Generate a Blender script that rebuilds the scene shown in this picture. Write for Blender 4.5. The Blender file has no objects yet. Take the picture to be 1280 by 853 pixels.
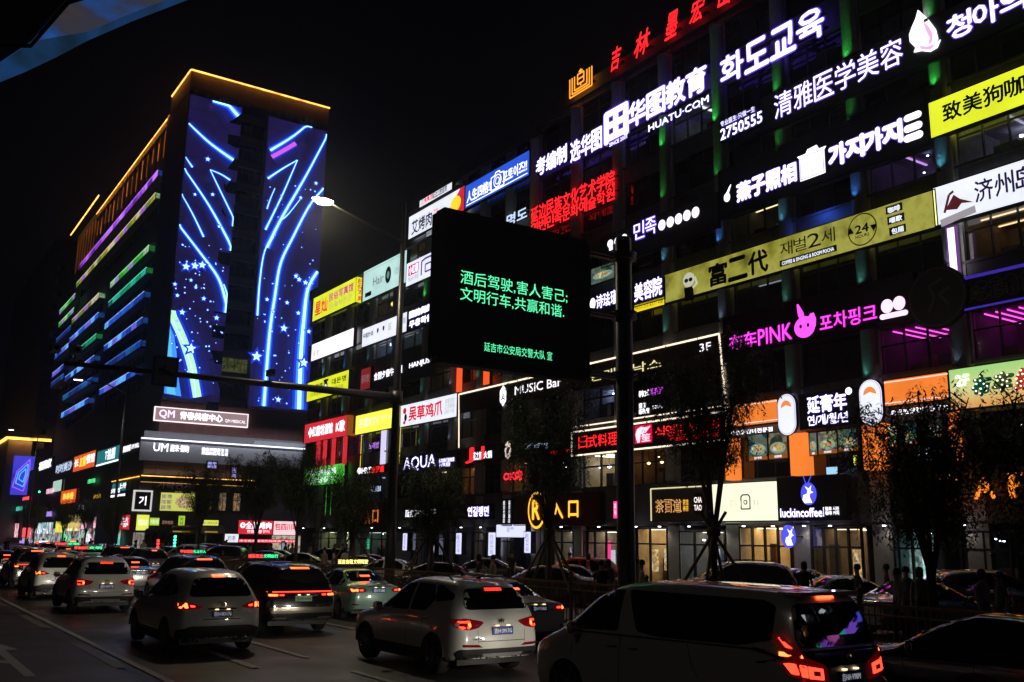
import bpy, bmesh, math, random
from mathutils import Vector, Matrix
from mathutils.bvhtree import BVHTree
random.seed(7)
SC = bpy.context.scene
COL = SC.collection
# ------------------------------------------------------------------ camera
PITCH, ROLL, YAW = math.radians(11.88), math.radians(.85), math.radians(33.86)
FPX, CAMH = 1181.0, 2.4
_f = Vector((math.sin(YAW)*math.cos(PITCH), math.cos(YAW)*math.cos(PITCH), math.sin(PITCH)))
_r0 = Vector((math.cos(YAW), -math.sin(YAW), 0)); _u0 = _r0.cross(_f)
_r = math.cos(ROLL)*_r0 + math.sin(ROLL)*_u0
_u = -math.sin(ROLL)*_r0 + math.cos(ROLL)*_u0
cd = bpy.data.cameras.new('camera'); cam = bpy.data.objects.new('camera', cd); COL.objects.link(cam)
cd.sensor_width = 36; cd.lens = FPX/1280*36; cd.clip_start = .1; cd.clip_end = 5000
M = Matrix((_r, _u, -_f)).transposed().to_4x4(); M.translation = (0, 0, CAMH)
cam.matrix_world = M
SC.camera = cam
# ------------------------------------------------------------------ world: clear night over the city
w = bpy.data.worlds.new('World'); SC.world = w; w.use_nodes = True
bg = w.node_tree.nodes['Background']; bg.inputs[0].default_value = (.26, .28, .42, 1); bg.inputs[1].default_value = .003
SC.view_settings.view_transform = 'Standard'; SC.view_settings.look = 'None'
SC.view_settings.exposure = 0; SC.view_settings.gamma = 1
SC.render.engine = 'CYCLES'
SC.cycles.use_denoising = True
SC.cycles.volume_bounces = 0; SC.cycles.max_bounces = 5; SC.cycles.diffuse_bounces = 2; SC.cycles.glossy_bounces = 3
SC.cycles.transparent_max_bounces = 6; SC.cycles.sample_clamp_indirect = 3
SC.cycles.use_light_tree = True
# ------------------------------------------------------------------ photo measurement -> place in the street
def ray(x, y): return _f + (x-640)/FPX*_r - (y-426.5)/FPX*_u
def onx(x, y, X):            # point of a facade that runs along the street
    d = ray(x, y); t = X/d.x; return t*d.y, CAMH+t*d.z
def ony(x, y, Y):            # point of a facade that runs across the street
    d = ray(x, y); t = Y/d.y; return t*d.x, CAMH+t*d.z
def onz(x, y, z=0):
    d = ray(x, y); t = (z-CAMH)/d.z; return t*d.x, t*d.y
FX = 35.6                    # shop facade line
# ------------------------------------------------------------------ materials
_m = {}
def mat(name, col=(.5,.5,.5), rough=.6, metal=0, emit=None, es=0, noise=0, nscale=8, bump=0, coat=0, spec=.5):
    if name in _m: return _m[name]
    m = bpy.data.materials.new(name); m.use_nodes = True; nt = m.node_tree; b = nt.nodes['Principled BSDF']
    b.inputs['Base Color'].default_value = (*col, 1); b.inputs['Roughness'].default_value = rough
    b.inputs['Metallic'].default_value = metal; b.inputs['Specular IOR Level'].default_value = spec
    if coat: b.inputs['Coat Weight'].default_value = coat; b.inputs['Coat Roughness'].default_value = .03; b.inputs['Coat IOR'].default_value = 1.8
    if emit: b.inputs['Emission Color'].default_value = (*emit, 1); b.inputs['Emission Strength'].default_value = es
    if noise or bump:
        tc = nt.nodes.new('ShaderNodeTexCoord'); n = nt.nodes.new('ShaderNodeTexNoise')
        n.inputs['Scale'].default_value = nscale; n.inputs['Detail'].default_value = 5; n.inputs['Roughness'].default_value = .65
        nt.links.new(tc.outputs['Object'], n.inputs['Vector'])
        if noise:
            r = nt.nodes.new('ShaderNodeValToRGB')
            r.color_ramp.elements[0].position = .3; r.color_ramp.elements[1].position = .7
            r.color_ramp.elements[0].color = (*[c*(1-noise) for c in col], 1)
            r.color_ramp.elements[1].color = (*[min(1, c*(1+noise)) for c in col], 1)
            nt.links.new(n.outputs['Fac'], r.inputs['Fac']); nt.links.new(r.outputs['Color'], b.inputs['Base Color'])
            q = nt.nodes.new('ShaderNodeMapRange'); q.inputs['To Min'].default_value = max(.03, rough-.12); q.inputs['To Max'].default_value = min(1, rough+.15)
            nt.links.new(n.outputs['Fac'], q.inputs['Value']); nt.links.new(q.outputs['Result'], b.inputs['Roughness'])
        if bump:
            bp = nt.nodes.new('ShaderNodeBump'); bp.inputs['Strength'].default_value = bump; bp.inputs['Distance'].default_value = .02
            nt.links.new(n.outputs['Fac'], bp.inputs['Height']); nt.links.new(bp.outputs['Normal'], b.inputs['Normal'])
    _m[name] = m; return m
def glow(name, col=(), s=0, var=0, scale=1.5, base=None):
    """lit sign face / lamp; var adds the uneven brightness of tubes behind acrylic"""
    if name in _m: return _m[name]
    m = mat(name, tuple(min(.8, c*.6) for c in (base or col)), .35, 0, col, s)
    if var:
        nt = m.node_tree; b = nt.nodes['Principled BSDF']
        tc = nt.nodes.new('ShaderNodeTexCoord'); n = nt.nodes.new('ShaderNodeTexNoise'); n.inputs['Scale'].default_value = scale
        n.inputs['Detail'].default_value = 3
        nt.links.new(tc.outputs['Object'], n.inputs['Vector'])
        q = nt.nodes.new('ShaderNodeMapRange'); q.inputs['From Min'].default_value = .3; q.inputs['From Max'].default_value = .7
        q.inputs['To Min'].default_value = s*(1-var); q.inputs['To Max'].default_value = s*(1+var)
        nt.links.new(n.outputs['Fac'], q.inputs['Value']); nt.links.new(q.outputs['Result'], b.inputs['Emission Strength'])
    return m
def patchy(name, cols=(), s=0, scale=6, kind='voronoi', stretch=(1,1,1)):
    """printed picture / shop interior seen small: patches of several colours that give off light"""
    if name in _m: return _m[name]
    m = mat(name, cols[0], .5, 0, cols[0], s); nt = m.node_tree; b = nt.nodes['Principled BSDF']
    tc = nt.nodes.new('ShaderNodeTexCoord'); mp = nt.nodes.new('ShaderNodeMapping'); mp.inputs['Scale'].default_value = stretch
    nt.links.new(tc.outputs['Object'], mp.inputs['Vector'])
    n = nt.nodes.new('ShaderNodeTexNoise'); n.inputs['Scale'].default_value = scale; n.inputs['Detail'].default_value = 4
    nt.links.new(mp.outputs['Vector'], n.inputs['Vector'])
    src = n.outputs['Fac']
    if kind == 'voronoi':
        v = nt.nodes.new('ShaderNodeTexVoronoi'); v.inputs['Scale'].default_value = scale
        nt.links.new(mp.outputs['Vector'], v.inputs['Vector'])
        mx = nt.nodes.new('ShaderNodeMath'); mx.operation = 'ADD'
        sp = nt.nodes.new('ShaderNodeSeparateColor'); nt.links.new(v.outputs['Color'], sp.inputs['Color'])
        m2 = nt.nodes.new('ShaderNodeMath'); m2.operation = 'MULTIPLY'; m2.inputs[1].default_value = .5
        nt.links.new(sp.outputs['Red'], m2.inputs[0]); nt.links.new(m2.outputs[0], mx.inputs[0])
        m3 = nt.nodes.new('ShaderNodeMath'); m3.operation = 'MULTIPLY'; m3.inputs[1].default_value = .5
        nt.links.new(n.outputs['Fac'], m3.inputs[0]); nt.links.new(m3.outputs[0], mx.inputs[1]); src = mx.outputs[0]
    r = nt.nodes.new('ShaderNodeValToRGB'); e = r.color_ramp.elements
    e[0].position = .25; e[1].position = .75; e[0].color = (*cols[0], 1); e[1].color = (*cols[-1], 1)
    for i, c in enumerate(cols[1:-1]):
        q = e.new(.25+.5*(i+1)/(len(cols)-1)); q.color = (*c, 1)
    nt.links.new(src, r.inputs['Fac'])
    nt.links.new(r.outputs['Color'], b.inputs['Base Color']); nt.links.new(r.outputs['Color'], b.inputs['Emission Color'])
    return m
def glass(name, tint=(.6,.65,.7), refl=.25):
    if name in _m: return _m[name]
    m = bpy.data.materials.new(name); m.use_nodes = True; nt = m.node_tree
    for n in list(nt.nodes): nt.nodes.remove(n)
    o = nt.nodes.new('ShaderNodeOutputMaterial'); t = nt.nodes.new('ShaderNodeBsdfTransparent'); g = nt.nodes.new('ShaderNodeBsdfGlossy')
    t.inputs[0].default_value = (*tint, 1); g.inputs['Roughness'].default_value = .03
    lw = nt.nodes.new('ShaderNodeLayerWeight'); lw.inputs[0].default_value = .5; pw = nt.nodes.new('ShaderNodeMath'); pw.operation = 'POWER'; pw.inputs[1].default_value = 4.5
    nt.links.new(lw.outputs['Facing'], pw.inputs[0]); fr = nt.nodes.new('ShaderNodeMath'); fr.operation = 'MULTIPLY_ADD'; fr.inputs[1].default_value = .8; fr.inputs[2].default_value = .05; nt.links.new(pw.outputs[0], fr.inputs[0])
    mx = nt.nodes.new('ShaderNodeMixShader'); nt.links.new(fr.outputs[0], mx.inputs[0]); nt.links.new(t.outputs[0], mx.inputs[1]); nt.links.new(g.outputs[0], mx.inputs[2])
    nt.links.new(mx.outputs[0], o.inputs[0]); _m[name] = m; return m
# base palette
CONC = mat('concrete', (.22,.22,.22), .8, noise=.25, nscale=3, bump=.2)
DWALL = mat('dark_cladding', (.12,.12,.125), .55, noise=.3, nscale=2)
PIER = mat('pale_render', (.42,.42,.40), .75, noise=.15, nscale=4)
BROWNP = mat('brown_panel', (.11,.065,.045), .6, noise=.2, nscale=3)
BLKM = mat('black_metal', (.025,.025,.028), .4, .3)
DGLASS = mat('dark_window_glass', (.012,.014,.018), .06, 0, spec=.6)
FRAME = mat('window_frame_dark', (.03,.03,.033), .45, .4)
WHITE = glow('sign_white', (.93,.92,1.), 1.7, .22, 2.2)
HALO = glow('violet_rim', (.16,.07,.95), .75)  # violet letter edges, their glow standing in for lens bloom as well
LBOX = glow('lightbox_white', (.86,.9,1.), 1.05, .08, 1.1)
# ------------------------------------------------------------------ mesh helpers
class MB:
    def __init__(s): s.v = []; s.f = []; s.mi = []; s.mats = []
    def slot(s, m):
        if m not in s.mats: s.mats.append(m)
        return s.mats.index(m)
    def face(s, pts, m=None):
        i = len(s.v); s.v += [tuple(p) for p in pts]; s.f.append(tuple(range(i, i+len(pts)))); s.mi.append(s.slot(m) if m else 0)
    def box(s, x0, x1, y0, y1, z0, z1, m=None):
        i = len(s.v); k = s.slot(m) if m else 0
        s.v += [(x0,y0,z0),(x1,y0,z0),(x1,y1,z0),(x0,y1,z0),(x0,y0,z1),(x1,y0,z1),(x1,y1,z1),(x0,y1,z1)]
        for q in ((0,3,2,1),(4,5,6,7),(0,1,5,4),(1,2,6,5),(2,3,7,6),(3,0,4,7)):
            s.f.append(tuple(i+a for a in q)); s.mi.append(k)
    def tube(s, pts, r, n=8, m=None, cap=True):
        k = s.slot(m) if m else 0; pts = [Vector(p) for p in pts]
        rs = r if isinstance(r, (list, tuple)) else [r]*len(pts)
        rings = []; ref = None
        for j, p in enumerate(pts):
            d = (pts[min(j+1, len(pts)-1)]-pts[max(j-1, 0)]).normalized()
            if ref is None: ref = Vector((0,0,1)) if abs(d.z) < .9 else Vector((1,0,0))
            a = d.cross(ref).normalized(); b = d.cross(a).normalized(); i = len(s.v); rings.append(i); ref = a.cross(d).normalized() if False else ref
            for q in range(n):
                t = 2*math.pi*q/n; s.v.append(tuple(p+rs[j]*(math.cos(t)*a+math.sin(t)*b)))
        for j in range(len(rings)-1):
            for q in range(n):
                s.f.append((rings[j]+q, rings[j]+(q+1)%n, rings[j+1]+(q+1)%n, rings[j+1]+q)); s.mi.append(k)
        if cap:
            s.f.append(tuple(rings[0]+q for q in range(n))[::-1]); s.mi.append(k)
            s.f.append(tuple(rings[-1]+q for q in range(n))); s.mi.append(k)
    def lathe(s, prof, c, axis='z', n=24, m=None):
        k = s.slot(m) if m else 0; i0 = len(s.v)
        for (r, h) in prof:
            for q in range(n):
                t = 2*math.pi*q/n; a, b = r*math.cos(t), r*math.sin(t)
                p = (a, b, h) if axis == 'z' else ((h, a, b) if axis == 'x' else (a, h, b))
                s.v.append((c[0]+p[0], c[1]+p[1], c[2]+p[2]))
        for j in range(len(prof)-1):
            for q in range(n):
                s.f.append((i0+j*n+q, i0+j*n+(q+1)%n, i0+(j+1)*n+(q+1)%n, i0+(j+1)*n+q)); s.mi.append(k)
    def mesh(s, name, m=None, smooth=False):
        me = bpy.data.meshes.new(name); me.from_pydata(s.v, [], s.f)
        if m: me.materials.append(m)
        else:
            for q in s.mats: me.materials.append(q)
            me.polygons.foreach_set('material_index', s.mi)
        if smooth: me.polygons.foreach_set('use_smooth', [True]*len(me.polygons))
        me.update(); return me
    def build(s, name, m=None, parent=None, smooth=False):
        return link(name, s.mesh(name, m, smooth), parent)
def link(name, data, parent=None, loc=None):
    o = bpy.data.objects.new(name, data); COL.objects.link(o)
    if parent: o.parent = parent
    if loc: o.location = loc
    return o
def tag(o, label=None, cat=None, group=None, kind=None):
    if label: o['label'] = label
    if cat: o['category'] = cat
    if group: o['group'] = group
    if kind: o['kind'] = kind
    return o
def thing(name, label, cat, loc=(0,0,0), rz=0, group=None):
    o = bpy.data.objects.new(name, None); COL.objects.link(o); o.location = loc; o.rotation_euler = (0,0,rz)
    return tag(o, label, cat, group)
def kids(o): return [c for c in o.children]
def copy_tree(o, parent=None):
    c = o.copy(); COL.objects.link(c); c.parent = parent
    for ch in kids(o): copy_tree(ch, c)
    return c
def lamp(kind, loc, power, col, parent=None, aim=None, size=.1, angle=60, blend=.5, name='lamp_glow'):
    l = bpy.data.lights.new(name, kind); l.energy = power; l.color = col
    if kind == 'SPOT': l.spot_size = math.radians(angle); l.spot_blend = blend
    l.shadow_soft_size = size
    o = bpy.data.objects.new(name, l); COL.objects.link(o); o.location = loc
    if aim is not None: o.rotation_euler = Vector(aim).to_track_quat('-Z', 'Y').to_euler()
    if parent: o.parent = parent
    return o
# ------------------------------------------------------------------ surfaces: u along the reading direction, v up, n towards the viewer
class Surf:
    def __init__(s, kind, d): s.k = kind; s.d = d
    def p(s, a, z, n=0):
        return (s.d-n, a, z) if s.k == 'x' else (a, s.d-n, z)
    def px(s, x, y): return onx(x, y, s.d) if s.k == 'x' else ony(x, y, s.d)
    def rect(s, c):
        xl, ytl, ybl, xr, ytr, ybr = c
        al = s.px(xl, (ytl+ybl)/2)[0]; ar = s.px(xr, (ytr+ybr)/2)[0]
        z1 = (s.px(xl, ytl)[1]+s.px(xr, ytr)[1])/2; z0 = (s.px(xl, ybl)[1]+s.px(xr, ybr)[1])/2
        return al, ar, z0, z1
_tc = {}
def glyphs(body, off=0., shear=0., res=2):
    key = (body, shear); off = 0
    if key in _tc: return _tc[key]
    c = bpy.data.curves.new('t', 'FONT'); c.body = body; c.size = 1; c.offset = off; c.resolution_u = res; c.shear = shear
    o = bpy.data.objects.new('t', c); COL.objects.link(o)
    dg = bpy.context.evaluated_depsgraph_get(); me = bpy.data.meshes.new_from_object(o.evaluated_get(dg))
    vs = [v.co.copy() for v in me.vertices]; fs = [tuple(p.vertices) for p in me.polygons]
    bpy.data.objects.remove(o); bpy.data.curves.remove(c); bpy.data.meshes.remove(me)
    _tc[key] = (vs, fs); return vs, fs
def text(surf, body, r, n, m, name='lettering', parent=None, bold=.012, rim=None, rimw=.03, shear=0, split=False, box=None, depth=0):
    """r = (a_left, a_right, z0, z1) on the surface; r may lie along a slope (4 more numbers)"""
    a0, a1, z0, z1 = r
    if split:
        L = len(body); out = []
        for i, ch in enumerate(body):
            if ch == ' ': continue
            b0 = a0+(a1-a0)*(i+.04)/L; b1 = a0+(a1-a0)*(i+.96)/L
            out.append(text(surf, ch, (b0, b1, z0, z1), n, m, name, parent, bold, rim, rimw, shear, False, True, depth))
        return out
    vs, fs = glyphs(body, bold, shear)
    if not vs: return None
    x0 = min(v.x for v in vs); x1 = max(v.x for v in vs); y0 = min(v.y for v in vs); y1 = max(v.y for v in vs)
    if box and (x1-x0) < .45*(y1-y0): cxm = (x0+x1)/2; x0 = cxm-.3*(y1-y0); x1 = cxm+.3*(y1-y0)
    if box and (y1-y0) < .45*(x1-x0): cym = (y0+y1)/2; y0 = cym-.4*(x1-x0); y1 = cym+.4*(x1-x0)
    b = MB()
    def add(vs, fs, nn, mm):
        i = len(b.v); k = b.slot(mm)
        for v in vs:
            b.v.append(surf.p(a0+(v.x-x0)/(x1-x0+1e-6)*(a1-a0), z0+(v.y-y0)/(y1-y0+1e-6)*(z1-z0), nn))
        for f in fs: b.f.append(tuple(i+q for q in f)); b.mi.append(k)
    # heavier strokes: the outline laid a few times a little to each side (channel letters are thick); the glowing rim mesh lies behind them
    h = (y1-y0)/(z1-z0+1e-6)
    def multi(w, nn, mm, dirs):
        for q, (dx, dy) in enumerate(dirs): add([Vector((v.x+dx*w, v.y+dy*w, 0)) for v in vs], fs, nn-.0012*q, mm)
    if bold > .012: multi(bold*.8, n, m, ((0,0),(1,0),(-1,0),(0,1),(0,-1)) if bold < .05 else ((0,0),(1,0),(-1,0),(0,1),(0,-1),(.7,.7),(-.7,-.7),(.7,-.7),(-.7,.7)))
    else: add(vs, fs, n, m)
    if rim: w_ = max(0, bold)+rimw; multi(w_, n-.02, rim, ((.9,.5),(-.9,.5),(.9,-.5),(-.9,-.5),(0,1),(0,-1)))
    return b.build(name, None, parent)
def slab(surf, r, n0, n1, m, name, parent=None, mb=None):
    a0, a1, z0, z1 = r; a0, a1 = min(a0, a1), max(a0, a1)
    b = mb or MB()
    if surf.k == 'x': b.box(surf.d-n1, surf.d-n0, a0, a1, z0, z1, m)
    else: b.box(a0, a1, surf.d-n1, surf.d-n0, z0, z1, m)
    return b if mb else b.build(name, None, parent)
def disc(surf, a, z, ra, rz, n, m, name=None, parent=None, mb=None, th=.04, k=28, hole=0):
    b = mb or MB(); mi = b.slot(m)
    P = [(math.cos(2*math.pi*i/k), math.sin(2*math.pi*i/k)) for i in range(k)]
    if hole:
        for i in range(k):
            c, d = P[i], P[(i+1) % k]
            b.face([surf.p(a+ra*c[0], z+rz*c[1], n), surf.p(a+ra*d[0], z+rz*d[1], n), surf.p(a+ra*hole*d[0], z+rz*hole*d[1], n), surf.p(a+ra*hole*c[0], z+rz*hole*c[1], n)], m)
    else: b.face([surf.p(a+ra*c[0], z+rz*c[1], n) for c in P], m)
    for i in range(k):
        c, d = P[i], P[(i+1) % k]
        b.face([surf.p(a+ra*c[0], z+rz*c[1], n), surf.p(a+ra*d[0], z+rz*d[1], n), surf.p(a+ra*d[0], z+rz*d[1], n-th), surf.p(a+ra*c[0], z+rz*c[1], n-th)], m)
    return b if mb else b.build(name, None, parent)
def poly(surf, pts, n, m, name=None, parent=None, mb=None, th=.03):
    b = mb or MB()
    b.face([surf.p(a, z, n) for a, z in pts], m)
    for i in range(len(pts)):
        c, d = pts[i], pts[(i+1) % len(pts)]
        b.face([surf.p(*c, n), surf.p(*d, n), surf.p(*d, n-th), surf.p(*c, n-th)], m)
    return b if mb else b.build(name, None, parent)
def strip(surf, pts, w, n, m, name=None, parent=None, mb=None, th=.03):
    """ribbon / LED line through (a,z) points"""
    b = mb or MB()
    for i in range(len(pts)-1):
        (a0, z0), (a1, z1) = pts[i], pts[i+1]; L = math.hypot(a1-a0, z1-z0)+1e-9
        w0 = w[i] if isinstance(w, list) else w; w1 = w[i+1] if isinstance(w, list) else w
        ex, ez = (a1-a0)/L, (z1-z0)/L; nx, nz = -ez, ex
        q = [(a0+nx*w0/2, z0+nz*w0/2), (a0-nx*w0/2, z0-nz*w0/2), (a1-nx*w1/2, z1-nz*w1/2), (a1+nx*w1/2, z1+nz*w1/2)]
        poly(surf, q, n, m, mb=b, th=th)
    return b if mb else b.build(name, None, parent)
F = Surf('x', FX)
def P(surf, x, y): return surf.px(x, y)
# ------------------------------------------------------------------ ground
def ground_mat(name, c0, c1, scale, rough, bump):
    m = bpy.data.materials.new(name); m.use_nodes = True; nt = m.node_tree; b = nt.nodes['Principled BSDF']
    tc = nt.nodes.new('ShaderNodeTexCoord'); L = nt.links.new
    n1 = nt.nodes.new('ShaderNodeTexNoise'); n1.inputs['Scale'].default_value = scale; n1.inputs['Detail'].default_value = 8
    n2 = nt.nodes.new('ShaderNodeTexNoise'); n2.inputs['Scale'].default_value = .35; n2.inputs['Detail'].default_value = 3
    L(tc.outputs['Object'], n1.inputs['Vector']); L(tc.outputs['Object'], n2.inputs['Vector'])
    mx = nt.nodes.new('ShaderNodeMath'); mx.operation = 'MULTIPLY_ADD'; mx.inputs[1].default_value = .5
    L(n1.outputs['Fac'], mx.inputs[0]); 
    h = nt.nodes.new('ShaderNodeMath'); h.operation = 'MULTIPLY'; h.inputs[1].default_value = .5; L(n2.outputs['Fac'], h.inputs[0]); L(h.outputs[0], mx.inputs[2])
    r = nt.nodes.new('ShaderNodeValToRGB'); r.color_ramp.elements[0].position = .35; r.color_ramp.elements[1].position = .65
    r.color_ramp.elements[0].color = (*c0, 1); r.color_ramp.elements[1].color = (*c1, 1)
    L(mx.outputs[0], r.inputs['Fac']); L(r.outputs['Color'], b.inputs['Base Color'])
    q = nt.nodes.new('ShaderNodeMapRange'); q.inputs['From Min'].default_value = .35; q.inputs['From Max'].default_value = .65
    q.inputs['To Min'].default_value = rough-.18; q.inputs['To Max'].default_value = rough+.1
    L(n2.outputs['Fac'], q.inputs['Value']); L(q.outputs['Result'], b.inputs['Roughness'])
    bp = nt.nodes.new('ShaderNodeBump'); bp.inputs['Strength'].default_value = bump; bp.inputs['Distance'].default_value = .01
    L(n1.outputs['Fac'], bp.inputs['Height']); L(bp.outputs['Normal'], b.inputs['Normal'])
    return m
ASPH = ground_mat('asphalt', (.02,.02,.021), (.045,.043,.043), 60, .5, .6)
REDL = ground_mat('reddish_asphalt', (.035,.02,.019), (.055,.033,.031), 60, .6, .6)
PAVE = ground_mat('paving', (.12,.11,.10), (.2,.19,.18), 20, .75, .3)
PAINTW = ground_mat('worn_white_paint', (.2,.2,.195), (.5,.5,.48), 12, .6, .2)
PAINTY = ground_mat('worn_yellow_paint', (.10,.085,.06), (.24,.2,.13), 12, .6, .2)
def sheet(name, x0, x1, y0, y1, z, m):
    b = MB(); b.face([(x0,y0,z),(x1,y0,z),(x1,y1,z),(x0,y1,z)]); return tag(b.build(name, m), kind='structure')
sheet('ground', -1500, 1500, -600, 3000, -.01, ASPH)
sheet('bus_lane', -1.2, 4.15, -30, 96, .002, REDL)
b = MB(); b.box(15.0, 16.7, -20, 96, -.1, .13); tag(b.build('median_kerb', CONC), kind='structure')
b = MB(); b.box(17.6, 20.6, -20, 94, -.1, .12); tag(b.build('tree_strip_pavement', PAVE), kind='structure')
b = MB(); b.box(30.6, 35.7, -20, 94, -.1, .13); tag(b.build('pavement', PAVE), kind='structure')
b = MB(); b.box(26.6, 31.2, 128, 240, -.1, .13); b.box(26.6, 60, 124, 134, -.1, .125); tag(b.build('far_pavement', PAVE), kind='structure')
b = MB(); b.box(-9, -5.2, -30, 96, -.1, .13); tag(b.build('left_pavement', PAVE), kind='structure')
LX = 4.58
def dashes(x0, x1, ys, m, name, ln=4.0):
    b = MB()
    for y in ys: b.face([(x0,y,.008),(x1,y,.008),(x1,y+ln,.008),(x0,y+ln,.008)])
    return tag(b.build(name, m), kind='structure')
b = MB(); b.face([(LX-.07,-10,.008),(LX+.07,-10,.008),(LX+.07,92,.008),(LX-.07,92,.008)]); tag(b.build('solid_lane_line', PAINTW), kind='structure')
dashes(LX-.42, LX-.22, [10.4+k*8.6 for k in range(9)], PAINTY, 'yellow_dashes', 4.6)
dashes(7.73, 7.87, [5+k*6.4+1.1 for k in range(13)], PAINTW, 'lane_dashes', 4.2)
dashes(11.2, 11.34, [4+k*6.4 for k in range(13)], PAINTW, 'lane_dashes', 4)
def arrow(x, y, s=1, kind='straight'):
    b = MB(); z = .008
    b.face([(x-.09,y,z),(x+.09,y,z),(x+.09,y+3.4*s,z),(x-.09,y+3.4*s,z)])
    b.face([(x-.34,y+3.4*s,z),(x+.34,y+3.4*s,z),(x,y+5*s,z)])
    if kind == 'left':
        b.face([(x-.1,y+1.9,z+.001),(x-.1,y+2.4,z+.001),(x-.55,y+3.0,z+.001),(x-.55,y+2.5,z+.001)])
        b.face([(x-.95,y+2.6,z+.001),(x-.55,y+2.1,z+.001),(x-.55,y+3.5,z+.001)])
    return tag(b.build('road_arrow', PAINTW), kind='structure')
arrow(2.7, 18.6, 1.25, 'left'); arrow(6.4, 17.9); arrow(12.6, 19.6); arrow(9.5, 27.5)
# ------------------------------------------------------------------ shop building, bay by bay
FLZ = [5.5, 9.6, 13.7, 17.8, 21.5, 24.6, 28.3]     # window sills, 2nd storey upwards
WW, WH = 3.25, 2.0
def window_frame_mesh(w, h, nc, nr, t=.05, d=.12):
    b = MB()
    for i in range(nc+1):
        a = -w/2+i*w/nc; b.box(-d/2, d/2, a-t/2, a+t/2, 0, h)
    for j in range(nr+1):
        z = h*j/nr if nr != 2 else (0, h*.62, h)[j]; b.box(-d/2-.004, d/2+.004, -w/2, w/2, z-t/2, z+t/2)
    return b.mesh('window_frame', FRAME)
WF32 = window_frame_mesh(WW, WH, 3, 2); WF21 = window_frame_mesh(WW, WH, 2, 2, .09)
def pane_mesh(w, h, m):
    b = MB(); b.box(-.012, .012, -w/2, w/2, 0, h); return b.mesh('pane', m)
PGL = glass('clear_pane', (.75,.78,.8))
PD = [pane_mesh(WW/3-.05, WH*.62-.05, DGLASS), pane_mesh(WW/3-.05, WH*.38-.05, DGLASS)]
PC = [pane_mesh(WW/3-.05, WH*.62-.05, PGL), pane_mesh(WW/3-.05, WH*.38-.05, PGL)]
PB = pane_mesh(WW-.05, WH-.05, DGLASS); PBC = pane_mesh(WW-.05, WH-.05, PGL)
def window(parent, y, z, fine, clear, X=FX+.18, sx=1):
    o = link('window', WF32 if fine else WF21, parent, (X, y, z)); o.scale = (1, sx, 1)
    if fine:
        for c in (-1, 0, 1):
            for r in (0, 1):
                q = link('pane', (PC if clear else PD)[r], o, (0, c*WW/3, (.025, WH*.62+.025)[r]))
                q.rotation_euler = (0, random.uniform(-.012, .012), random.uniform(-.012, .012))   # panes never sit quite true
    else: link('pane', PBC if clear else PB, o, (0, 0, .025))
    return o
def room(parent, y0, y1, z0, z1, col, lights, depth=3.2, X=FX+.32, name='lit_room', extra=None):
    """a real room behind the glass: walls, floor, ceiling and its own lamps"""
    W = mat('room_wall_%d_%d_%d' % tuple(int(c*99) for c in col), col, .8, noise=.3, nscale=1.5)
    b = MB(); t = .05
    b.box(X+depth, X+depth+t, y0, y1, z0, z1, W); b.box(X, X+depth, y0-t, y0, z0, z1, W); b.box(X, X+depth, y1, y1+t, z0, z1, W)
    b.box(X, X+depth, y0, y1, z0-t, z0, W); b.box(X, X+depth, y0, y1, z1, z1+t, W)
    o = b.build(name, None, parent); e = MB()
    for (kind, c, s, args) in lights:
        m = glow('lamp_%d_%d_%d_%d' % (*[int(q*99) for q in c], int(s*10)), c, s)
        if kind == 'tubes':        # n thin tubes across the ceiling running into the room
            n, wd = args
            for i in range(n):
                y = y0+(y1-y0)*(i+.5)/n; e.box(X+.3, X+depth-.2, y-wd, y+wd, z1-.09, z1-.04, m)
        if kind == 'cross':
            n, wd = args
            for i in range(n):
                x = X+depth*(i+.7)/(n+.4); e.box(x-wd, x+wd, y0+.1, y1-.1, z1-.09, z1-.04, m)
        if kind == 'spots':
            n, wd = args
            for i in range(n):
                x = X+random.uniform(.3, depth-.4); y = random.uniform(y0+.2, y1-.2); e.lathe([(0,-wd*.5),(wd,-wd*.3),(wd,wd*.3),(0,wd*.5)], (x, y, z1-random.uniform(.12, .5)), n=8, m=m)
        if kind == 'pendants':
            n, wd = args
            for i in range(n):
                y = y0+(y1-y0)*(i+.5)/n; z = z1-.7; e.lathe([(0,-wd),(wd*.8,-wd*.6),(wd,0),(wd*.7,wd*.7),(0,wd)], (X+.8, y, z), n=10, m=m); e.box(X+.79, X+.81, y-.01, y+.01, z+wd, z1, FRAME)
    if e.v: e.build('room_lamps', None, o)
    f = MB(); rs = random.Random(int(y0*10+z0*7))
    for i in range(max(2, int((y1-y0)/.8))):       # furniture silhouettes
        y = rs.uniform(y0+.3, y1-.3); x = X+rs.uniform(.8, depth-.3); h = rs.uniform(.6, 1.2 if z1-z0 < 2.5 else 1.9); wd = rs.uniform(.2, .5)
        f.box(x-.2, x+.2, y-wd, y+wd, z0+.002, z0+h, mat('furniture%d' % (i % 3), [(.1,.06,.04),(.25,.2,.15),(.06,.07,.1)][i % 3], .5))
    f.build('furniture', None, o); return o
UPC = {0: (.5,.6,1.), 1: (.1,.75,.6), 2: (.15,.8,.65), 3: (.05,.25,1.), 4: (.05,1.,.12), 5: (.05,1.,.12), 6: (1.,.12,.04)}
LIT = {}
def lit_at(x, y, spec):
    Y, z = onx(x, y, FX); LIT[(round(Y, 1), round(z, 1))] = spec
WARM, COOL = (1., .62, .28), (.8, .86, 1.)
lit_at(600, 603, ((.55,.33,.18), [('cross', WARM, 3.5, (2,.05)), ('spots', WARM, 14, (3,.06))]))
lit_at(637, 600, ((.6,.4,.2), [('tubes', WARM, 3, (2,.06)), ('spots', (1,.7,.3), 14, (3,.07))]))
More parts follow.
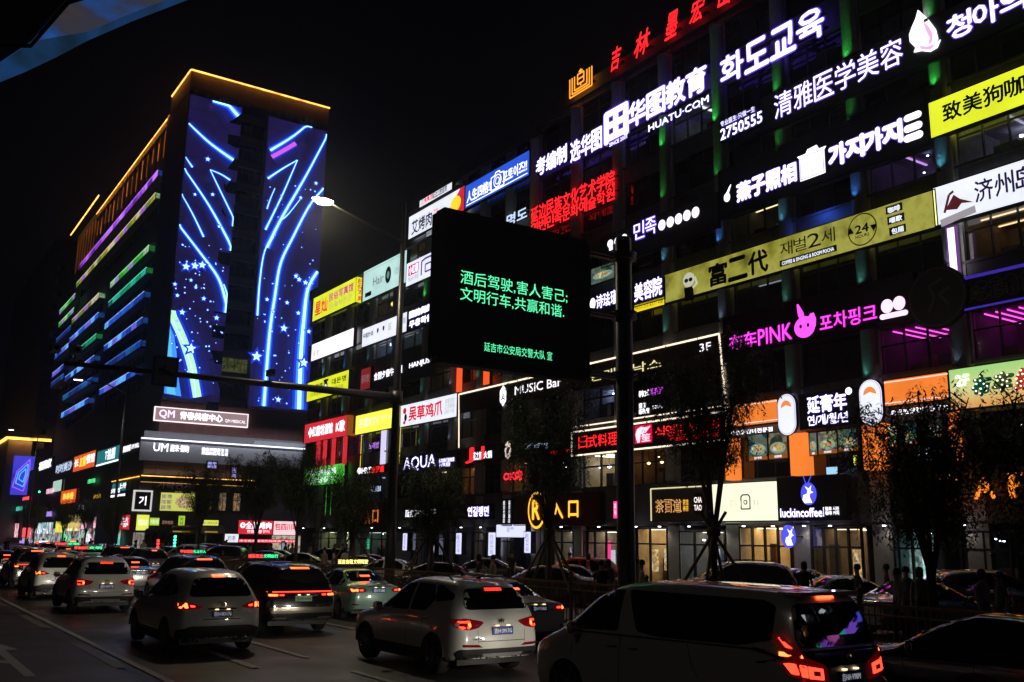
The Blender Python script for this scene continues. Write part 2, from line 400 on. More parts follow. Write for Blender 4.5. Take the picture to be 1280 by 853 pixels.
lit_at(752, 600, ((.55,.45,.3), [('tubes', (1,.85,.6), 6, (3,.07)), ('pendants', COOL, 9, (4,.12))]))
lit_at(700, 600, ((.4,.4,.38), [('spots', (1,.9,.7), 16, (8,.06))]))
lit_at(818, 590, ((.4,.25,.15), [('pendants', WARM, 8, (3,.1)), ('spots', WARM, 12, (5,.05))]))
lit_at(600, 537, ((.25,.2,.18), [('spots', (1,.9,.8), 22, (3,.06))]))
lit_at(755, 500, ((.3,.3,.36), [('spots', (.6,.65,1), 30, (2,.1))]))
lit_at(842, 172, ((.45,.45,.45), [('tubes', (.9,1,.95), 1.3, (2,.04))]))
lit_at(880, 155, ((.45,.45,.45), [('tubes', (.9,1,.98), 2.2, (1,.08))]))
lit_at(726, 235, ((.1,.15,.4), [('cross', (.2,.35,1), 1.2, (1,.05))]))
lit_at(745, 208, ((.3,.3,.3), [('spots', COOL, 10, (1,.08))]))
lit_at(1125, 222, ((.22,.14,.27), [('tubes', (.75,.4,1), 1.4, (2,.05)), ('spots', (.6,.8,1), 16, (6,.05))]))
lit_at(1225, 185, ((.32,.28,.36), [('spots', COOL, 20, (2,.09)), ('tubes', (.7,.6,.9), .8, (1,.05))]))
lit_at(1245, 310, ((.3,.2,.1), [('cross', (1,.65,.3), 2.6, (2,.03))]))
lit_at(1145, 440, ((.10,.04,.11), [('tubes', (1,.08,.65), 3.2, (6,.022))]))
lit_at(1245, 415, ((.10,.04,.11), [('tubes', (1,.08,.65), 3.2, (7,.022))]))
lit_at(960, 278, ((.2,.2,.16), [('cross', (1,.75,.35), 2.5, (1,.03))]))
lit_at(530, 318, ((.25,.17,.1), [('pendants', (1,.6,.25), 4, (3,.12))]))
lit_at(485, 385, ((.2,.16,.12), [('pendants', (1,.65,.2), 3, (2,.22))]))
lit_at(478, 448, ((.3,.35,.42), [('pendants', COOL, 9, (2,.14)), ('tubes', COOL, 1.5, (2,.05))]))
lit_at(505, 446, ((.3,.35,.35), [('tubes', (.8,.95,1), 2, (2,.06))]))
lit_at(610, 478, ((.5,.28,.14), [('tubes', WARM, 2.5, (3,.05)), ('spots', (1,.8,.6), 12, (3,.07))]))
lit_at(558, 478, ((.2,.15,.1), [('spots', (1,.8,.5), 16, (9,.05))]))
lit_at(530, 603, ((.5,.45,.3), [('spots', (1,.85,.5), 14, (6,.07)), ('tubes', (1,.85,.6), 2, (2,.05))]))
lit_at(460, 560, ((.2,.1,.25), [('tubes', (.6,.3,1), 2, (3,.04))]))
lit_at(462, 612, ((.15,.2,.35), [('tubes', (.5,.6,1), 2, (2,.05))]))
lit_at(1230, 560, ((.16,.13,.1), [('spots', (1,.9,.6), 5, (3,.06))]))
lit_at(548, 603, ((.5,.42,.25), [('cross', (1,.8,.5), 3, (2,.05))]))
lit_at(968, 385, ((.12,.12,.12), [('cross', COOL, .5, (1,.03))]))
LED_ROOM = []
def shop_building(name, label, ys, top, y_end, body=(.1,.1,.105), fine_to=40, depth=16, skip=()):
    t = thing(name, label, 'building', (FX, ys[0], 0)); inv = Vector((-FX, -ys[0], 0))
    b = MB(); b.box(4.0, depth, .02, y_end-ys[0]-.02, 0, top-.3)
    b.box(.32, 4.0, .0, .25, 0, top-.31); b.box(.32, 4.0, y_end-ys[0]-.25, y_end-ys[0], 0, top-.31)
    b.build('wall', DWALL, t)
    bb = MB(); bb.box(-.25, depth+.1, -.05, y_end-ys[0]+.05, top-.3, top, DWALL); bb.box(-.25, .1, -.05, y_end-ys[0]+.05, top, top+.7, DWALL); bb.build('roof', None, t)
    zs = [3.25]+[z for z in FLZ if z+WH < top]
    for i, z in enumerate(zs):                    # spandrel bands between the window rows
        lo = z if i == 0 else z+WH; hi = zs[i+1] if i+1 < len(zs) else top-.3
        b = MB(); b.box(0, .3, 0, y_end-ys[0], lo, hi); b.box(-.06, .0, 0, y_end-ys[0], hi-.14, hi-.02); b.box(-.05, .0, 0, y_end-ys[0], lo+.02, lo+.1)
        b.box(.3, 3.9, .3, y_end-ys[0]-.3, (lo+hi)/2-.1, (lo+hi)/2+.1)
        b.build('spandrel', DWALL, t)
    for k, y in enumerate(ys):
        hw = .46; yy = y-ys[0]
        b = MB(); b.box(-.05, .31, max(0, yy-hw), min(y_end-ys[0], yy+hw), 0, top-.35); b.build('pier', PIER, t)
        b = MB(); b.lathe([(.34,5.6),(.34,top-.9),(.38,top-.9),(.38,top-.7),(.2,top-.7)], (-.12, yy+(.35 if k == 0 else 0), 0), n=20, m=PIER); b.build('column', None, t, True)
    for k in range(len(ys)):
        y0 = ys[k]+.46; y1 = (ys[k+1] if k+1 < len(ys) else y_end)-.46
        if y1-y0 < 1: continue
        yc = (y0+y1)/2; sx = (y1-y0)/WW
        for z in zs[1:]:
            spec = None
            for (ly, lz), s in LIT.items():
                if y0-.46 <= ly < y1+.46 and z-1.1 <= lz < z+WH+1.0: spec = s
            wdw = window(t, yc-ys[0], z, yc < fine_to, spec is not None, .18, sx)
            if spec: 
                r = room(t, y0, y1, z, z+WH, spec[0], spec[1]); r.location = inv
                for c in r.children: c.location = (0,0,0)
    return t
YA = [8.19+4.17*k for k in range(10)]
A = shop_building('shop_building', 'long dark shop building covered with signs, red characters on its roof', YA, 31.0, 49.9)
Bb = shop_building('shop_building', 'dark shop building under the blue photo studio sign, directly behind the big LED board', [50.0, 53.4, 56.8], 30.4, 60.2, fine_to=0)
Cc = shop_building('shop_building', 'narrow dark shop building with the AQUA letters and the 吴草鸡爪 lightbox', [60.3, 65.2], 30.2, 70.2, fine_to=0)
Dd = shop_building('shop_building', 'lower shop building at the street corner with the yellow and red lightbox signs', [70.3, 75.3, 80.3, 85.3], 26.6, 90.4, fine_to=0)
# uplights that wash the columns above each sign
up = mat('uplight_housing', (.05,.05,.05), .4, .5)
def uplights(b, ys, floors, off=0):
    o = MB()
    for k, y in enumerate(ys):
        for fl in floors:
            if fl == 6: z = 27.6
            else: z = FLZ[fl]-.15
            c = UPC[fl]; 
            if fl in (1, 2) and (k % 3 == 0): c = (.45,.6,1.)
            if fl == 3 and k % 2: c = (.1,.5,.75)
            x = FX-.62; yy = y+(.35 if k == 0 else 0)
            o.box(x-.07-FX, x+.07-FX, yy-.07-ys[0], yy+.07-ys[0], z-.1, z)
            lamp('SPOT', (x-FX, yy-ys[0], z+.02), (26 if fl > 2 else 15)*random.choice((.35,.6,.9,1.1))*.42, c, b, (.22, 0, 1), .06, 95, 1, 'uplight_glow')
    o.build('uplight', up, b)
uplights(A, YA[2:], (1,2,3,4,5))
R_ = shop_building('shop_building', 'continuation of the long shop building toward and behind the camera', [-44,-36,-28,-20,-12,-4], 31.0, 8.1, fine_to=-999); uplights(A, YA[4:7], (6,)); uplights(Bb, [50.0,53.4,56.8], (2,3,4)); uplights(Cc, [60.3,65.2], (1,2,4)); uplights(Dd, [70.3,75.3,80.3,85.3], (1,2,3))
# ------------------------------------------------------------------ ground floor shop fronts
def shopfront(bld, xl, xr, ztop, cols, wall, lights, label=None, ref_y=675, door=1, Xs=FX-.02, extra=None, depth=4.5, spec=None):
    y0 = onx(xr, ref_y, Xs)[0]; y1 = onx(xl, ref_y, Xs)[0]; oy = bld.location.y
    lights = [(k_, c_, s_*1.7, a_) for (k_, c_, s_, a_) in lights]
    r = room(bld, y0, y1, .16, ztop, wall, lights, depth, FX+.34, 'shop_interior'); r.location = (-FX, -oy, 0)
    b = MB(); n = cols; t = .045
    for i in range(n+1):
        a = y0+(y1-y0)*i/n; b.box(-.06, .06, a-t-oy, a+t-oy, .16, ztop)
    b.box(-.064, .064, y0-oy, y1-oy, ztop-.08, ztop); b.box(-.064, .064, y0-oy, y1-oy, .14, .26); b.box(-.066, .066, y0-oy, y1-oy, 2.25, 2.33)
    f = b.build('shopfront_frame', FRAME, bld)
    for i in range(n):
        a0 = y0+(y1-y0)*i/n+t-oy; a1 = y0+(y1-y0)*(i+1)/n-t-oy
        q = MB(); q.box(-.01, .01, a0, a1, .26, 2.25); q.box(-.01, .01, a0, a1, 2.33, ztop-.08); q.build('pane', PGL, f)
    if extra:
        e = MB()
        for (fy, z0, z1, wd, m) in extra:
            a = y0+(y1-y0)*fy; e.box(FX+.9, FX+.98, a-wd/2, a+wd/2, z0, z1, m)
        o = e.build('shop_display', None, r)
    return y0, y1
DISP = patchy('shop_goods', [(.6,.5,.9),(.1,.1,.15),(.9,.85,1),(.2,.3,.8),(.9,.4,.5)], 1.1, 5)
GOLDD = patchy('gold_goods', [(1,.6,.2),(.3,.15,.05),(1,.85,.5),(.5,.25,.1)], 1.2, 6)
PINKS = glow('pink_sign', (1,.04,.22), 2)
cream = (.75,.62,.42)
shopfront(A, 792, 834, 3.15, 2, cream, [('cross', (1,.72,.4), 5, (3,.12))], extra=[(.35,.9,2.1,.6,GOLDD),(.75,.8,2.0,.5,GOLDD)])
shopfront(A, 850, 906, 3.0, 3, (.4,.4,.38), [('cross', (1,.8,.55), 3, (2,.09)), ('spots', COOL, 18, (3,.07))], extra=[(.5,1.0,2.1,.55,LBOX)])
shopfront(A, 925, 989, 3.2, 4, cream, [('cross', (1,.66,.3), 6, (3,.14))], extra=[(.2,.3,2.6,.5,mat('orange_wood',(.5,.22,.06),.5)),(.6,.3,2.4,.4,mat('orange_wood'))])
shopfront(A, 1014, 1077, 3.15, 4, (.45,.35,.25), [('cross', (1,.75,.45), 2.6, (2,.1))], extra=[(.35,.8,2.2,.5,GOLDD),(.8,.2,2.4,.6,mat('pale_wood',(.4,.28,.16),.5))])
shopfront(A, 1118, 1162, 3.0, 2, (.3,.4,.4), [('cross', (.6,1,.9), 3, (2,.1))], extra=[(.3,.6,2.4,1.0,patchy('green_white_goods',[(.6,.9,.8),(.1,.2,.15),(.8,.9,.9)],.6,4)),(.7,.6,2.4,.9,patchy('green_white_goods',[],1))])
shopfront(A, 1200, 1262, 3.0, 2, (.1,.1,.1), [('spots', COOL, 6, (3,.06))])
shopfront(A, 730, 772, 3.0, 3, (.4,.36,.3), [('cross', (1,.85,.6), 5, (2,.12))], extra=[(.25,.4,2.3,.4,DISP),(.65,.6,2.4,.4,PINKS),(.5,.4,1.9,.3,LBOX)])
shopfront(A, 688, 717, 3.0, 2, (.4,.36,.3), [('cross', (1,.85,.6), 3, (2,.12))], extra=[(.4,.5,2.0,1.2,DISP)])
shopfront(Bb, 618, 652, 2.9, 2, (.05,.05,.09), [('spots', COOL, 3, (3,.05))])
shopfront(Bb, 590, 607, 2.9, 2, (.3,.27,.22), [('cross', (1,.85,.6), 1.5, (1,.1))])
shopfront(Cc, 515, 570, 2.9, 4, (.12,.12,.14), [('spots', COOL, 8, (4,.06))])
shopfront(Dd, 440, 490, 2.9, 4, (.3,.34,.3), [('cross', (.8,1,.85), 2, (2,.08)), ('spots', COOL, 12, (5,.06))])
shopfront(Dd, 391, 432, 2.9, 4, (.4,.42,.25), [('cross', (1,1,.7), 3.5, (2,.1))], extra=[(.3,.3,2.4,1.0,patchy('green_white_goods',[],1))])


# small downlights under the ground floor sign band
for i, (y, p) in enumerate([(27.2,12),(28.6,9),(30.4,14),(32.2,14),(34.0,12),(35.9,9),(38.1,9),(40.0,6),(43.2,6),(46.8,6),(50.8,5),(56.0,7),(58.6,7),(63,5),(68,5),(73,5),(78,6),(83,6),(88,6),(24.5,4),(21,3)]):
    bl = A if y < 49.9 else Bb if y < 60.2 else Cc if y < 70.2 else Dd; oy = bl.location.y; b = MB(); b.lathe([(0,-.04),(.07,-.04),(.08,0),(0,0)], (-.4, y-oy, 3.22), n=10)
    b.build('downlight', glow('downlight_glow', (.9,.85,1.), 8), bl); lamp('SPOT', (-.4, y-oy, 3.16), p*1.6, (1.,.85,.7), bl, (.12,0,-1), .05, 140, .7, 'downlight_beam')
# ------------------------------------------------------------------ signs of the shop building
S = Surf('x', FX-.55)
YEL = glow('lightbox_yellow', (.82,.9,.03), 1.0, .08, .8); BLU = glow('lightbox_blue', (.03,.12,.85), .85, .1, .8)
RED = glow('neon_red', (1.,.015,.02), 1.9); MAG = glow('neon_magenta', (1.,.08,.85), 1.5); MAGR = glow('neon_magenta_rim', (.6,.0,.5), .8)
PINKW = glow('neon_pale_pink', (1.,.62,.9), 1.5); ORG = glow('panel_orange', (1.,.24,.035), .95, .1, .7); REDBOX = glow('lightbox_red', (.85,.03,.05), .8, .1, .8)
WARMW = glow('led_line_warm', (1.,.82,.62), 1.5); GRN = glow('lightbox_green', (.12,.85,.08), .7, .25, .8); GOLD = glow('neon_gold', (1.,.5,.04), 1.5)
CREAM = glow('lightbox_cream', (.95,.95,.68), 1.15, .06, .7); DIMW = glow('dim_white', (.7,.75,.9), .5)
mat('grey_wire', (.15,.15,.17), .4, .6)
INK = mat('black_print', (.008,.008,.01), .5); INKP = mat('purple_print', (.03,.008,.10), .5, 0, (.03,.008,.10), .5); INKR = mat('red_print', (.6,.01,.03), .5, 0, (.8,.02,.05), .8)
INKG = mat('grey_print', (.3,.3,.32), .5, 0, (.5,.5,.55), .4); GOLDP = patchy('gold_banner', [(.2,.19,.03),(.5,.48,.06),(.75,.72,.14),(.42,.4,.05)], .5, .9, 'noise')
NAVY = mat('navy_board', (.012,.014,.04), .35); GREYB = mat('grey_board', (.09,.09,.10), .5); BLKB = mat('black_board', (.012,.012,.014), .35)
WOODB = mat('wood_red_board', (.10,.02,.012), .5, 0, noise=.3, nscale=3); BRB = mat('brown_banner', (.12,.07,.04), .5, noise=.2, nscale=2)
def sign(name, label, c, board=None, th=.3, texts=(), frame=None, group=None, cat='sign', surf=S, back=.25, extra=None, fw=.05):
    r = surf.rect(c); a0, a1, z0, z1 = r; base = Vector(surf.p((a0+a1)/2, z0, 0))
    t = thing(name, label, cat, base, 0, group)
    if board is not None:
        b = MB(); slab(surf, r, -th, 0, board, None, mb=b); ob = b.build('sign_board', None, t)
        fm = frame or BLKM; b = MB(); a, d = min(a0, a1), max(a0, a1)
        for q in ((a-fw, d+fw, z0-fw, z0), (a-fw, d+fw, z1, z1+fw), (a-fw, a, z0, z1), (d, d+fw, z0, z1)): slab(surf, q, -th-.02, .015, fm, None, mb=b)
        b.build('sign_frame', None, t)
    else:                                           # channel letters stand on rails fixed to the wall
        b = MB(); a, d = min(a0, a1), max(a0, a1)
        for f in (.25, .75): slab(surf, (a, d, z0+(z1-z0)*f-.03, z0+(z1-z0)*f+.03), -th, -.06, BLKM, None, mb=b)
        b.build('mounting_rail', None, t)
    for tx in texts:
        body, cc, m = tx[:3]; o = dict(tx[3]) if len(tx) > 3 else {}
        if len(cc) == 4: rr = (a0+(a1-a0)*cc[0], a0+(a1-a0)*cc[2], z0+(z1-z0)*cc[1], z0+(z1-z0)*cc[3])
        else: rr = surf.rect(cc)
        text(surf, body, rr, .03, m, o.pop('name', 'character' if o.get('split') else 'lettering'), t, **o)
    if extra: extra(t, r)
    for ch in t.children: ch.location = -base
    return t
R = dict(rim=HALO); RS = dict(rim=HALO, split=True, bold=.03); B2 = dict(bold=.03); BS = dict(bold=.03, split=True)
def rp(x, y): return S.px(x, y)
# --- roof
def emblem(t, r):
    a0, a1, z0, z1 = r; b = MB(); m = glow('emblem_orange', (1.,.36,.03), 1.4); A_ = lambda u, v: (a0+(a1-a0)*u, z0+(z1-z0)*v)
    for i in range(3):
        k = i*.11; strip(S, [A_(k, .86), A_(k, k*1.0), A_(1-k, k*1.0), A_(1-k, .86)], .09, .03, m, mb=b)
    strip(S, [A_(.36,.86), A_(.36,.42), A_(.64,.42), A_(.64,.86), A_(.36,.86)], .09, .03, m, mb=b); strip(S, [A_(.36,.64), A_(.64,.64)], .09, .03, m, mb=b)
    strip(S, [A_(.5,.42), A_(.5,.3)], .09, .03, m, mb=b); strip(S, [A_(.5,.86), A_(.5,1.05)], .12, .03, m, mb=b); strip(S, [A_(.42,.96), A_(.58,.96)], .1, .03, m, mb=b)
    b.build('emblem', None, t)
sign('roof_emblem', 'glowing orange square maze-like emblem on the roof edge, left of the red roof characters', (712.5,95,121,740,80,109), extra=emblem)
for ch, c, lb in (('吉',(764,62,90,777,57,83),'lowest red handwritten roof character, nearest the orange emblem'),('林',(793,46,72,813,33,65),'red handwritten roof character made of two trees, second from the emblem'),
                  ('墨',(831,22,52,848,11,42),'red handwritten roof character, third from the orange emblem'),('宏',(862,6,29,882,-9,24),'red handwritten roof character above the big white education sign, fourth from the emblem'),
                  ('岳',(897,-18,12,917,-34,0),'red handwritten roof character cut off by the top edge of the photo')):
    sign('roof_character', lb, c, texts=[(ch, (0,0,1,1), RED, dict(bold=.02, shear=.35, name='lettering'))], group='red characters on the roof')
# --- row 6
sign('channel_letter_sign', 'large white glowing Korean letters 화도교육 on the top storey', (900,70,106,1031,10,46), texts=[('화도교육', (0,0,1,1), WHITE, RS)])
sign('channel_letter_sign', 'white glowing 华图教育 HUATU.COM letters with a rounded square logo', (757,141,184,885,84,128), texts=[
    ('华图教育', (785,129,161,884,82,112), WHITE, dict(rim=HALO, split=True, bold=.04)), ('HUATU·COM', (811,156,164,886,120,129), WHITE, dict(rim=HALO, bold=.02, rimw=.02)),
    ('SINCE 2001', (762,179,183,784,169,174), WHITE, dict(rim=HALO, bold=.02)), ('田', (757,142,178,784,131,168), WHITE, dict(rim=HALO, bold=.07, name='logo'))])
sign('channel_letter_sign', 'small white glowing letters 考编制 选华图 left of the rounded square logo', (670,198,219,753,160,187), texts=[
    ('考编制', (670,198,219,709,182,204), WHITE, RS), ('选华图', (713,178,202,753,159,186), WHITE, RS)])
sign('phone_number_sign', 'white glowing phone number 2750555 with a small line of characters above it', (900,151,175,954,132,155), board=NAVY, texts=[
    ('专业医生·只做一生', (901,151,158,944,134,141), WHITE, dict(rim=HALO)), ('2750555', (901,160,174,953,141,155), WHITE, dict(rim=HALO, bold=.02))])
def flame(t, r):
    def lp(pts, m, n, mb): poly(S, [rp(x, y) for x, y in pts], n, m, mb=mb, th=.1)
    b = MB(); P1 = [(1148,13),(1160,24),(1170,37),(1173,49),(1168,57),(1176,50),(1172,60),(1163,65),(1152,64),(1143,66),(1145,60),(1138,53),(1137,44),(1141,33),(1145,24)]
    P1 = P1[::-1]; lp(P1, WHITE, .05, b)
    lp([(1154,26),(1162,34),(1167,43),(1166,53),(1161,57),(1163,48),(1158,38)][::-1], glow('petal_pink', (.95,.5,.85), 1.0), .06, b)
    lp([(1150,58),(1160,59),(1172,55),(1164,63),(1152,62)][::-1], glow('petal_pink', ()), .06, b); b.build('flame_logo', None, t)
sign('banner_sign', 'long grey banner with white 清雅医学美容 and 청아의 letters around a pink petal logo', (950,117,163,1360,-62,0), board=GREYB, texts=[
    ('清雅医学美容', (967,117,147,1130,47,83), WHITE, dict(rim=HALO, split=True, bold=.0, rimw=.025)), ('청아의학', (1183,20,50,1322,-36,-4), WHITE, RS)], extra=flame)
# --- row 5
sign('yellow_lightbox_sign', 'bright yellow lightbox with black 致美狗咖啡 characters', (1162.3,128,172,1380,43,96), board=YEL, texts=[('致美狗咖啡', (1178,131,154,1312,80,105), INK, BS)])
def camico(t, r):
    b = MB(); c = rp(1015, 208); q = S.rect((1000,195,228,1031,184,216)); a0, a1, z0, z1 = q
    poly(S, [(a0,z0),(a1,z0),(a1,z1-.1*(z1-z0)),(a1-.12,z1),(a0+.12,z1),(a0,z1-.1*(z1-z0))][::-1], .03, WHITE, mb=b)
    A_ = lambda u, v: (a0+(a1-a0)*u, z0+(z1-z0)*v)
    poly(S, [A_(.25,.95),A_(.8,1.0),A_(.72,1.18),A_(.35,1.14)][::-1], .03, WHITE, mb=b)
    vi = glow('violet_line', (.4,.2,1), .7); disc(S, (a0+a1)/2, (z0+z1)/2, .37, .34, .045, vi, mb=b, hole=.93, th=.02); strip(S, [A_(.04,.05),A_(.96,.05),A_(.96,.9),A_(.04,.9),A_(.04,.05)], .03, .045, vi, mb=b)
    b.build('camera_logo', None, t); b = MB(); a, z = rp(909, 247)
    disc(S, a, z, .2, .24, .03, WHITE, mb=b); poly(S, [(a+.05,z+.2),(a-.13,z+.22),(a-.3,z+.62),(a-.16,z+.5)], .03, WHITE, mb=b); disc(S, a, z, .13, .15, .04, PINKW, mb=b, th=.01); b.build('fruit_logo', None, t)
    b = MB()
    for (xl, yl0, yl1, xr, yr0, yr1) in ((1130,145,153,1152,138,147),(1130,158,166,1153,151,161),(1130,170,178,1154,163,173)):
        q = S.rect((xl,yl0,yl1,xr,yr0,yr1)); rr = (q[3]-q[2])/2; zc = (q[2]+q[3])/2
        slab(S, (q[0]-rr, q[1]+rr, q[2], q[3]), -.02, .03, WHITE, None, mb=b); disc(S, q[0]-rr, zc, rr, rr, .03, WHITE, mb=b); disc(S, q[1]+rr, zc, rr, rr, .03, WHITE, mb=b)
    b.build('bar_logo', None, t)
sign('photo_booth_sign', 'dark sign with puffy white letters 燕子照相, a camera and 가지가지', (899,205,262,1160,120,196), board=NAVY, texts=[
    ('燕子照相', (921,229,251,996,204,228), WHITE, dict(rim=HALO, split=True, bold=.06)), ('가지가지', (1036,183,207,1128,151,179), WHITE, dict(rim=HALO, split=True, bold=.08))], extra=camico)
lamp('AREA', (FX-.7, onx(1030,270,FX)[0], onx(1030,262,FX)[1]), 22, (.05,.15,1), None, (.25,0,-1), .5, name='blue_wash')
# --- red institute letters, blue photo sign and neighbours
sign('neon_letter_sign', 'two rows of red glowing letters 延边民族文化艺术学院 and Korean below', (664,258,286,770,213,255), texts=[
    ('延边民族文化艺术学院', (664,259,277,769,214,235), RED, dict(split=True, bold=.02)), ('연변민족문화예술학원', (664,277,288,769,236,256), RED, dict(split=True, bold=.02))])
sign('channel_letter_sign', 'pale blue letters half hidden behind the top edge of the big LED board', (634,266,280,659,262,277), texts=[('명도', (0,0,1,1), glow('pale_blue', (.6,.75,1), 1.1), B2)])
def bluex(t, r):
    b = MB(); a, z = rp(622, 226); disc(S, a, z, .5, .5, .03, WHITE, mb=b, hole=.86); disc(S, a, z, .28, .28, .03, WHITE, mb=b, hole=.8)
    strip(S, [(a+.85,z-.55),(a+.85,z+.45),(a+.35,z+.5),(a+.25,z+.7),(a-.25,z+.7),(a-.35,z+.5),(a-.85,z+.45),(a-.85,z-.55),(a+.85,z-.55)], .06, .03, WHITE, mb=b)
    a0, a1, z0, z1 = r; strip(S, [(a0-.2,z0+.18),(a1+.2,z0+.18)], .05, .03, WHITE, mb=b); b.build('camera_logo', None, t)
sign('blue_lightbox_sign', 'blue lightbox reading 人生四格 and 포토이즈 with a white camera outline', (581.7,232.2,260.6,661.6,189.5,219), board=BLU, texts=[
    ('人生四格!!', (584,240,253,614,225,240), WHITE, B2), ('포토이즈!!', (629,215,229,659,199,214), WHITE, B2)], extra=bluex)
def ak(t, r):
    b = MB(); a0, a1, z0, z1 = r; A_ = lambda u, v: (a0+(a1-a0)*u, z0+(z1-z0)*v)
    poly(S, [A_(.62,.0),A_(1,.0),A_(1,1),A_(.93,1),A_(.78,.45)][::-1], .012, REDBOX, mb=b); disc(S, *A_(.86,.45), .75, .62, .03, glow('duck_yellow', (1.,.7,.03), 1.1), mb=b, th=.015); b.build('yellow_figure', None, t)
sign('white_lightbox_sign', 'white lightbox with brushed 艾烤肉 and a red and yellow end behind the LED board', (511,271.6,300,580.6,233.3,262), board=LBOX, texts=[('艾烤肉', (515,276,293,540,265,282), INKP, B2), ('艾肉', (542,262,274,548,259,271), INKR)], extra=ak)
sign('slim_lightbox_sign', 'slim white and red lightbox standing above the 艾烤肉 sign', (524.6,251,259,565,228.5,237.5), board=LBOX, texts=[('三焦集团', (527,250,256,541,243,249), INKR, B2), ('延边口腔医院', (541,242,249,559,232,239), INK, B2)])
sign('slim_lightbox_sign', 'tiny white strip sign just below the 艾烤肉 lightbox', (533,290,296,549,283,289), board=DIMW, texts=[('0433-2719', (0.05,.15,.95,.85), INK)])
def hongx(t, r):
    b = MB(); a0, a1, z0, z1 = r; A_ = lambda u, v: (a0+(a1-a0)*u, z0+(z1-z0)*v)
    poly(S, [A_(.07,.42),A_(.4,.42),A_(.4,.86),A_(.07,.86)][::-1], .012, glow('cherry', (.75,.0,.16), .8), mb=b)
    strip(S, [A_(.5,.2),A_(.5,.8),A_(.62,.86),A_(.92,.86)], .16, .02, glow('violet_print', (.14,.05,.5), .6), mb=b); strip(S, [A_(.62,.28),A_(.62,.6),A_(.85,.6),A_(.85,.28),A_(.62,.28)], .13, .02, glow('violet_print', ()), mb=b); b.build('printed_panel', None, t)
sign('white_lightbox_sign', 'white lightbox with a cherry red 小红帽 panel and violet frame drawing', (508,330.5,357,547,312,343), board=LBOX, texts=[('小红帽', (.1,.46,.38,.82), WHITE, B2), ('韩国料理店', (.08,.15,.42,.36), INKG)], extra=hongx)
def hairx(t, r):
    b = MB(); a0, a1, z0, z1 = r; A_ = lambda u, v: (a0+(a1-a0)*u, z0+(z1-z0)*v)
    disc(S, *A_(.6,.5), .55, .75, .02, mat('dark_green_print', (.02,.05,.045), .5), mb=b, th=.01); disc(S, *A_(.6,.5), .25, .33, .03, glow('mint', (.3,.5,.5), .5), mb=b, th=.01)
    slab(S, (a0+(a1-a0)*.06, a0+(a1-a0)*.21, z0+(z1-z0)*.1, z0+(z1-z0)*.24), 0, .02, mat('black_print', ()), None, mb=b); strip(S, [A_(.02,.93),A_(.98,.93)], .03, .01, INKG, mb=b); b.build('hair_print', None, t)
sign('pale_lightbox_sign', 'large pale mint lightbox reading Hair with a dark round print', (454.1,339.7,378,508,314,352), board=glow('lightbox_mint', (.55,.85,.8), .95, .1, .6), texts=[('Hair', (.25,.36,.5,.62), INKG, B2), ('造型', (.74,.4,.97,.6), INKG)], extra=hairx)
def endface(t, r, m, txt=None, im=INKR, w=1.2):
    a0, a1, z0, z1 = r; b = MB(); x = FX-.55; y = min(a0, a1)
    b.box(x+.0, x+w, y-.08, y-.0, z0, z1, m); b.build('end_panel', None, t)
    if txt: text(Surf('y', y-.08), txt, (x+.08, x+w-.08, z0+.15, z1-.15), .02, im, 'lettering', t, .02)
def sect(t, r): endface(t, r, YEL, '民\n俗\n写\n真', INKR)
sign('yellow_lightbox_sign', 'yellow lightbox reading 星灿 民俗写真馆 in red and magenta with a lettered end', (391.3,374.5,402,444.7,346.3,377.4), board=YEL, texts=[
    ('星灿', (.06,.18,.36,.78), INKR, B2), ('民俗写真馆', (.4,.5,.95,.84), glow('magenta_print', (.6,.02,.3), .8), B2), ('민속사진관', (.42,.15,.93,.42), INKG)], extra=sect)
sign('white_lightbox_sign', 'overexposed white lightbox with faint pale print, left end of its row', (389.5,431.4,451.5,442,410.5,432.5), board=glow('lightbox_bright', (.98,.93,1.), 1.3), texts=[('美丽人生', (.3,.35,.93,.75), glow('faint_print', (.85,.75,.9), .9)), ('●●', (.05,.2,.2,.6), glow('faint_print', ()))])
def w2(t, r):
    b = MB(); a0, a1, z0, z1 = r; A_ = lambda u, v: (a0+(a1-a0)*u, z0+(z1-z0)*v)
    for u in (.37,.5): disc(S, *A_(u,.62), .16, .22, .02, INK, mb=b, th=.01)
    b.build('dot_print', None, t)
sign('white_lightbox_sign', 'white lightbox with two black dots behind the tall lamp post', (452.8,411.6,434.4,508.5,391,414), board=LBOX, texts=[('中医针灸', (.03,.45,.27,.72), INK, B2), ('医', (.61,.4,.68,.75), INKG), ('饭馆', (.87,.45,.98,.75), INK)], extra=w2)
sign('violet_letter_sign', 'two rows of violet-white glowing characters right of the tall lamp post', (511,388,412,542,378,404), board=NAVY, texts=[('国韵舞蹈', (512,389,398,541,379.5,388), WHITE, dict(rim=HALO, bold=.05)), ('무용학원', (512,401,410,540,393,401), WHITE, dict(rim=HALO, bold=.05))])
def bbq(t, r):
    endface(t, r, BLKM); a0, a1, z0, z1 = r; b = MB(); A_ = lambda u, v: (a0+(a1-a0)*u, z0+(z1-z0)*v)
    disc(S, *A_(.47,.55), .45, .55, .02, mat('black_print', ()), mb=b, th=.01); disc(S, *A_(.47,.48), .3, .33, .03, LBOX, mb=b, th=.01); slab(S, (a0+(a1-a0)*.42, a0+(a1-a0)*.53, z0+(z1-z0)*.78, z0+(z1-z0)*.9), 0, .03, INK, None, mb=b); b.build('chef_print', None, t)
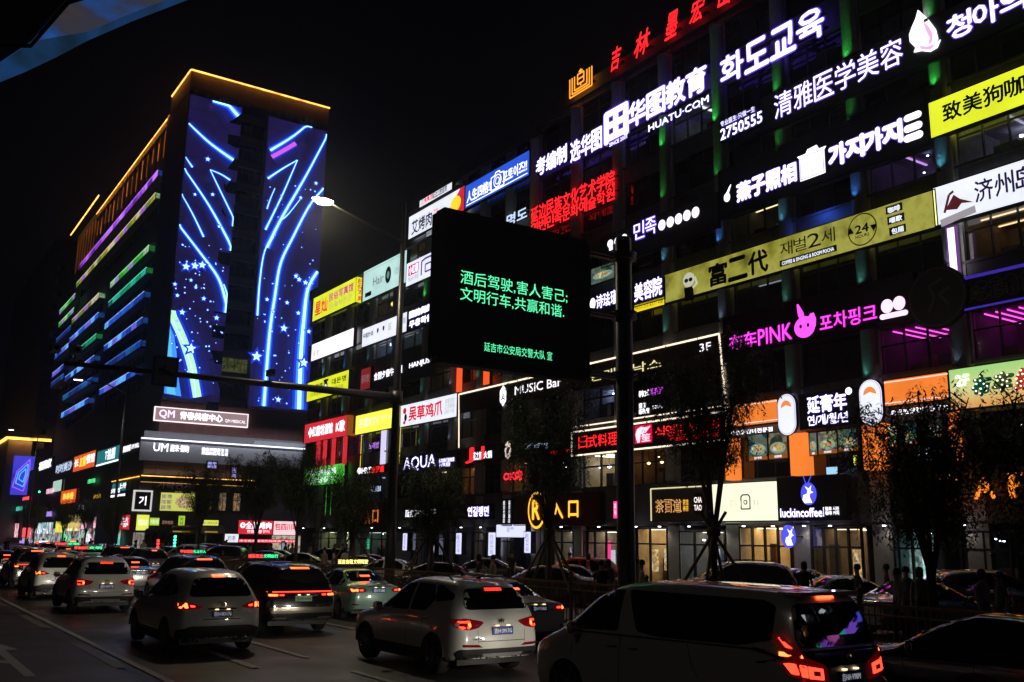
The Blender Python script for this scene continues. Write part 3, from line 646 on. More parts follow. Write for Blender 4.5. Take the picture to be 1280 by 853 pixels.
sign('yellow_lightbox_sign', 'yellow lightbox with a round chef head and 대돈명 crossed by the dark gantry arm', (383.8,479.4,502.3,435.6,463,488), board=YEL, texts=[('大盘鸡', (.12,.52,.4,.8), INK, B2), ('대돈명', (.62,.5,.95,.8), INK, B2), ('순대국밥', (.62,.2,.9,.4), INK), ('全国连锁', (.1,.2,.38,.4), INK)], extra=bbq)
sign('small_red_sign', 'small dark red square sign with a cat-like scribble', (451,461.5,488,463,460,485), board=mat('dull_red', (.3,.03,.035), .5, 0, (.45,.03,.04), .45), texts=[('꽃다방', (.1,.3,.9,.7), INKG)])
sign('restaurant_letter_sign', 'dark teal sign with white 含丽夕餐牛主题 and HANJUS lettering', (466,465,486,541,450,470), board=mat('dark_teal_board', (.01,.03,.045), .4), texts=[('含丽夕餐牛主題', (468,467,476,503,456.5,466), WHITE, B2), ('HANJUS', (512,452,461,537,450,456.5), WHITE, B2)])
def redx(t, r):
    endface(t, r, mat('orange_end', (.4,.12,.02), .5, 0, (.7,.2,.02), .35)); a0, a1, z0, z1 = r; b = MB()
    for f in (.36,.52,.72,.97): slab(S, (a0+(a1-a0)*(f-.03), a0+(a1-a0)*(f+.03), z0-2.6, z0-.06), -.1, .05, REDBOX, 'glowing_post', t)
sign('red_lightbox_sign', 'red lightbox with white 红磨坊 letters standing on four glowing red posts', (380.8,531,554.5,434,519.6,544.5), board=REDBOX, texts=[('❖红磨坊酒馆', (.1,.25,.68,.8), WHITE, B2), ('K歌', (.76,.25,.95,.8), WHITE, B2)], extra=redx)
def y3(t, r):
    a0, a1, z0, z1 = r; b = MB(); m = glow('yellow_line', (.9,.75,.1), .9)
    for u in (.16, 1.02): strip(S, [(a0+(a1-a0)*u, z0-.1), (a0+(a1-a0)*u, z0-3.0)], .08, .02, m, 'led_line', t)
    slab(S, (a0+(a1-a0)*.62, a0+(a1-a0)*.73, z0-2.9, z0-.1), 0, .05, glow('pale_banner', (.75,.7,1.), 1.), 'lit_banner', t); text(S, '노래방', (a0+(a1-a0)*.35, a0+(a1-a0)*.58, z0-1.5, z0-.95), .03, glow('violet_neon', (.55,.25,1.), 1.4), 'lettering', t)
sign('yellow_lightbox_sign', 'glaring yellow lightbox with washed-out pinkish letters behind the lamp post', (444.5,520.4,543.7,500.2,508,533), board=glow('lightbox_glare_yellow', (1.,.95,.08), 1.15), texts=[('名都KTV', (.08,.3,.55,.8), glow('washed_pink', (1.,.75,.6), 1.2), B2), ('명도노래방', (.6,.45,.95,.75), glow('washed_pink', ()))], extra=y3)
def wc(t, r):
    b = MB(); a0, a1, z0, z1 = r; A_ = lambda u, v: (a0+(a1-a0)*u, z0+(z1-z0)*v)
    disc(S, *A_(.08,.72), .28, .25, .02, INKR, mb=b, th=.01); disc(S, *A_(.1,.4), .22, .3, .02, mat('navy_print', (.02,.03,.15), .5), mb=b, th=.01); disc(S, *A_(.08,.17), .2, .14, .02, INKR, mb=b, th=.01); b.build('figure_print', None, t)
sign('white_lightbox_sign', 'white lightbox with bold red 吴草鸡爪 characters', (500.8,507.6,534.3,571,492.2,520.4), board=LBOX, texts=[('吴草鸡爪', (.16,.2,.77,.82), INKR, dict(bold=.04, split=True)), ('吴草닭발\n正宗美味\n好吃不贵', (.81,.15,.97,.85), INKG)], extra=wc)
sign('round_letter_sign', 'white outlined AQUA letters with two small rows of characters beside them', (503,569,593,571,566,585), board=BLKB, texts=[('AQUA', (504.5,572.5,590,544.7,568,586), WHITE, dict(rim=HALO, bold=-.01)), ('水文化休闲洗浴会馆\n수중문화 찜질방', (549,573.5,584,568,572,582.5), WHITE, dict(rim=HALO, bold=.03))])
def grx(t, r):
    a0, a1, z0, z1 = r; b = MB(); m = glow('green_line', (.08,.7,.08), .45)
    for u in (.02,.6,.72,.98): strip(S, [(a0+(a1-a0)*u, z0-.05), (a0+(a1-a0)*u, z0-(2.8 if u > .5 else .3))], .1, .02, m, 'led_line', t)
sign('green_lightbox_sign', 'bright green lightbox half covered by tree leaves below the red posts', (380,587,608,430.7,578,604), board=GRN, texts=[('春川铁板鸡', (.1,.5,.8,.85), LBOX, B2), ('춘천닭갈비', (.1,.12,.75,.42), LBOX, B2), ('☺', (.84,.3,.97,.7), INK)], extra=grx)
sign('small_letter_sign', 'small white HRT and red 全罗道 letters above the street trees', (446,584,594,486,581,591), board=BLKB, texts=[('●HRT', (447,585.5,592.5,464,583.5,591.5), WHITE, B2), ('全罗道', (464.5,583.5,591.5,480,582,590), RED, B2)])
sign('small_letter_sign', 'small pale blue glowing oval shop name under the red 全罗道 letters', (462,607,616,476,606,615), texts=[('ALIBI', (0,0.1,1,.8), glow('pale_blue', ()), B2)])
# --- music bar banner
def musx(t, r):
    b = MB(); strip(S, [rp(573.8,560), rp(573.8,493.3), rp(661.4,472.7), rp(740,454.3)], .11, .03, WARMW, mb=b); b.build('led_line', None, t)
    b = MB(); a, z = rp(629, 495); poly(S, [(a+.42*math.sin(k*math.pi/3), z+.72*math.cos(k*math.pi/3)) for k in range(6)], .03, WHITE, mb=b); strip(S, [(a+.25,z-.3),(a,z-.1),(a-.25,z-.3)], .05, .045, INK, mb=b); strip(S, [(a,z+.45),(a,z-.1)], .05, .045, INK, mb=b); b.build('hexagon_logo', None, t)
sign('banner_sign', 'brown banner with MUSIC Bar letters and a white hexagon, edged by a bright line', (574.5,494,515,742,455,483), board=BRB, texts=[('MUSIC Bar', (644,481,493,702,474,484), WHITE, dict(bold=.01))], extra=musx)
def flw(t, r):
    b = MB(); a, z = rp(635, 563); m = glow('pale_petal', (1.,.8,.7), .9)
    for k in range(8): 
        q = k*math.pi/4; disc(S, a+.25*math.sin(q), z+.42*math.cos(q), .12, .17, .03, m, mb=b, k=10)
    b.build('flower_logo', None, t)
sign('hotpot_letter_sign', 'red and white 花之恋火锅 letters with a pale flower on dark panel', (576,561,579,700,548,566), board=mat('olive_dark', (.05,.05,.045), .6), texts=[('J', (583,561,580,592,560,578), RED, B2), ('花之恋', (592,566,576,602,564,574), WHITE, B2), ('J', (599,559,575,605,558,574), RED, B2), ('火锅', (605,566,574,615,562,572), WHITE, B2), ('CoffeeKing', (655,556,564,685,551,560), glow('pale_blue', ()), B2)], extra=flw)
sign('small_red_letter_sign', 'slim row of small red letters left of the framed Japanese restaurant sign', (684,565,570,712,561.5,566.5), texts=[('음식문화거리', (0,0,1,1), RED, B2)])
def frm(t, r):
    a0, a1, z0, z1 = r; b = MB(); strip(S, [(a0,z0),(a0,z1),(a1,z1),(a1,z0),(a0,z0)], .09, .03, WARMW, mb=b); strip(S, [(a0,z1+.3),(a1,z1+.3)], .07, .03, WARMW, mb=b); b.build('led_line', None, t)
    b = MB(); q = S.rect((794,533,556,815,530,552)); slab(S, q, 0, .03, glow('ox_red', (.8,.0,.06), 1.), None, mb=b)
    A_ = lambda u, v: (q[0]+(q[1]-q[0])*u, q[2]+(q[3]-q[2])*v)
    poly(S, [A_(.15,.05),A_(.3,.05),A_(.35,.5),A_(.65,.55),A_(.95,.9),A_(.6,.85),A_(.4,.92),A_(.15,.8),A_(.05,.5)][::-1], .045, LBOX, mb=b, th=.01); text(S, '笙', (*[A_(.4,0)[0], A_(.92,0)[0]], A_(0,.08)[1], A_(0,.5)[1]), .05, LBOX, 'lettering', t, .03); b.build('ox_logo', None, t)
sign('framed_neon_sign', 'red neon 日式料理 and 식영일석토리 letters inside a warm light frame', (714.7,541.5,571.5,908,513.5,548.6), board=mat('dark_olive_board', (.03,.032,.026), .5), texts=[
    ('日式料理', (723,546,560,773,540,557), RED, dict(split=True, bold=.0)), ('식영일석토리', (819,533,547,900,524,540), RED, dict(split=True, bold=-.005)), ('以赤云烧鸟日式料理 包房 矢新田', (838,547,552,898,541,546), RED, B2)], extra=frm)
def bro(t, r):
    b = MB(); strip(S, [rp(738,454.7), rp(899,417.5), rp(904,470), rp(908,514)], .1, .03, WARMW, mb=b); b.build('led_line', None, t)
sign('banner_sign', 'brown banner with outlined yellow 한매직낙스 letters and a small 3F', (741,456,484,905,417,452), board=BRB, texts=[('한매직낙스', (738,466,475,827,448,463), glow('pale_gold', (.85,.8,.35), 1.2), dict(bold=-.012)), ('3F', (875,430,440,889,428,438), WHITE, dict(bold=-.01))], extra=bro)
sign('kpop_letter_sign', 'small sign with white 韩式 and purple K-POP lettering right of the steel column', (796,485,522,834,479,516), board=BLKB, texts=[('韩式', (799,489,497,812,487,495), WHITE, B2), ('K-POP', (814,486,495,829,484,492), glow('neon_purple', (.75,.1,1.), 1.5), B2), ('通宵\n练歌房', (799,505,519,812,502,516), WHITE, B2), ('soul₁', (816,506,513,828,503,511), WHITE)])
# --- row 3/4
def balls(t, r):
    b = MB()
    for (x, y) in ((827.5,281.6),(838,277.7),(848.3,273.8),(858.8,269.6),(869.5,265.7)):
        a, z = rp(x, y); disc(S, a, z, .27, .3, .03, WHITE, mb=b); disc(S, a, z, .19, .21, .04, PINKW, mb=b, th=.01)
    b.build('ball_logo', None, t); b = MB()
    for i, (x, y) in enumerate(((763,304.8),(771.7,301.5),(780.5,297.8))):
        a, z = rp(x, y); disc(S, a, z, .24, .24, .03, WHITE, mb=b); disc(S, a, z, .14, .14, .04, PINKW, mb=b, th=.01)
        slab(S, (a-.2+.1*i, a+.08+.05*i, z-.42, z-.2), 0, .03, WHITE, None, mb=b)
    b.build('round_letter', None, t)
sign('ball_letter_sign', 'grey banner with outlined 민족 letters between rows of glowing balls', (752,300,335,897,238,285), board=GREYB, texts=[('민족', (792,281,300,821,269,292), WHITE, dict(rim=HALO, bold=.0, rimw=.06, split=True))], extra=balls)
def fud(t, r):
    b = MB(); a, z = rp(1078, 287); K = mat('black_print', ()); disc(S, a, z, .74, .74, .02, K, mb=b, hole=.93, th=.01, k=40)
    for s_, x, y in ((1,1063.5,290),(-1,1092.5,284)):
        q, zz = rp(x, y); poly(S, [(q-.17,zz-.12*s_),(q+.17,zz-.12*s_),(q,zz+.2*s_)], .03, K, mb=b, th=.01)
    for c in ((975,326,333.5,1046,306.5,314.5),(1107.5,258.5,268,1128,253.5,263.5),(1109.5,271,281,1130.5,266.5,276.5),(1112,285,295,1132.5,280,290)): slab(S, S.rect(c), 0, .02, K, None, mb=b)
    b.build('printed_shapes', None, t)
    q = [('24', (1069.5,283,293,1086,278.5,289.5)), ('HOURS', (1070,295,298.5,1087,291,295))]
    for s_, c in q: text(S, s_, S.rect(c), .03, K, 'lettering', t, .03)
    for s_, c in (('COFFEE & SINGING & ROOM POCHA', (978,327.5,332.3,1043,309,313.3)), ('咖啡', (1110.5,260,267,1125.5,256,263.3)), ('唱歌', (1112.5,272.5,279.7,1128,269,275.7)), ('包厢', (1115,286.5,293.5,1130,282.3,289.5))): text(S, s_, S.rect(c), .035, LBOX, 'lettering', t, .04)
    b = MB(); a, z = rp(861, 350); disc(S, a, z, .42, .4, .02, glow('pale_hair', (.75,.75,.6), .7), mb=b, th=.01)
    for d in (-.16, .16): disc(S, a+d, z-.02, .14, .11, .035, K, mb=b, th=.01, k=12)
    poly(S, [(a+.35,z-.4),(a-.3,z-.4),(a-.4,z-1.15),(a+.3,z-1.15)], .02, mat('dark_figure_print', (.05,.05,.06), .5), mb=b, th=.01); strip(S, [(a-.3,z-.5),(a-.6,z-.3),(a-.45,z+.05)], .12, .03, glow('pale_hair', ()), mb=b); b.build('girl_print', None, t)
sign('gold_banner_sign', 'long mottled gold banner with black 富二代 재벌2세 and a round 24 HOURS mark', (831,344,380.5,1170,237.5,281.8), board=GOLDP, texts=[
    ('富二代', (886,333,357,961,310,341), mat('black_print', ()), dict(split=True, bold=.04)), ('재벌2세', (975,304,319,1045,284,304), mat('black_print', ()), dict(split=True, bold=-.005, name='character'))], extra=fud)
def jej(t, r):
    b = MB(); a, z = rp(1196, 253); m = glow('maroon_print', (.22,.03,.04), .35)
    poly(S, [(a+.5,z-.2),(a+.1,z+.35),(a-.15,z+.1),(a-.7,z-.2),(a-.2,z-.1),(a+.0,z-.3)], .02, m, mb=b, th=.01); strip(S, [(a+.55,z-.3),(a+.3,z+.4),(a+.1,z+.5)], .1, .02, m, mb=b); strip(S, [(a+.75,z-.7),(a-.75,z-.5)], .3, .02, glow('faint_grey', (.5,.45,.5), .7), mb=b); b.build('rider_logo', None, t)
sign('white_lightbox_sign', 'long white lightbox with dark 济州岛 characters and a faint rider crest', (1168,235.2,281.1,1380,168,225), board=LBOX, texts=[('济州岛烤肉', (1218,229,258,1352,184,212), INKP, dict(split=True, bold=.02))], extra=jej)
sign('vertical_light_strip', 'tall white glowing vertical strip under the end of the gold banner', (1186,284.9,342.8,1195,283.8,341.7), board=glow('strip_white', (1.,.92,1.), 1.7), th=.12, frame=glow('strip_edge', (.3,.1,.5), .5), cat='light')
def bun(t, r):
    b = MB(); a, z = rp(1006, 409); K = mat('black_print', ()); disc(S, a, z, .58, .5, .03, MAG, mb=b)
    for (x0, y0, x1, y1, wd) in ((1005,404,997,381,.3),(1012,403,1015,392,.3),(1015,392,1019,408,.28)):
        (p, q), (p2, q2) = rp(x0, y0), rp(x1, y1); strip(S, [(p,q),((p+p2)/2,(q+q2)/2),(p2,q2)], [wd*.7,wd,wd*.25], .03, MAG, mb=b)
    for d in (-.22,.2): disc(S, a+d, z+.05, .08, .1, .05, K, mb=b, th=.01, k=8)
    b.build('bunny_logo', None, t); b = MB()
    for (x, y) in ((1109,383),(1124,379.2)): p, q = rp(x, y); disc(S, p, q, .28, .3, .03, PINKW, mb=b)
    q = S.rect((1103,394,400,1132,387,394)); slab(S, q, 0, .03, PINKW, None, mb=b); rr = (q[3]-q[2])/2
    for e in q[:2]: disc(S, e, q[2]+rr, rr, rr, .03, PINKW, mb=b)
    b.build('face_logo', None, t)
sign('pink_neon_sign', 'magenta neon 布车PINK and 포차핑크 with a bunny head and a pale smiling face mark', (905,398,445,1142,341,398), board=BLKB, texts=[
    ('布车', (912,419,438,946,414,433), MAG, dict(rim=MAGR, bold=.0)), ('PINK', (948,411,431,990,405,425), MAG, dict(rim=MAGR, bold=-.02)), ('포차핑크', (1025,395,415,1096,379,401), MAG, dict(rim=MAGR, bold=-.005))], extra=bun)
def orn(t, r):
    b = MB(); m = glow('deep_blue_line', (.1,.05,.8), .4); m2 = mat('grey_wire', (.15,.15,.17), .4, .6)
    a0, a1, z0, z1 = r; strip(S, [(a0,z0),(a0+.25,(z0+z1)/2),(a0,z1),(a1,z1)], .12, .03, m, mb=b); strip(S, [(a0,z0),(a1,z0)], .08, .03, m, mb=b)
    rs = random.Random(3)
    for k in range(9):
        c = a0+(a1-a0)*(k+.8)/10; h = (z1-z0)*.33; zc = (z0+z1)/2
        for sg in (1,-1): strip(S, [(c+.30*math.cos(q/2.)*(1-q/22), zc+sg*(h*.5+h*.5*math.sin(q/2.)*(1-q/22))) for q in range(12)], .035, .04, m2, mb=b, th=.02)
    b.build('scroll_work', None, t); b = MB(); a, z = rp(1173, 372); disc(S, a, z, 1.3, 1.3, .12, mat('dark_roundel', (.03,.03,.035), .4), mb=b, th=.2, k=36); disc(S, a, z, 1.22, 1.22, .14, m2, mb=b, hole=.95, th=.02, k=36)
    strip(S, [(a+.4,z-.6),(a+.1,z),(a+.3,z+.5),(a-.3,z+.7)], .12, .14, m2, mb=b); strip(S, [(a-.5,z-.4),(a-.1,z+.1),(a-.6,z+.3)], .12, .14, m2, mb=b); b.build('roundel', None, t)
sign('ornate_dark_sign', 'dark blue-edged sign with wire scrollwork and a large dark roundel', (1195,351,389,1400,304,350), board=mat('violet_black', (.012,.008,.04), .5), texts=[('❀酒館酒館', (.08,.25,.8,.75), mat('grey_wire', ()), dict(bold=-.02))], extra=orn)
sign('beauty_salon_sign', 'violet-white 美容院 letters above a yellow strip right of the steel column', (740,378,400,831,344,372), board=NAVY, texts=[('●诗珐瑾', (738,372,388,772,362,380), WHITE, dict(rim=HALO, bold=.02)), ('美容院', (793,354,376,828,347,370), WHITE, dict(rim=HALO, split=True, bold=.03))])
sign('yellow_strip_sign', 'narrow yellow strip with a phone number under the 美容院 letters', (793,381.5,390.5,831,371.5,381.5), board=glow('strip_yellow', (1.,.75,.02), 1.), th=.1, texts=[('0433-255-8377 4楼', (.04,.2,.96,.8), INK)])
FOOD = patchy('food_photo_a', [(.02,.05,.04),(.18,.10,.05),(.35,.28,.16),(.05,.12,.1)], .6, 2.2)
FOOD2 = patchy('food_photo_b', [(.01,.06,.09),(.10,.16,.08),(.2,.22,.2),(.03,.12,.14)], .6, 2.4)
def poster(c, lb, m=FOOD, cap=True, group=None, plate=True):
    def ex(t, r):
        b = MB(); a0, a1, z0, z1 = r
        if plate: disc(S, (a0+a1)/2, z0+(z1-z0)*.42, abs(a1-a0)*.42, (z1-z0)*.22, .02, glow('plate_rim', (.25,.5,.4), .7), mb=b, th=.01); disc(S, (a0+a1)/2, z0+(z1-z0)*.44, abs(a1-a0)*.33, (z1-z0)*.16, .03, patchy('dish', [(.85,.75,.6),(.35,.12,.04),(.75,.5,.2),(.12,.3,.06)], .8, 6), mb=b, th=.01)
        if cap: slab(S, (a0, a1, z0, z0+(z1-z0)*.17), 0, .015, glow('caption_orange', (.5,.16,.03), .5), None, mb=b)
        if b.v: b.build('printed_dish', None, t)
        if cap: text(S, '招牌菜', (a0+(a1-a0)*.3, a0+(a1-a0)*.7, z0+(z1-z0)*.04, z0+(z1-z0)*.13), .025, LBOX, 'lettering', t, .03)
    return sign('food_poster', lb, c, board=m, th=.06, cat='poster', extra=ex, group=group, fw=.03)
poster((739,336,352,768,328,366-14), 'pair of lit food pictures in a window left of the steel column', FOOD2, False, plate=True)
G = 'food posters in the restaurant windows'
poster((936,545,577,959,542,574), 'food poster of a green-rimmed bowl beside the left orange panel pillar', FOOD2, group=G)
poster((961,542,575,984,540,572), 'food poster just right of the green-rimmed bowl poster', FOOD, group=G)
poster((1012,542,570,1021,541,569), 'narrow food poster just right of the middle orange pillar', FOOD2, group=G)
poster((1023,541,569,1046,538,566), 'food poster of many small dishes under the 延膏年 letters', patchy('food_photo_c', [(.02,.05,.16),(.35,.3,.15),(.1,.16,.06),(.5,.4,.25)], .6, 6), group=G)
poster((1048,538,566,1072,535,563), 'food poster of a round pan nearest the white oval logo', FOOD2, group=G)
poster((1110,533,560,1121,531,558), 'yellowish narrow food poster right of the tall oval logo', patchy('food_photo_d', [(.6,.55,.1),(.8,.75,.5),(.2,.3,.1)], .7, 9), group=G)
poster((1124,531,557,1146,528,554), 'food poster half hidden by willow leaves', FOOD2, group=G)
poster((1160,526,548,1178,523,545), 'reddish food poster nearest the bright green sign, behind leaves', FOOD, group=G)
# --- the orange grilled chicken restaurant
def yan(t, r):
    b = MB(); a, z = rp(1061, 489); disc(S, a, z, .16, .16, .03, WHITE, mb=b); b.build('dot_logo', None, t)
sign('channel_letter_sign', 'bold white 延膏年 letters over a smaller slashed Korean row', (1000,496,536,1068,484,530), board=BLKB, texts=[('延膏年', (1009,497,518,1059,490,511), WHITE, dict(rim=HALO, split=True, bold=.03, rimw=.02)), ('연/개/월/년', (1010,520,533,1060,514.5,527.5), WHITE, dict(rim=HALO, bold=.02, rimw=.02))], extra=yan)
def oval(cx, cy, w, h, lb):
    a, z = rp(cx, cy); aw = w/2; base = Vector(S.p(a, z-h/2)); t = thing('oval_logo_sign', lb, 'sign', base, 0, 'white oval logos of the orange restaurant')
    def caps(w_, h_, n, m, mb):
        pts = []; R_ = w_/2
        for k in range(13): q = math.pi*k/12; pts.append((a+R_*math.cos(q), z+(h_/2-R_)+R_*math.sin(q)))
        for k in range(13): q = math.pi+math.pi*k/12; pts.append((a+R_*math.cos(q), z-(h_/2-R_)+R_*math.sin(q)))
        poly(S, pts, n, m, mb=mb, th=.15)
    b = MB(); caps(w, h, .05, BLKM, b); caps(w-.08, h-.08, .06, LBOX, b); caps(w-.16, h-.16, .07, glow('violet_line', ()), b); caps(w-.2, h-.2, .08, LBOX, b); b.build('oval_plate', None, t)
    b = MB(); o = glow('hair_orange', (1.,.3,.08), .9); k = 14
    pts = [(a+w*.27*math.cos(math.pi*i/k), z+h*.16+w*.3*math.sin(math.pi*i/k)) for i in range(k+1)]+[(a, z+h*.22)]
    poly(S, pts, .1, o, mb=b, th=.02)
    for d in (-.13, .13): strip(S, [(a+w*(d-.06), z+h*.02), (a+w*d, z+h*.045), (a+w*(d+.06), z+h*.02)], .025, .095, glow('faint_print', ()), mb=b, th=.01)
    disc(S, a, z-h*.08, w*.05, h*.012, .095, glow('faint_print', ()), mb=b, th=.01, k=10); b.build('face_print', None, t)
    for ch in t.children: ch.location = -base
oval(984.5, 518.5, 1.12, 2.0, 'white oval face logo half covered by leaves, left of the 延膏年 letters')
oval(1089.5, 503.5, 1.18, 2.05, 'tall white oval face logo with orange hair, right of the 延膏年 letters')
def oline(t, r):
    a0, a1, z0, z1 = r; b = MB()
    for v in (.1, .93): strip(S, [(a0,z0+(z1-z0)*v),(a1,z0+(z1-z0)*v)], .045, .02, glow('line_pale', (1.,.8,.75), 1.), mb=b, th=.01)
    b.build('led_line', None, t)
sign('orange_panel_sign', 'orange lit panel with small white Korean letters below, left of an oval logo', (910,508,535,972,499,527), board=ORG, texts=[('숯불닭갈비전문점', (914,540,545,966,533,539), WHITE, B2)], extra=oline)
sign('orange_panel_sign', 'orange lit panel above a white 화근한닭갈비전문점 row, beside the lime marquee sign', (1106,477,508,1186,464.6,498.5), board=ORG, texts=[('화근한닭갈비전문점', (1114,513.5,519.5,1185,505,512), WHITE, B2)], extra=oline)
for c, lb in (((907,549,601,917,547.5,599),'narrow orange glowing pillar left of the food posters'),((988,543,595,1007,541,593),'orange glowing pillar between the two groups of food posters'),((1079,532,588,1105,529,586),'wide orange glowing pillar under the tall oval logo'),((1187,516,575,1200,514,573),'orange glowing pillar behind leaves under the bright green sign')):
    sign('glowing_pillar', lb, c, board=ORG, th=.5, cat='pillar', group='orange glowing pillars', frame=ORG, fw=.01)
def buc(t, r):
    b = MB(); a0, a1, z0, z1 = r
    for k in range(1, 14): 
        u = k/14; slab(S, (a0+(a1-a0)*u, a0+(a1-a0)*u-.015, z0, z1), 0, .006, glow('seam', (.5,.6,.3), .8), None, mb=b)
    b.build('panel_seam', None, t)
    for ch, c, m in (('布', (1217,472,496,1240,469,492), mat('deep_green_letter', (.0,.10,.06), .4, 0, (.0,.12,.06), .5)), ('车', (1242,468,491,1268,464,487), mat('dark_olive_letter', (.05,.09,.02), .4, 0, (.08,.14,.03), .5)), ('红', (1270,463,488,1296,459,483), mat('brick_letter', (.3,.04,.01), .4, 0, (.6,.06,.02), .6)), ('灯', (1300,459,483,1326,455,478), mat('deep_green_letter', ()))):
        q = S.rect(c); o = text(S, ch, q, .12, m, 'character', t, .06, shear=.25); text(S, ch, q, .06, m, 'character_return', o, .09, shear=.25)
        e = MB(); rs = random.Random(ord(ch)); bl = glow('marquee_bulb', (1.,.95,.75), 2.2)
        vs, fs = glyphs(ch, 0, .25); x0_, x1_ = min(v.x for v in vs), max(v.x for v in vs); y0_, y1_ = min(v.y for v in vs), max(v.y for v in vs); put = []
        for f in fs:                                # bulbs sit along the strokes
            for w3 in ((1,1,1),(4,1,1),(1,4,1),(1,1,4)):
                cxx = sum(vs[a].x*w3[min(n_,2)] for n_, a in enumerate(f[:3]))/sum(w3); cyy = sum(vs[a].y*w3[min(n_,2)] for n_, a in enumerate(f[:3]))/sum(w3)
                a_ = q[0]+(cxx-x0_)/(x1_-x0_)*(q[1]-q[0]); z_ = q[2]+(cyy-y0_)/(y1_-y0_)*(q[3]-q[2])
                if all((a_-p)**2+(z_-r_)**2 > .0225 for p, r_ in put): put.append((a_, z_)); disc(S, a_, z_, .035, .035, .15, bl, mb=e, k=6, th=.03)
        o_ = e.build('bulb_row', None, o); o_['kind'] = 'stuff'
YG = bpy.data.materials.new('lime_to_peach'); YG.use_nodes = True
def _yg():
    nt = YG.node_tree; b = nt.nodes['Principled BSDF']; tc = nt.nodes.new('ShaderNodeTexCoord'); sp = nt.nodes.new('ShaderNodeSeparateXYZ'); nt.links.new(tc.outputs['Generated'], sp.inputs[0])
    r = nt.nodes.new('ShaderNodeValToRGB'); r.color_ramp.elements[0].color = (.85,.42,.12,1); r.color_ramp.elements[1].color = (.45,.8,.25,1); r.color_ramp.elements[0].position = .1; r.color_ramp.elements[1].position = .9
    e = r.color_ramp.elements.new(.5); e.color = (.8,.8,.35,1)
    nt.links.new(sp.outputs['Z'], r.inputs['Fac']); nt.links.new(r.outputs[0], b.inputs['Emission Color']); nt.links.new(r.outputs[0], b.inputs['Base Color']); b.inputs['Emission Strength'].default_value = .85
_yg()
sign('marquee_sign', 'lime and peach coloured lit sign with bulb-studded 布车 characters', (1187,464,512.5,1400,431,490), board=YG, texts=[('2F', (1195,471,484,1211,467,480), WHITE, B2)], extra=buc)
# --- ground floor row
def deer(t, r):
    b = MB(); a, z = rp(1011, 617.5); bl = glow('deer_blue', (.07,.08,.85), 1.2); disc(S, a, z, .42, .5, .03, bl, mb=b)
    pts = [(.2,-.35),(-.22,-.36),(-.34,-.22),(-.28,-.05),(-.08,.0),(-.02,.12),(-.18,.3),(.04,.2),(.2,.32),(.14,.12),(.3,.05),(.1,.0),(.06,-.1)]
    poly(S, [(a-p*.95, z+q*1.15) for p, q in pts], .05, WHITE, mb=b, th=.01)
    for d in (-1, 1): strip(S, [(a+.05,z+.32),(a+.05+d*.1,z+.55),(a+.02+d*.22,z+.8)], .03, .05, bl, mb=b)
    b.build('deer_logo', None, t)
sign('coffee_shop_sign', 'black sign with blue deer roundel and white luckincoffee lettering', (973,600,651,1057,593,648), board=BLKB, texts=[('luckincoffee', (976,637,648,1028,634,645), WHITE, dict(rim=HALO, bold=.022, rimw=.02)), ('瑞幸 시원\n咖啡 커피', (1032,634.5,645,1049,632.5,643), WHITE, dict(bold=.02)), ('|', (1029.5,634,646,1030.3,634,646), WHITE)], extra=deer)
def arch(t, r):
    b = MB(); a, z = rp(932, 628); strip(S, [(a+.28,z-.32),(a+.28,z+.25),(a+.18,z+.35),(a-.18,z+.35),(a-.28,z+.25),(a-.28,z-.32),(a+.28,z-.32)], .06, .02, mat('grey_dark_print', (.1,.1,.1), .5), mb=b); disc(S, a, z, .12, .12, .02, mat('grey_dark_print', ()), mb=b, hole=.6, k=12); b.build('arch_logo', None, t)
sign('cream_lightbox_sign', 'large blank-looking cream white lightbox with a faint grey arch mark', (886.5,606.8,653,972,600.9,649), board=CREAM, texts=[('anin', (913,622,634,927,622,633), glow('faint_grey2', (.7,.7,.55), .9)), ('ni', (938,622,633,949,621,631), glow('faint_grey2', ()))], extra=arch)
def tea(t, r):
    b = MB(); a, z = rp(874, 630); disc(S, a, z, .42, .55, .08, BLKM, mb=b, th=.1); b.build('round_plate', None, t); text(S, 'CHA\nTAO', (a+.27, a-.27, z-.33, z+.33), .1, glow('pale_rose', (1.,.85,.8), 1.3), 'lettering', t, .03)
    b = MB(); a0, a1, z0, z1 = r; strip(S, [(a0,z0),(a0,z1),(a1,z1)], .06, .03, glow('led_line_soft', (1.,.85,.5), .9), mb=b); b.build('led_line', None, t)
sign('tea_shop_sign', 'grey shop sign with gold backlit 茶百道 characters and a round dark plate', (814,613,652,884,606,650), board=mat('warm_grey_board', (.1,.09,.08), .6), texts=[('茶百道', (819,626,641,852,624,640), mat('black_print', ()), dict(rim=glow('gold_rim', (1.,.5,.15), 1.1), split=True, bold=-.01, rimw=.03)), ('茶馆\n禅茶', (854,625,640,861,624,639), GOLD)], extra=tea)
def entr(t, r):
    b = MB(); a, z = rp(671, 638); disc(S, a, z, .92, 1.15, .04, GOLD, mb=b, hole=.87, k=36); b.build('ring_logo', None, t); text(S, 'R', (a+.42, a-.35, z-.55, z+.6), .05, GOLD, 'logo', t, .04)
sign('entrance_sign', 'dark red board with yellow glowing 入口 and a ringed letter logo', (643,621,657,749,616,655), board=WOODB, texts=[('入', (690,627,649,704,626,648), GOLD, B2), ('口', (711,627,647,723,626,646), GOLD, B2)], extra=entr)
sign('noodle_shop_sign', 'row of bluish white letters ending in 연길냉면 behind the street trees', (505,634,650,613,631,648), board=BLKB, texts=[('延吉', (507,638,647,517,637,646), WHITE, B2), ('冷面王', (519,637,646,548,636,645), WHITE, B2), ('진', (553,635,646,558,635,646), GOLD), ('연길랭면', (585,634,646,611,633,645), WHITE, dict(rim=HALO, bold=.03))])
WK = glow('kiosk_white', (.72,.74,1.), 1.15)
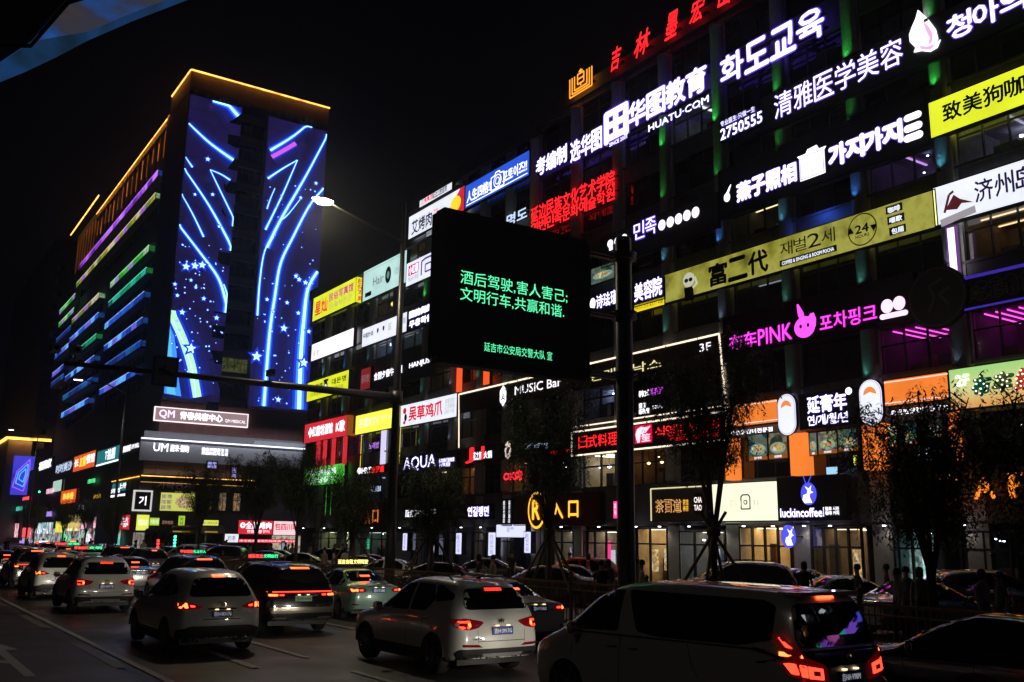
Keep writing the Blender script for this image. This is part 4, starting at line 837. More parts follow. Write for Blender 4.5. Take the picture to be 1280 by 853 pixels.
sign('white_entrance_board', 'bluish white lit board over a dark doorway between two lit uprights', (620.5,656.5,672,657,655.5,671.5), board=WK, texts=[('延吉公园里\n饭店', (.38,.4,.62,.8), INK)])
for c, lb in (((610.5,666,695,619.5,666,695),'lit white upright left of the dark doorway'),((655.5,665.5,691.5,663.5,665,691),'lit white upright right of the dark doorway'),((570,667,693,577,666.5,692.5),'lit white upright panel right of the thin street tree'),((537,667,694,543,667,693),'lit white upright panel half covered by leaves'),((503.5,667,688,509,667,688),'lit white upright panel nearest the tall lamp post')):
    sign('lit_upright_panel', lb, c, board=WK, th=.35, group='lit white upright panels', texts=[('欢\n迎\n光\n临', (.25,.08,.75,.92), glow('violet_print', ()))])
sign('small_vertical_sign', 'narrow black vertical sign with small white letters left of the red entrance board', (628,625,657,640,624,657), board=BLKB, texts=[('延\n吉\n大\n酒\n店', (.1,.1,.3,.95), WHITE), ('延\n吉\n大\n酒\n店', (.65,.1,.85,.95), WHITE)])
sign('pink_vertical_sign', 'small vivid pink vertical sign on the pale wall left of the steel column', (767,627,648,772,627,648), board=PINKS, th=.5, texts=[('美\n甲', (.2,.1,.8,.9), LBOX)])
sign('red_window_sign', 'two red glowing characters 烤串 in an upstairs window', (630,591,602,653,587,599), texts=[('OK烤', (0,0,1,1), glow('neon_scarlet', (1.,.03,.05), 1.6), dict(bold=.06))])
sign('entrance_sign', 'dim orange 入口 with ring logo half hidden behind the left street trees', (438,631,660,478,629,658), board=WOODB, texts=[('R', (442,636,656,450,635,655), glow('dim_orange', (1.,.25,.05), .8), B2), ('入', (457,638,656,463,637,655), glow('dim_orange', ()), B2), ('口', (466,638,653,473,638,653), glow('dim_orange', ()), B2)])
sign('cafe_letter_sign', 'large orange CAFE letters glowing through the willow leaves', (1170,594,632,1330,586,618), texts=[('C', (1172,594,633,1198,592,631), glow('bulb_orange', (1.,.25,.02), 1.5), dict(bold=-.01)), ('A', (1218,598,624,1244,597,622), glow('bulb_orange', ()), B2), ('F', (1262,593,623,1285,591,620), glow('bulb_orange', ()), B2), ('E', (1303,590,620,1325,588,618), glow('bulb_orange', ()), B2)])
sign('yellow_window_light', 'small bright yellow vertical light in the window left of the wide orange pillar', (1067,570,582,1071,569,581), board=glow('window_yellow', (.8,.85,.05), 1.2), th=.05, cat='light')
sign('window_screen', 'small pale blue screen glowing in the window above the luckincoffee sign', (1033,585,594,1047,583,592), board=glow('screen_blue', (.4,.7,1.), 1.), th=.05, cat='screen')
sign('window_poster', 'bluish white lit picture hidden among the willow leaves', (1148,560,578,1164,556,574), board=patchy('bluewhite_pic', [(.4,.4,.9),(.9,.9,1),(.1,.1,.3)], .9, 8), th=.05, cat='poster')
sign('red_edge_strip', 'orange-red vertical strip left of the MUSIC Bar banner', (571,458,490,574.5,457.5,489), board=glow('edge_orange', (1.,.1,.02), 1.1), th=.2, cat='light', frame=glow('edge_orange', ()), fw=.01)
sign('orange_window_panel', 'orange lit panel in the window above the MUSIC Bar banner', (604,463,483,612,461,479), board=glow('edge_orange', ()), th=.2, cat='light')
def hang(x, y0, y1, lb):   # round blade sign on a bracket by the coffee shop door
    a, z = rp(x, (y0+y1)/2); yy = a; sf = Surf('y', yy); X = FX-1.0; base = Vector((X, yy, z-.5)); t = thing('round_blade_sign', lb, 'sign', base)
    b = MB(); disc(sf, X, z, .42, .5, .06, glow('deer_blue', ()), mb=b, th=.12); b.build('round_plate', None, t)
    b = MB(); poly(sf, [(X+p*.9, z+q*1.1) for p, q in [(.2,-.35),(-.22,-.36),(-.34,-.22),(-.28,-.05),(-.08,.0),(-.02,.12),(-.18,.3),(.04,.2),(.2,.32),(.14,.12),(.3,.05),(.1,.0),(.06,-.1)]][::-1], .08, WHITE, mb=b, th=.01); b.build('deer_logo', None, t)
    b = MB(); b.box(X+.35, FX-.02, yy-.03, yy+.03, z-.03, z+.03); b.build('bracket', BLKM, t)
    for ch in t.children: ch.location = -base
hang(994, 662, 680, 'small round blue blade sign with a white deer beside the coffee shop door')

# lit signs of the stretch beside and behind the camera: seen as reflections in roofs and rear windows
for i, (y, z, ln, h, c, s_, nm) in enumerate([(2.2,8.9,1.9,.8,(.1,.9,.5),1.,'green'),(.2,8.9,1.9,.8,(.12,.1,.95),1.2,'deep blue'),(-1.8,8.9,1.9,.8,(.3,.12,.95),1.1,'violet'),(-3.8,8.9,1.9,.8,(.05,.6,.75),1.,'turquoise'),(-5.8,8.9,1.9,.8,(.75,.15,.6),1.,'magenta'),(-7.8,8.9,1.9,.8,(.35,.1,.9),1.,'purple'),(-9.8,8.9,1.9,.8,(.1,.7,.4),.9,'leaf green'),(-11.8,8.9,1.9,.8,(.08,.08,.9),1.2,'ultramarine'),
        (-7,13.6,2.2,.35,(.9,.9,1.),1.3,'pale white'),(-3.5,12.9,1.2,.4,(.8,.85,1.),1.2,'small white'),(-11,13.2,3.2,.45,(1.,.5,.15),1.,'orange'),(-16,16.0,3,.4,(1.,.7,.3),1.,'amber'),(-13,17.5,2,.5,(.3,.5,1.),1.,'sky blue'),(-20,22.6,9,.9,(.5,.2,.95),1.,'long lilac'),(-30,24,8,1,(.9,.3,.7),1.,'long pink'),(-18,12.5,6,.6,(.9,.05,.2),.9,'crimson'),(-24,17,7,.8,(.9,.9,1.),1.,'long pale white')]):
    t = thing('lightbox_sign', 'plain %s lightbox on the shop building beside or behind the camera' % nm, 'sign', (FX-.55, y, z)); b = MB(); b.box(0,.3,-ln/2,ln/2,0,h); b.build('sign_board', glow('reflected_lightbox_%d' % i, c, s_*1.4), t)
    b = MB(); b.box(-.02,.32,-ln/2-.05,-ln/2,-.05,h+.05); b.box(-.02,.32,ln/2,ln/2+.05,-.05,h+.05); b.box(-.02,.32,-ln/2,ln/2,-.05,0); b.box(-.02,.32,-ln/2,ln/2,h,h+.05); b.build('sign_frame', BLKM, t)
# ------------------------------------------------------------------ LED-faced tower beyond the cross street
TY, TX = 135.0, 32.2
T = Surf('y', TY); TS = Surf('x', TX)
BRICK = mat('red_brown_brick', (.13,.05,.045), .75, noise=.3, nscale=1.2); TW = mat('tower_wall', (.10,.10,.11), .7, noise=.25, nscale=.4); TWS = mat('tower_brown_wall', (.14,.10,.075), .7, noise=.2, nscale=.5)
ORL = glow('orange_roof_line', (1.,.46,.08), 2.6, .5, .8)
tower = thing('led_tower', 'tall tower block with blue animated light screens and an orange-lit roof edge', 'building', (TX, TY, 0)); tb = Vector((TX, TY, 0))
def tp(mb, name, m=None, parent=None):
    o = mb.build(name, m, parent or tower); 
    if parent is None: o.location = -tb
    return o
X0, X1 = TX, 54.1
b = MB(); b.box(X0, X0+8, TY, TY+11, 16.2, 70); b.box(X0+12.1, X1, TY, TY+11, 16.2, 70); b.box(X0+8, X0+12.1, TY+1.6, TY+10.9, 16.2, 66.9); tp(b, 'wall', TW)
b = MB(); b.box(X0-.05, X1+.05, TY-.12, TY+11.1, 67.2, 70.6); tp(b, 'parapet', TWS)
b = MB(); b.box(X0-.03, X1+.03, TY-.06, TY+.0, 16.2, 20.6); tp(b, 'brick_band', BRICK)
b = MB()
for (xa, xb) in ((X0+.6, X0+9.5), (X0+13.5, X1-.5)):
    n = int((xb-xa)/.62)
    for i in range(n): b.box(xa+i*.62, xa+i*.62+.3, TY-.5, TY-.13, 66.7, 67.6)
o = tp(b, 'dentil_row', DWALL); o['kind'] = 'stuff'
b = MB(); b.box(X0-.12, X1+.12, TY-.3, TY-.14, 70.3, 70.5, ORL); b.box(X0-.22, X0-.08, TY, TY+10.6, 70.3, 70.5, ORL)
for k in range(10): pass
tp(b, 'roof_led_line')
def led_wash(loc, ln, power, col, par, aim, along='x', w=.15):
    o = lamp('AREA', loc, power, col, par, aim, ln, name='led_wash'); o.data.shape = 'RECTANGLE'; o.data.size = ln; o.data.size_y = w
    z = -Vector(aim).normalized(); x = Vector((1,0,0)) if along == 'x' else Vector((0,1,0)); y = z.cross(x).normalized(); x = y.cross(z); o.rotation_euler = Matrix((x, y, z)).transposed().to_euler(); return o
led_wash((11, -.75, 70.3), 21.5, 70, (1,.36,.05), tower, (0,.35,-1)); led_wash((-.7, 5.4, 70.3), 10.5, 45, (1,.36,.05), tower, (.35,0,-1), 'y')
# recessed stair column with windows
for i in range(13):
    z = 18.6+3.7*i
    b = MB(); b.box(X0+8, X0+12.1, TY+.7, TY+1.58, z+1.9, z+3.0); tp(b, 'spandrel', mat('tower_pale_band', (.2,.2,.2), .7))
    b = MB(); 
    for k in range(4): b.box(X0+8.1+k*1.0, X0+8.16+k*1.0, TY+1.2, TY+1.3, z, z+1.9)
    b.box(X0+8, X0+12.1, TY+1.18, TY+1.28, z+1.2, z+1.27); wv = tp(b, 'window', FRAME)
    lit = i == 2; q = MB(); q.box(X0+8, X0+12.1, TY+1.4, TY+1.44, z-.1, z+1.95); q.build('pane', patchy('yellow_green_window', [(.12,.15,.02),(.3,.3,.08),(.03,.08,.02)], .25, 2) if lit else DGLASS, wv)
# the two light screens, their picture built as glowing ribbons and stars
NV = patchy('led_dark_blue', [(.008,.005,.035),(.018,.011,.085),(.012,.010,.06),(.03,.022,.16)], .75, .35, 'noise')
scr1 = MB(); scr1.box(X0+.15, X0+6.1, TY-.2, TY-.02, 20.9, 66.5, NV); s1 = tp(scr1, 'light_screen')
for i in range(13):      # the screen steps out between the side balconies
    z = 19.2+3.7*i; b = MB(); b.box(X0+6.1, X0+7.9, TY-.2, TY-.02, max(z+1.9, 20.9), z+3.7 if i < 12 else 66.5, NV); b.build('screen_block', None, s1)
    b = MB(); b.box(X0+6.1, X0+7.9, TY-.1, TY-.01, z, z+1.9); b.build('balcony_opening', DGLASS, s1)
b = MB(); b.box(X0+12.2, X1-.1, TY-.2, TY-.02, 20.9, 66.3, NV); s2 = tp(b, 'light_screen')
for q_ in ((X0+.1, X0+6.2, TY-.25, TY-.2, 20.7, 20.9), (X0+.1, X0+.2, TY-.25, TY-.2, 20.9, 40), (X0+12.1, X1, TY-.25, TY-.1, 20.6, 20.8)): b = MB(); b.box(*q_); tp(b, 'screen_trim', CONC)
L1 = glow('led_deep', (.02,.05,.9), .9); L2 = glow('led_mid', (.04,.24,1.), 1.5); L3 = glow('led_core', (.4,.8,1.), 2.0); L4 = glow('led_green', (.5,1.,.6), 1.1); L5 = glow('led_pink', (.8,.12,.8), 1.0); LC = glow('led_cyan', (.12,.55,.85), 1.1); L0 = glow('led_haze', (.012,.022,.3), .8); L00 = glow('led_faint_haze', (.015,.018,.16), .8); L000 = glow('led_wide_haze', (.014,.012,.10), .8)
def smooth(pts, k=6):
    out = []
    for i in range(len(pts)-1):
        p0 = pts[max(0, i-1)]; p1 = pts[i]; p2 = pts[i+1]; p3 = pts[min(len(pts)-1, i+2)]
        for j in range(k):
            t = j/k; out.append(tuple(.5*((2*p1[c])+(-p0[c]+p2[c])*t+(2*p0[c]-5*p1[c]+4*p2[c]-p3[c])*t*t+(-p0[c]+3*p1[c]-3*p2[c]+p3[c])*t**3) for c in (0, 1)))
    return out+[pts[-1]]
def ribbon(par, pts, w, xr, cols=(L1, L2, L3), taper=True):
    w *= 1.5
    P_ = [T.px(x, y) for x, y in pts]; P_ = smooth(P_) if len(P_) > 2 else [tuple(P_[0][c]+(P_[1][c]-P_[0][c])*i/6 for c in (0, 1)) for i in range(7)]
    P_ = [(min(max(a, xr[0]), xr[1]), min(max(z, 21), 66.3)) for a, z in P_]
    P_ = [p for i, p in enumerate(P_) if i == 0 or p != P_[i-1]]; n = len(P_)
    b = MB()
    for k, (f, m) in enumerate(((5.5, L000), (4.0, L00), (2.6, L0), (1.6, cols[0]), (1.0, cols[1]), (.45, cols[2]))):
        ws = [w*f*(.45+.55*i/(n-1) if taper else 1) for i in range(n)]; strip(T, P_, ws, .215+.012*k, m, mb=b, th=.005)
    b.v = [(min(max(x, xr[0]-.04), xr[1]+.04), y, min(max(z, 20.95), 66.4)) for x, y, z in b.v]      # the picture ends at the screen's edge
    o = b.build('light_ribbon', None, par); o.location = (0,0,0); return o
A1, A2 = (X0+.2, X0+7.85), (X0+12.25, X1-.15)
for pts, w in ((((266,118),(280,127),(297,146)), .7), (((235,155),(262,180),(291,201)), .5), (((231,197),(240,210)), .25), (((229,211),(262,260),(292,315)), .4), (((226,243),(240,268),(254,297)), .25),
               (((262,213),(276,219),(287,226)), .25), (((262,213),(275,240),(297,285)), .25), (((222,281),(252,320),(272,348),(281,375),(284,392)), .55), (((279,356),(284,370),(289,382)), .35)): ribbon(s1, pts, w, A1)
ribbon(s1, ((211,388),(226,420),(238,455),(246,497)), .8, A1, (L1, L4, L4), False); ribbon(s1, ((215,400),(231,435),(241,470),(244,497)), .2, A1, (L1, LC, L3), False)
b = MB(); poly(T, [T.px(x, y) for x, y in ((211,395),(220,440),(222,470),(226,496),(204,492),(205,440))], .25, L2, mb=b, th=.01); poly(T, [T.px(x, y) for x, y in ((209,408),(214,440),(216,470),(219,494),(208,492),(207,450))], .265, LC, mb=b, th=.01); b.v = [(min(max(x, A1[0]), A1[1]), y, max(z, 20.95)) for x, y, z in b.v]; b.build('light_patch', None, s1)
for pts, w in ((((390,151),(366,171),(337,189)), .45), (((371,201),(352,212),(334,224)), .3), (((371,201),(352,245),(331,288)), .3), (((409,169),(382,220),(352,272),(333,310)), .5), (((404,236),(386,258),(365,298),(350,330),(343,370),(336,420),(329,508)), .55),
               (((341,297),(330,315),(324,352),(321,395)), .3), (((396,340),(384,362),(379,400),(375,450),(373,512)), .95), (((343,236),(337,250),(333,262)), .2), (((376,248),(360,268),(352,275)), .2)): ribbon(s2, pts, w, A2)
ribbon(s2, ((339,197),(352,190),(369,180)), .4, A2, (L1, L5, L5), False)
def star(b, x, y, r, xr, m=L3):
    a, z = T.px(x, y)
    if not (xr[0]+.1 < a < xr[1]-.1): return
    for f, mm, n in ((1.9, L1, .3), (1., m, .315)):
        poly(T, [(a+r*f*(1 if i % 2 == 0 else .45)*math.sin(i*math.pi/5), z+r*f*(1 if i % 2 == 0 else .45)*math.cos(i*math.pi/5)) for i in range(10)][::-1], n, mm, mb=b, th=.004)
for x, y, r, s_, xr in [(219,336,.8,s1,A1),(232,334,.8,s1,A1),(243,333,.8,s1,A1),(252,332,.8,s1,A1),(227,391,.6,s1,A1),(238,436,1.0,s1,A1),(254,374,.45,s1,A1),(270,398,.5,s1,A1),(218,356,.4,s1,A1),(244,360,.35,s1,A1),(221,370,.4,s1,A1),(259,200,.5,s1,A1),(243,244,.35,s1,A1),(265,244,.4,s1,A1),(238,351,.35,s1,A1),(273,284,.35,s1,A1),
                       (320,446,1.1,s2,A2),(354,411,.8,s2,A2),(358,379,.45,s2,A2),(372,392,.5,s2,A2),(333,375,.45,s2,A2),(369,346,.5,s2,A2),(373,350,.55,s2,A2),(381,354,.6,s2,A2),(379,454,1.0,s2,A2),(394,230,.4,s2,A2),(375,248,.4,s2,A2),(401,277,.35,s2,A2),(347,500,.6,s2,A2),(341,390,.3,s2,A2),(385,415,.5,s2,A2)]:
    b = MB(); star(b, x, y, r*.72, xr); 
    if b.v: b.build('light_star', None, s_)
for s_, (xa, xb), n_ in ((s1, (X0+.15, X0+6.1), 12), (s2, (X0+12.2, X1-.1), 12)):      # joints between the screen modules
    for k in range(1, n_*2):
        z = 21+45.3*k/(n_*2); b = MB(); b.box(xa, xb, TY-.207, TY-.2, z-.025, z+.025); b.build('module_joint', mat('joint_dark', (.004,.004,.012), .6), s_)
rs = random.Random(5); b1 = MB(); b2 = MB()
for i in range(90):
    star(b1, rs.uniform(212,290), rs.uniform(300,480), rs.uniform(.07,.16), A1); star(b2, rs.uniform(318,405), rs.uniform(230,505), rs.uniform(.07,.16), A2)
for bb_, s_ in ((b1, s1), (b2, s2)): o = bb_.build('small_light_stars', None, s_); o['kind'] = 'stuff'
# the side of the tower: balcony floors with coloured light strips
b = MB(); b.box(X0+.8, X0+12, TY+11, TY+71, 16.2, 68); b.box(X0+2, X0+12, TY+71.02, TY+104, 16.2, 72); b.box(X0+.05, X0+.8, TY+11.02, TY+13, 16.2, 68); tp(b, 'side_wing', TW)
b = MB(); b.box(X0+.3, X0+.5, TY+12, TY+71, 68.0, 68.25, ORL); b.box(X0+.3, X0+.5, TY+71, TY+104, 72.2, 72.45, ORL); b.box(X0+.5, X0+3, TY+71-.1, TY+71, 68.1, 68.3, ORL); tp(b, 'roof_led_line')
b = MB(); b.box(X0+.35, X0+.8, TY+12, TY+71, 66.8, 68.0); tp(b, 'eave', TWS)
led_wash((-.1, 41, 67.9), 58, 330, (1,.36,.05), tower, (.5,0,-1), 'y')
for i in range(15): y = TY+15+i*3.8; b = MB(); b.box(X0+.5, X0+.78, y, y+.5, 61.5, 66.8); b.box(X0+.44, X0+.5, y+.15, y+.32, 61.8, 66.4, glow('orange_slit%d' % (i % 3), (1.,.25,.03), (.25,.7,.45)[i % 3], .5, .6)) if False else None; tp(b, 'pier', TWS); b = MB(); b.box(X0+.42, X0+.5, y+.15, y+.35, 61.8+(i*7 % 5)*.35, 66.4-(i*3 % 4)*.3); tp(b, 'orange_light_slit', glow('orange_slit%d' % (i % 3), (1.,.27,.03), (.15,.5,.28)[i % 3], .6, .6))
for i in range(9): y = TY+74+i*3.4; b = MB(); b.box(X0+1.9, X0+2.0, y, y+.3, 62.5, 70.5); tp(b, 'orange_light_slit', glow('orange_slit0'))
def cstrip(name, cs, s=.5): return patchy(name, cs, s, 1.6, 'noise')
PUR = cstrip('strip_purple', [(.06,.01,.2),(.3,.06,.8),(.6,.3,1.),(.12,.03,.4)]); YLG = cstrip('strip_yellow_violet', [(.1,.1,.02),(.35,.25,.6),(.6,.6,.2),(.15,.2,.03)]); GRS = cstrip('strip_green', [(.01,.1,.02),(.08,.55,.1),(.5,.7,.5),(.03,.25,.06)])
TEA = cstrip('strip_teal', [(.005,.08,.05),(.03,.45,.3),(.01,.2,.18)]); BLS = cstrip('strip_blue', [(.008,.03,.2),(.04,.18,.85),(.25,.45,1.),(.02,.07,.45)]); DBL = cstrip('strip_dim_blue', [(.004,.015,.09),(.02,.08,.35),(.01,.04,.18)])
def rc(n, c, s=.95): return glow('rail_'+n, c, s, .45, .9)
RAILC = {PUR: [rc('p1',(.3,.04,.7)), rc('p2',(.5,.15,.95),1.1), rc('p3',(.15,.02,.4))], YLG: [rc('y1',(.3,.3,.02)), rc('y2',(.35,.12,.6)), rc('y3',(.6,.5,.3)), rc('y4',(.12,.2,.02))], GRS: [rc('g1',(.02,.3,.03)), rc('g2',(.3,.5,.3)), rc('g3',(.05,.5,.08)), rc('g4',(.25,.2,.5))], TEA: [rc('t1',(.01,.25,.12)), rc('t2',(.02,.4,.28)), rc('t3',(.01,.1,.08))], BLS: [rc('b1',(.02,.09,.55)), rc('b2',(.1,.35,.9),1.2), rc('b3',(.01,.04,.3)), rc('b4',(.15,.12,.7))], DBL: [rc('d1',(.01,.04,.25)), rc('d2',(.01,.1,.3)), rc('d3',(.01,.02,.12))]}
HOUS = mat('balcony_slab', (.07,.07,.075), .6)
for (x0, y0, x1, y1, m, end) in [(200.7,205.4,102.2,327.8,PUR,1),(197.9,232,98,352,YLG,1),(189.5,300,141,349,GRS,1),(186.7,324,138.2,376,TEA,1),(183.8,353.5,133.7,404,BLS,1),(181.6,385.8,132.6,431,BLS,1),(179.6,416.8,133.7,452,DBL,1),(174,449,127,485.8,BLS,1),
        (126.7,359,92.4,397,YLG,1),(126,384.4,89.6,419.6,BLS,1),(123.3,410.3,93.8,438,TEA,1),(120.5,438,83.9,467.5,BLS,1),(117.7,466,81,491,DBL,1),(113.5,488.6,79,515,BLS,1),
        (96.6,362,76.9,384.4,GRS,0),(95,380,76,400,GRS,0),(91,402.7,72.7,419.6,DBL,0),(88,425,71,439,BLS,0),(82,452,68,461,BLS,0),(82.5,460,66,477,DBL,0)]:
    (ya, za), (yb, zb) = TS.px(x0, y0), TS.px(x1, y1); z = (za+zb)/2; ya = max(ya, TY+12.5); yb = min(yb, TY+110)
    b = MB(); b.box(X0-.3, X0+.8, ya, yb, z-2.1, z-1.9); o = tp(b, 'balcony', HOUS)
    n = max(3, int((yb-ya)/3.2)); 
    for k in range(n):
        q = MB(); q.box(X0-.34, X0-.28, ya+(yb-ya)*k/n+.12, ya+(yb-ya)*(k+1)/n-.12, z-1.85, z-.95); q.build('lit_railing_panel', RAILC[m][rs.randrange(len(RAILC[m]))], o)
    q = MB(); q.box(X0-.36, X0-.26, ya, yb, z-.93, z-.83); q.build('led_strip', patchy(m.name+'_line', {PUR:[(.4,.1,1.),(.8,.5,1.)],YLG:[(.7,.6,.2),(.8,.7,.9)],GRS:[(.2,.9,.2),(.8,1.,.7)],TEA:[(.05,.6,.4),(.2,.9,.7)],BLS:[(.1,.3,1.),(.5,.75,1.)],DBL:[(.03,.1,.5),(.1,.25,.8)]}[m], 1.0, 1.2, 'noise'), o)
    if end: q = MB(); q.box(X0-.2, X0+1.6, ya-.1, ya-.04, z-1.7, z-.9); q.build('end_panel', {PUR:DBL,YLG:GRS,GRS:cstrip('strip_green_dim',[(.02,.3,.06),(.05,.5,.1)],.3),TEA:cstrip('strip_green_dim',[]),BLS:DBL,DBL:DBL}[m], o)
    q = MB(); q.box(X0+.76, X0+.79, ya, yb, z-4.0, z-2.2); q.build('window_band', DGLASS, o)
    for k in range(n): q = MB(); q.box(X0+.72, X0+.76, ya+(yb-ya)*k/n-.08, ya+(yb-ya)*k/n+.08, z-4, z-2.2); q.build('mullion', HOUS, o)
# podium
pod = thing('podium_building', 'low commercial podium under the blue-screened tower, packed with small shop signs', 'building', (29.9, 133, 0)); pb = Vector((29.9, 133, 0))
STONE = mat('grey_stone_tile', (.13,.13,.14), .6, noise=.2, nscale=.6)
def pp(mb, name, m=None): o = mb.build(name, m, pod); o.location = -pb; return o
b = MB(); b.box(29.9, 62, 133, 240, 0, 16.1); pp(b, 'wall', mat('podium_dark', (.045,.045,.05), .65, noise=.3, nscale=.5))
for i in range(9):
    for j in range(2):
        b = MB(); b.box(30.2+1.62*i, 31.78+1.62*i, 132.9, 133.0, 10.3+1.35*j, 11.6+1.35*j); pp(b, 'stone_tile', STONE)
b = MB(); b.box(45, 57, 132.9, 133, 4.5, 15.8); pp(b, 'pale_wall', mat('podium_pale', (.10,.105,.11), .7, noise=.2, nscale=.5))
b = MB(); b.box(29.8, 46, 132.5, 133.0, 9.9, 10.2, mat('podium_dark', ())); b.box(29.9, 46, 132.45, 132.5, 10.0, 10.1, ORL); b.box(29.9, 46, 132.45, 132.5, 9.2, 9.25, glow('soft_orange_line', (1.,.5,.15), 1.)); b.box(29.7, 29.8, 133, 150, 9.9, 10.0, ORL); pp(b, 'eave_led_line')
led_wash((8, -.7, 10.3), 15.5, 34, (1,.4,.08), pod, (0,.5,1)); led_wash((11, -1.6, 16.2), 24, 650, (.85,.88,1), pod, (0,.55,-1))
for i, x in enumerate((34.5, 36.6, 38.6, 40.6, 42.6)):
    b = MB()
    for k in range(3): b.box(x+k*.5, x+.06+k*.5, 132.86, 132.95, 5.8, 8.2)
    b.box(x, x+1.06, 132.86, 132.95, 7.2, 7.27); wv = pp(b, 'window', FRAME); q = MB(); q.box(x, x+1.06, 132.97, 132.99, 5.8, 8.2); q.build('pane', patchy('warm_window', [(.25,.14,.05),(.6,.38,.15),(.08,.06,.05),(.4,.3,.2)], .5, 2.2), wv)
PF = Surf('y', 132.6)
LOBBY = patchy('lobby_front', [(.6,.6,.55),(.1,.1,.12),(.75,.7,.6),(.3,.2,.15),(.5,.5,.5)], .45, 2.2, 'voronoi', (2,1,.4))
r = PF.rect((166,666,692,196,666,692)); b = MB(); slab(PF, r, -.2, -.1, LOBBY, None, mb=b); r2 = PF.rect((340,672,692,395,668,692)); slab(PF, r2, -.2, -.1, patchy('snack_front', [(.8,.6,.35),(.9,.85,.7),(.3,.15,.1),(.85,.75,.5)], .6, 2.6), None, mb=b); pp(b, 'shop_window')
def s2(name, lb, c, board, texts=(), surf=PF, **k): return sign(name, lb, c, board=board, texts=texts, surf=surf, **k)
def topline(t, r): a0, a1, z0, z1 = r; sf = PF; b = MB(); slab(PF, (a0, a1, z1+.02, z1+.2), -.1, .25, glow('cool_line', (.8,.85,1.), 1.2), None, mb=b); b.build('led_line', None, t)
sign('clinic_sign', 'slim white-edged lightbox with QM monogram and pink-white characters on the tower', (194.3,508.5,523.5,309,519.6,535), board=glow('grey_pink_box', (.45,.3,.32), .75), texts=[('QM', (.04,.15,.2,.85), glow('lilac_white', (.95,.75,1.), 1.4), B2), ('青春美容中心', (.26,.22,.72,.82), WHITE, dict(bold=.05)), ('QM MEDICAL', (.75,.2,.98,.5), WHITE)], surf=Surf('y', 134.4), frame=glow('white_edge', (1.,.9,.92), 1.3), fw=.14)
sign('mall_board_sign', 'wide grey board lit along the top with white UM letters and two rows of characters', (175.5,546,570,395,566,592), board=mat('um_grey', (.2,.2,.215), .6, 0, noise=.1), texts=[('UM', (192,554,564,210,555,565), WHITE, dict(bold=.02)), ('魔来·御购', (213,555,564,236,558,566.5), WHITE, B2), ('健康美丽新生活\n来御购商场五层', (252,559,568,285,562,571), WHITE, B2)], surf=PF, extra=topline)
DK = mat('black_board', ())
s2('channel_letter_sign', 'dim grey Korean letters on the dark band above the orange light line of the podium', (191,600,611,245,604,614), DK, [('가학연가', (0.1,.1,.9,.9), mat('grey_metal_letter', (.4,.38,.33), .4), B2)])
s2('square_frame_sign', 'square dark sign with bold white 기 inside a pale frame at the podium corner', (168.5,615,637,188,615,637.5), NAVY, [('기', (.28,.25,.72,.75), WHITE, dict(bold=.03))], frame=glow('frame_white', (.9,.88,.85), .7), fw=.22)
def fp(t, r):
    a0, a1, z0, z1 = r; b = MB(); A_ = lambda u, v: (a0+(a1-a0)*u, z0+(z1-z0)*v)
    for u in (.03, .19):
        for v in (.08, .38, .68): slab(PF, (A_(u,0)[0], A_(u+.13,0)[0], A_(0,v)[1], A_(0,v+.22)[1]), 0, .02, patchy('menu_pic', [(.3,.25,.15),(.7,.6,.4)], .7, 6), None, mb=b)
    disc(PF, *A_(.68,.5), 1.1, .85, .02, patchy('dish', ()), mb=b, th=.01); b.build('printed_menu', None, t)
s2('food_billboard', 'yellow-green food billboard with pictured dishes right of the square 기 sign', (200.5,615.5,638.5,243,617.5,639.5), glow('billboard_lime', (.75,.8,.15), .8), [], extra=fp, cat='billboard')
s2('lightbox_sign', 'bright yellow-green lightbox with pale letters under the square 기 sign', (170.5,643.5,663,186,644,663.5), glow('lime_bright', (.8,.85,.12), 1.05), [('韩国年糕', (.15,.3,.9,.7), LBOX)])
s2('lightbox_sign', 'small green-yellow lightbox below the left end of the food billboard', (187,647,656.5,199,648,657.5), glow('lime_green', (.5,.8,.05), .8), [('年糕火锅', (.1,.2,.9,.8), LBOX)])
s2('lightbox_sign', 'red square lightbox with white characters at the podium corner', (149.5,644,662,162,643.5,662), REDBOX, [('土火\n勺炉', (.15,.15,.85,.85), WHITE, B2)])
s2('lightbox_sign', 'dark red oval badge sign between lime lightboxes', (201,647.5,658.5,218,648,659), mat('dark_badge', (.06,.03,.03), .5), [('百年老店', (.1,.3,.9,.7), glow('badge_pink', (.7,.3,.25), .7))])
s2('lightbox_sign', 'narrow tall lime lightbox in front of the podium entrance', (223,645,658,231,645,658), glow('lime_green', ()), [('米\n线', (.2,.1,.8,.9), INK)])
s2('lightbox_sign', 'low lime lightbox with dark letters left of the white bus', (252,650,657,273,651,658), glow('lime_bright', ()), [('春川特色鸡排', (.05,.2,.95,.8), INK)])
s2('lightbox_sign', 'small pale blue-white lightbox beside the long red and white sign', (281,667.5,677.5,298,668,678.5), LBOX, [('奶茶', (.2,.2,.8,.8), INKP)])
s2('long_red_sign', 'red and white long lightbox with white characters over the snack shop', (298,650.5,667.5,341,651.5,668.5), REDBOX, [('❂全品烤肉', (.05,.4,.95,.9), WHITE, B2), ('전품숯불구이', (.25,.08,.9,.32), WHITE)])
s2('long_white_sign', 'pink-white long lightbox with red characters right of the red one over the snack shop', (342,651.5,668.5,374,652.5,669.5), glow('box_pinkwhite', (1.,.7,.75), 1.0), [('包四川味', (.05,.35,.95,.85), INKR, B2)])
s2('snack_strip_sign', 'thin red strip of light with white letters below the red and white signs', (298,674,678,372,675,679), glow('strip_red', (.9,.05,.08), 1.), [('串串香麻辣烫炸鸡啤酒盖饭冷面', (.02,.2,.98,.8), LBOX)])
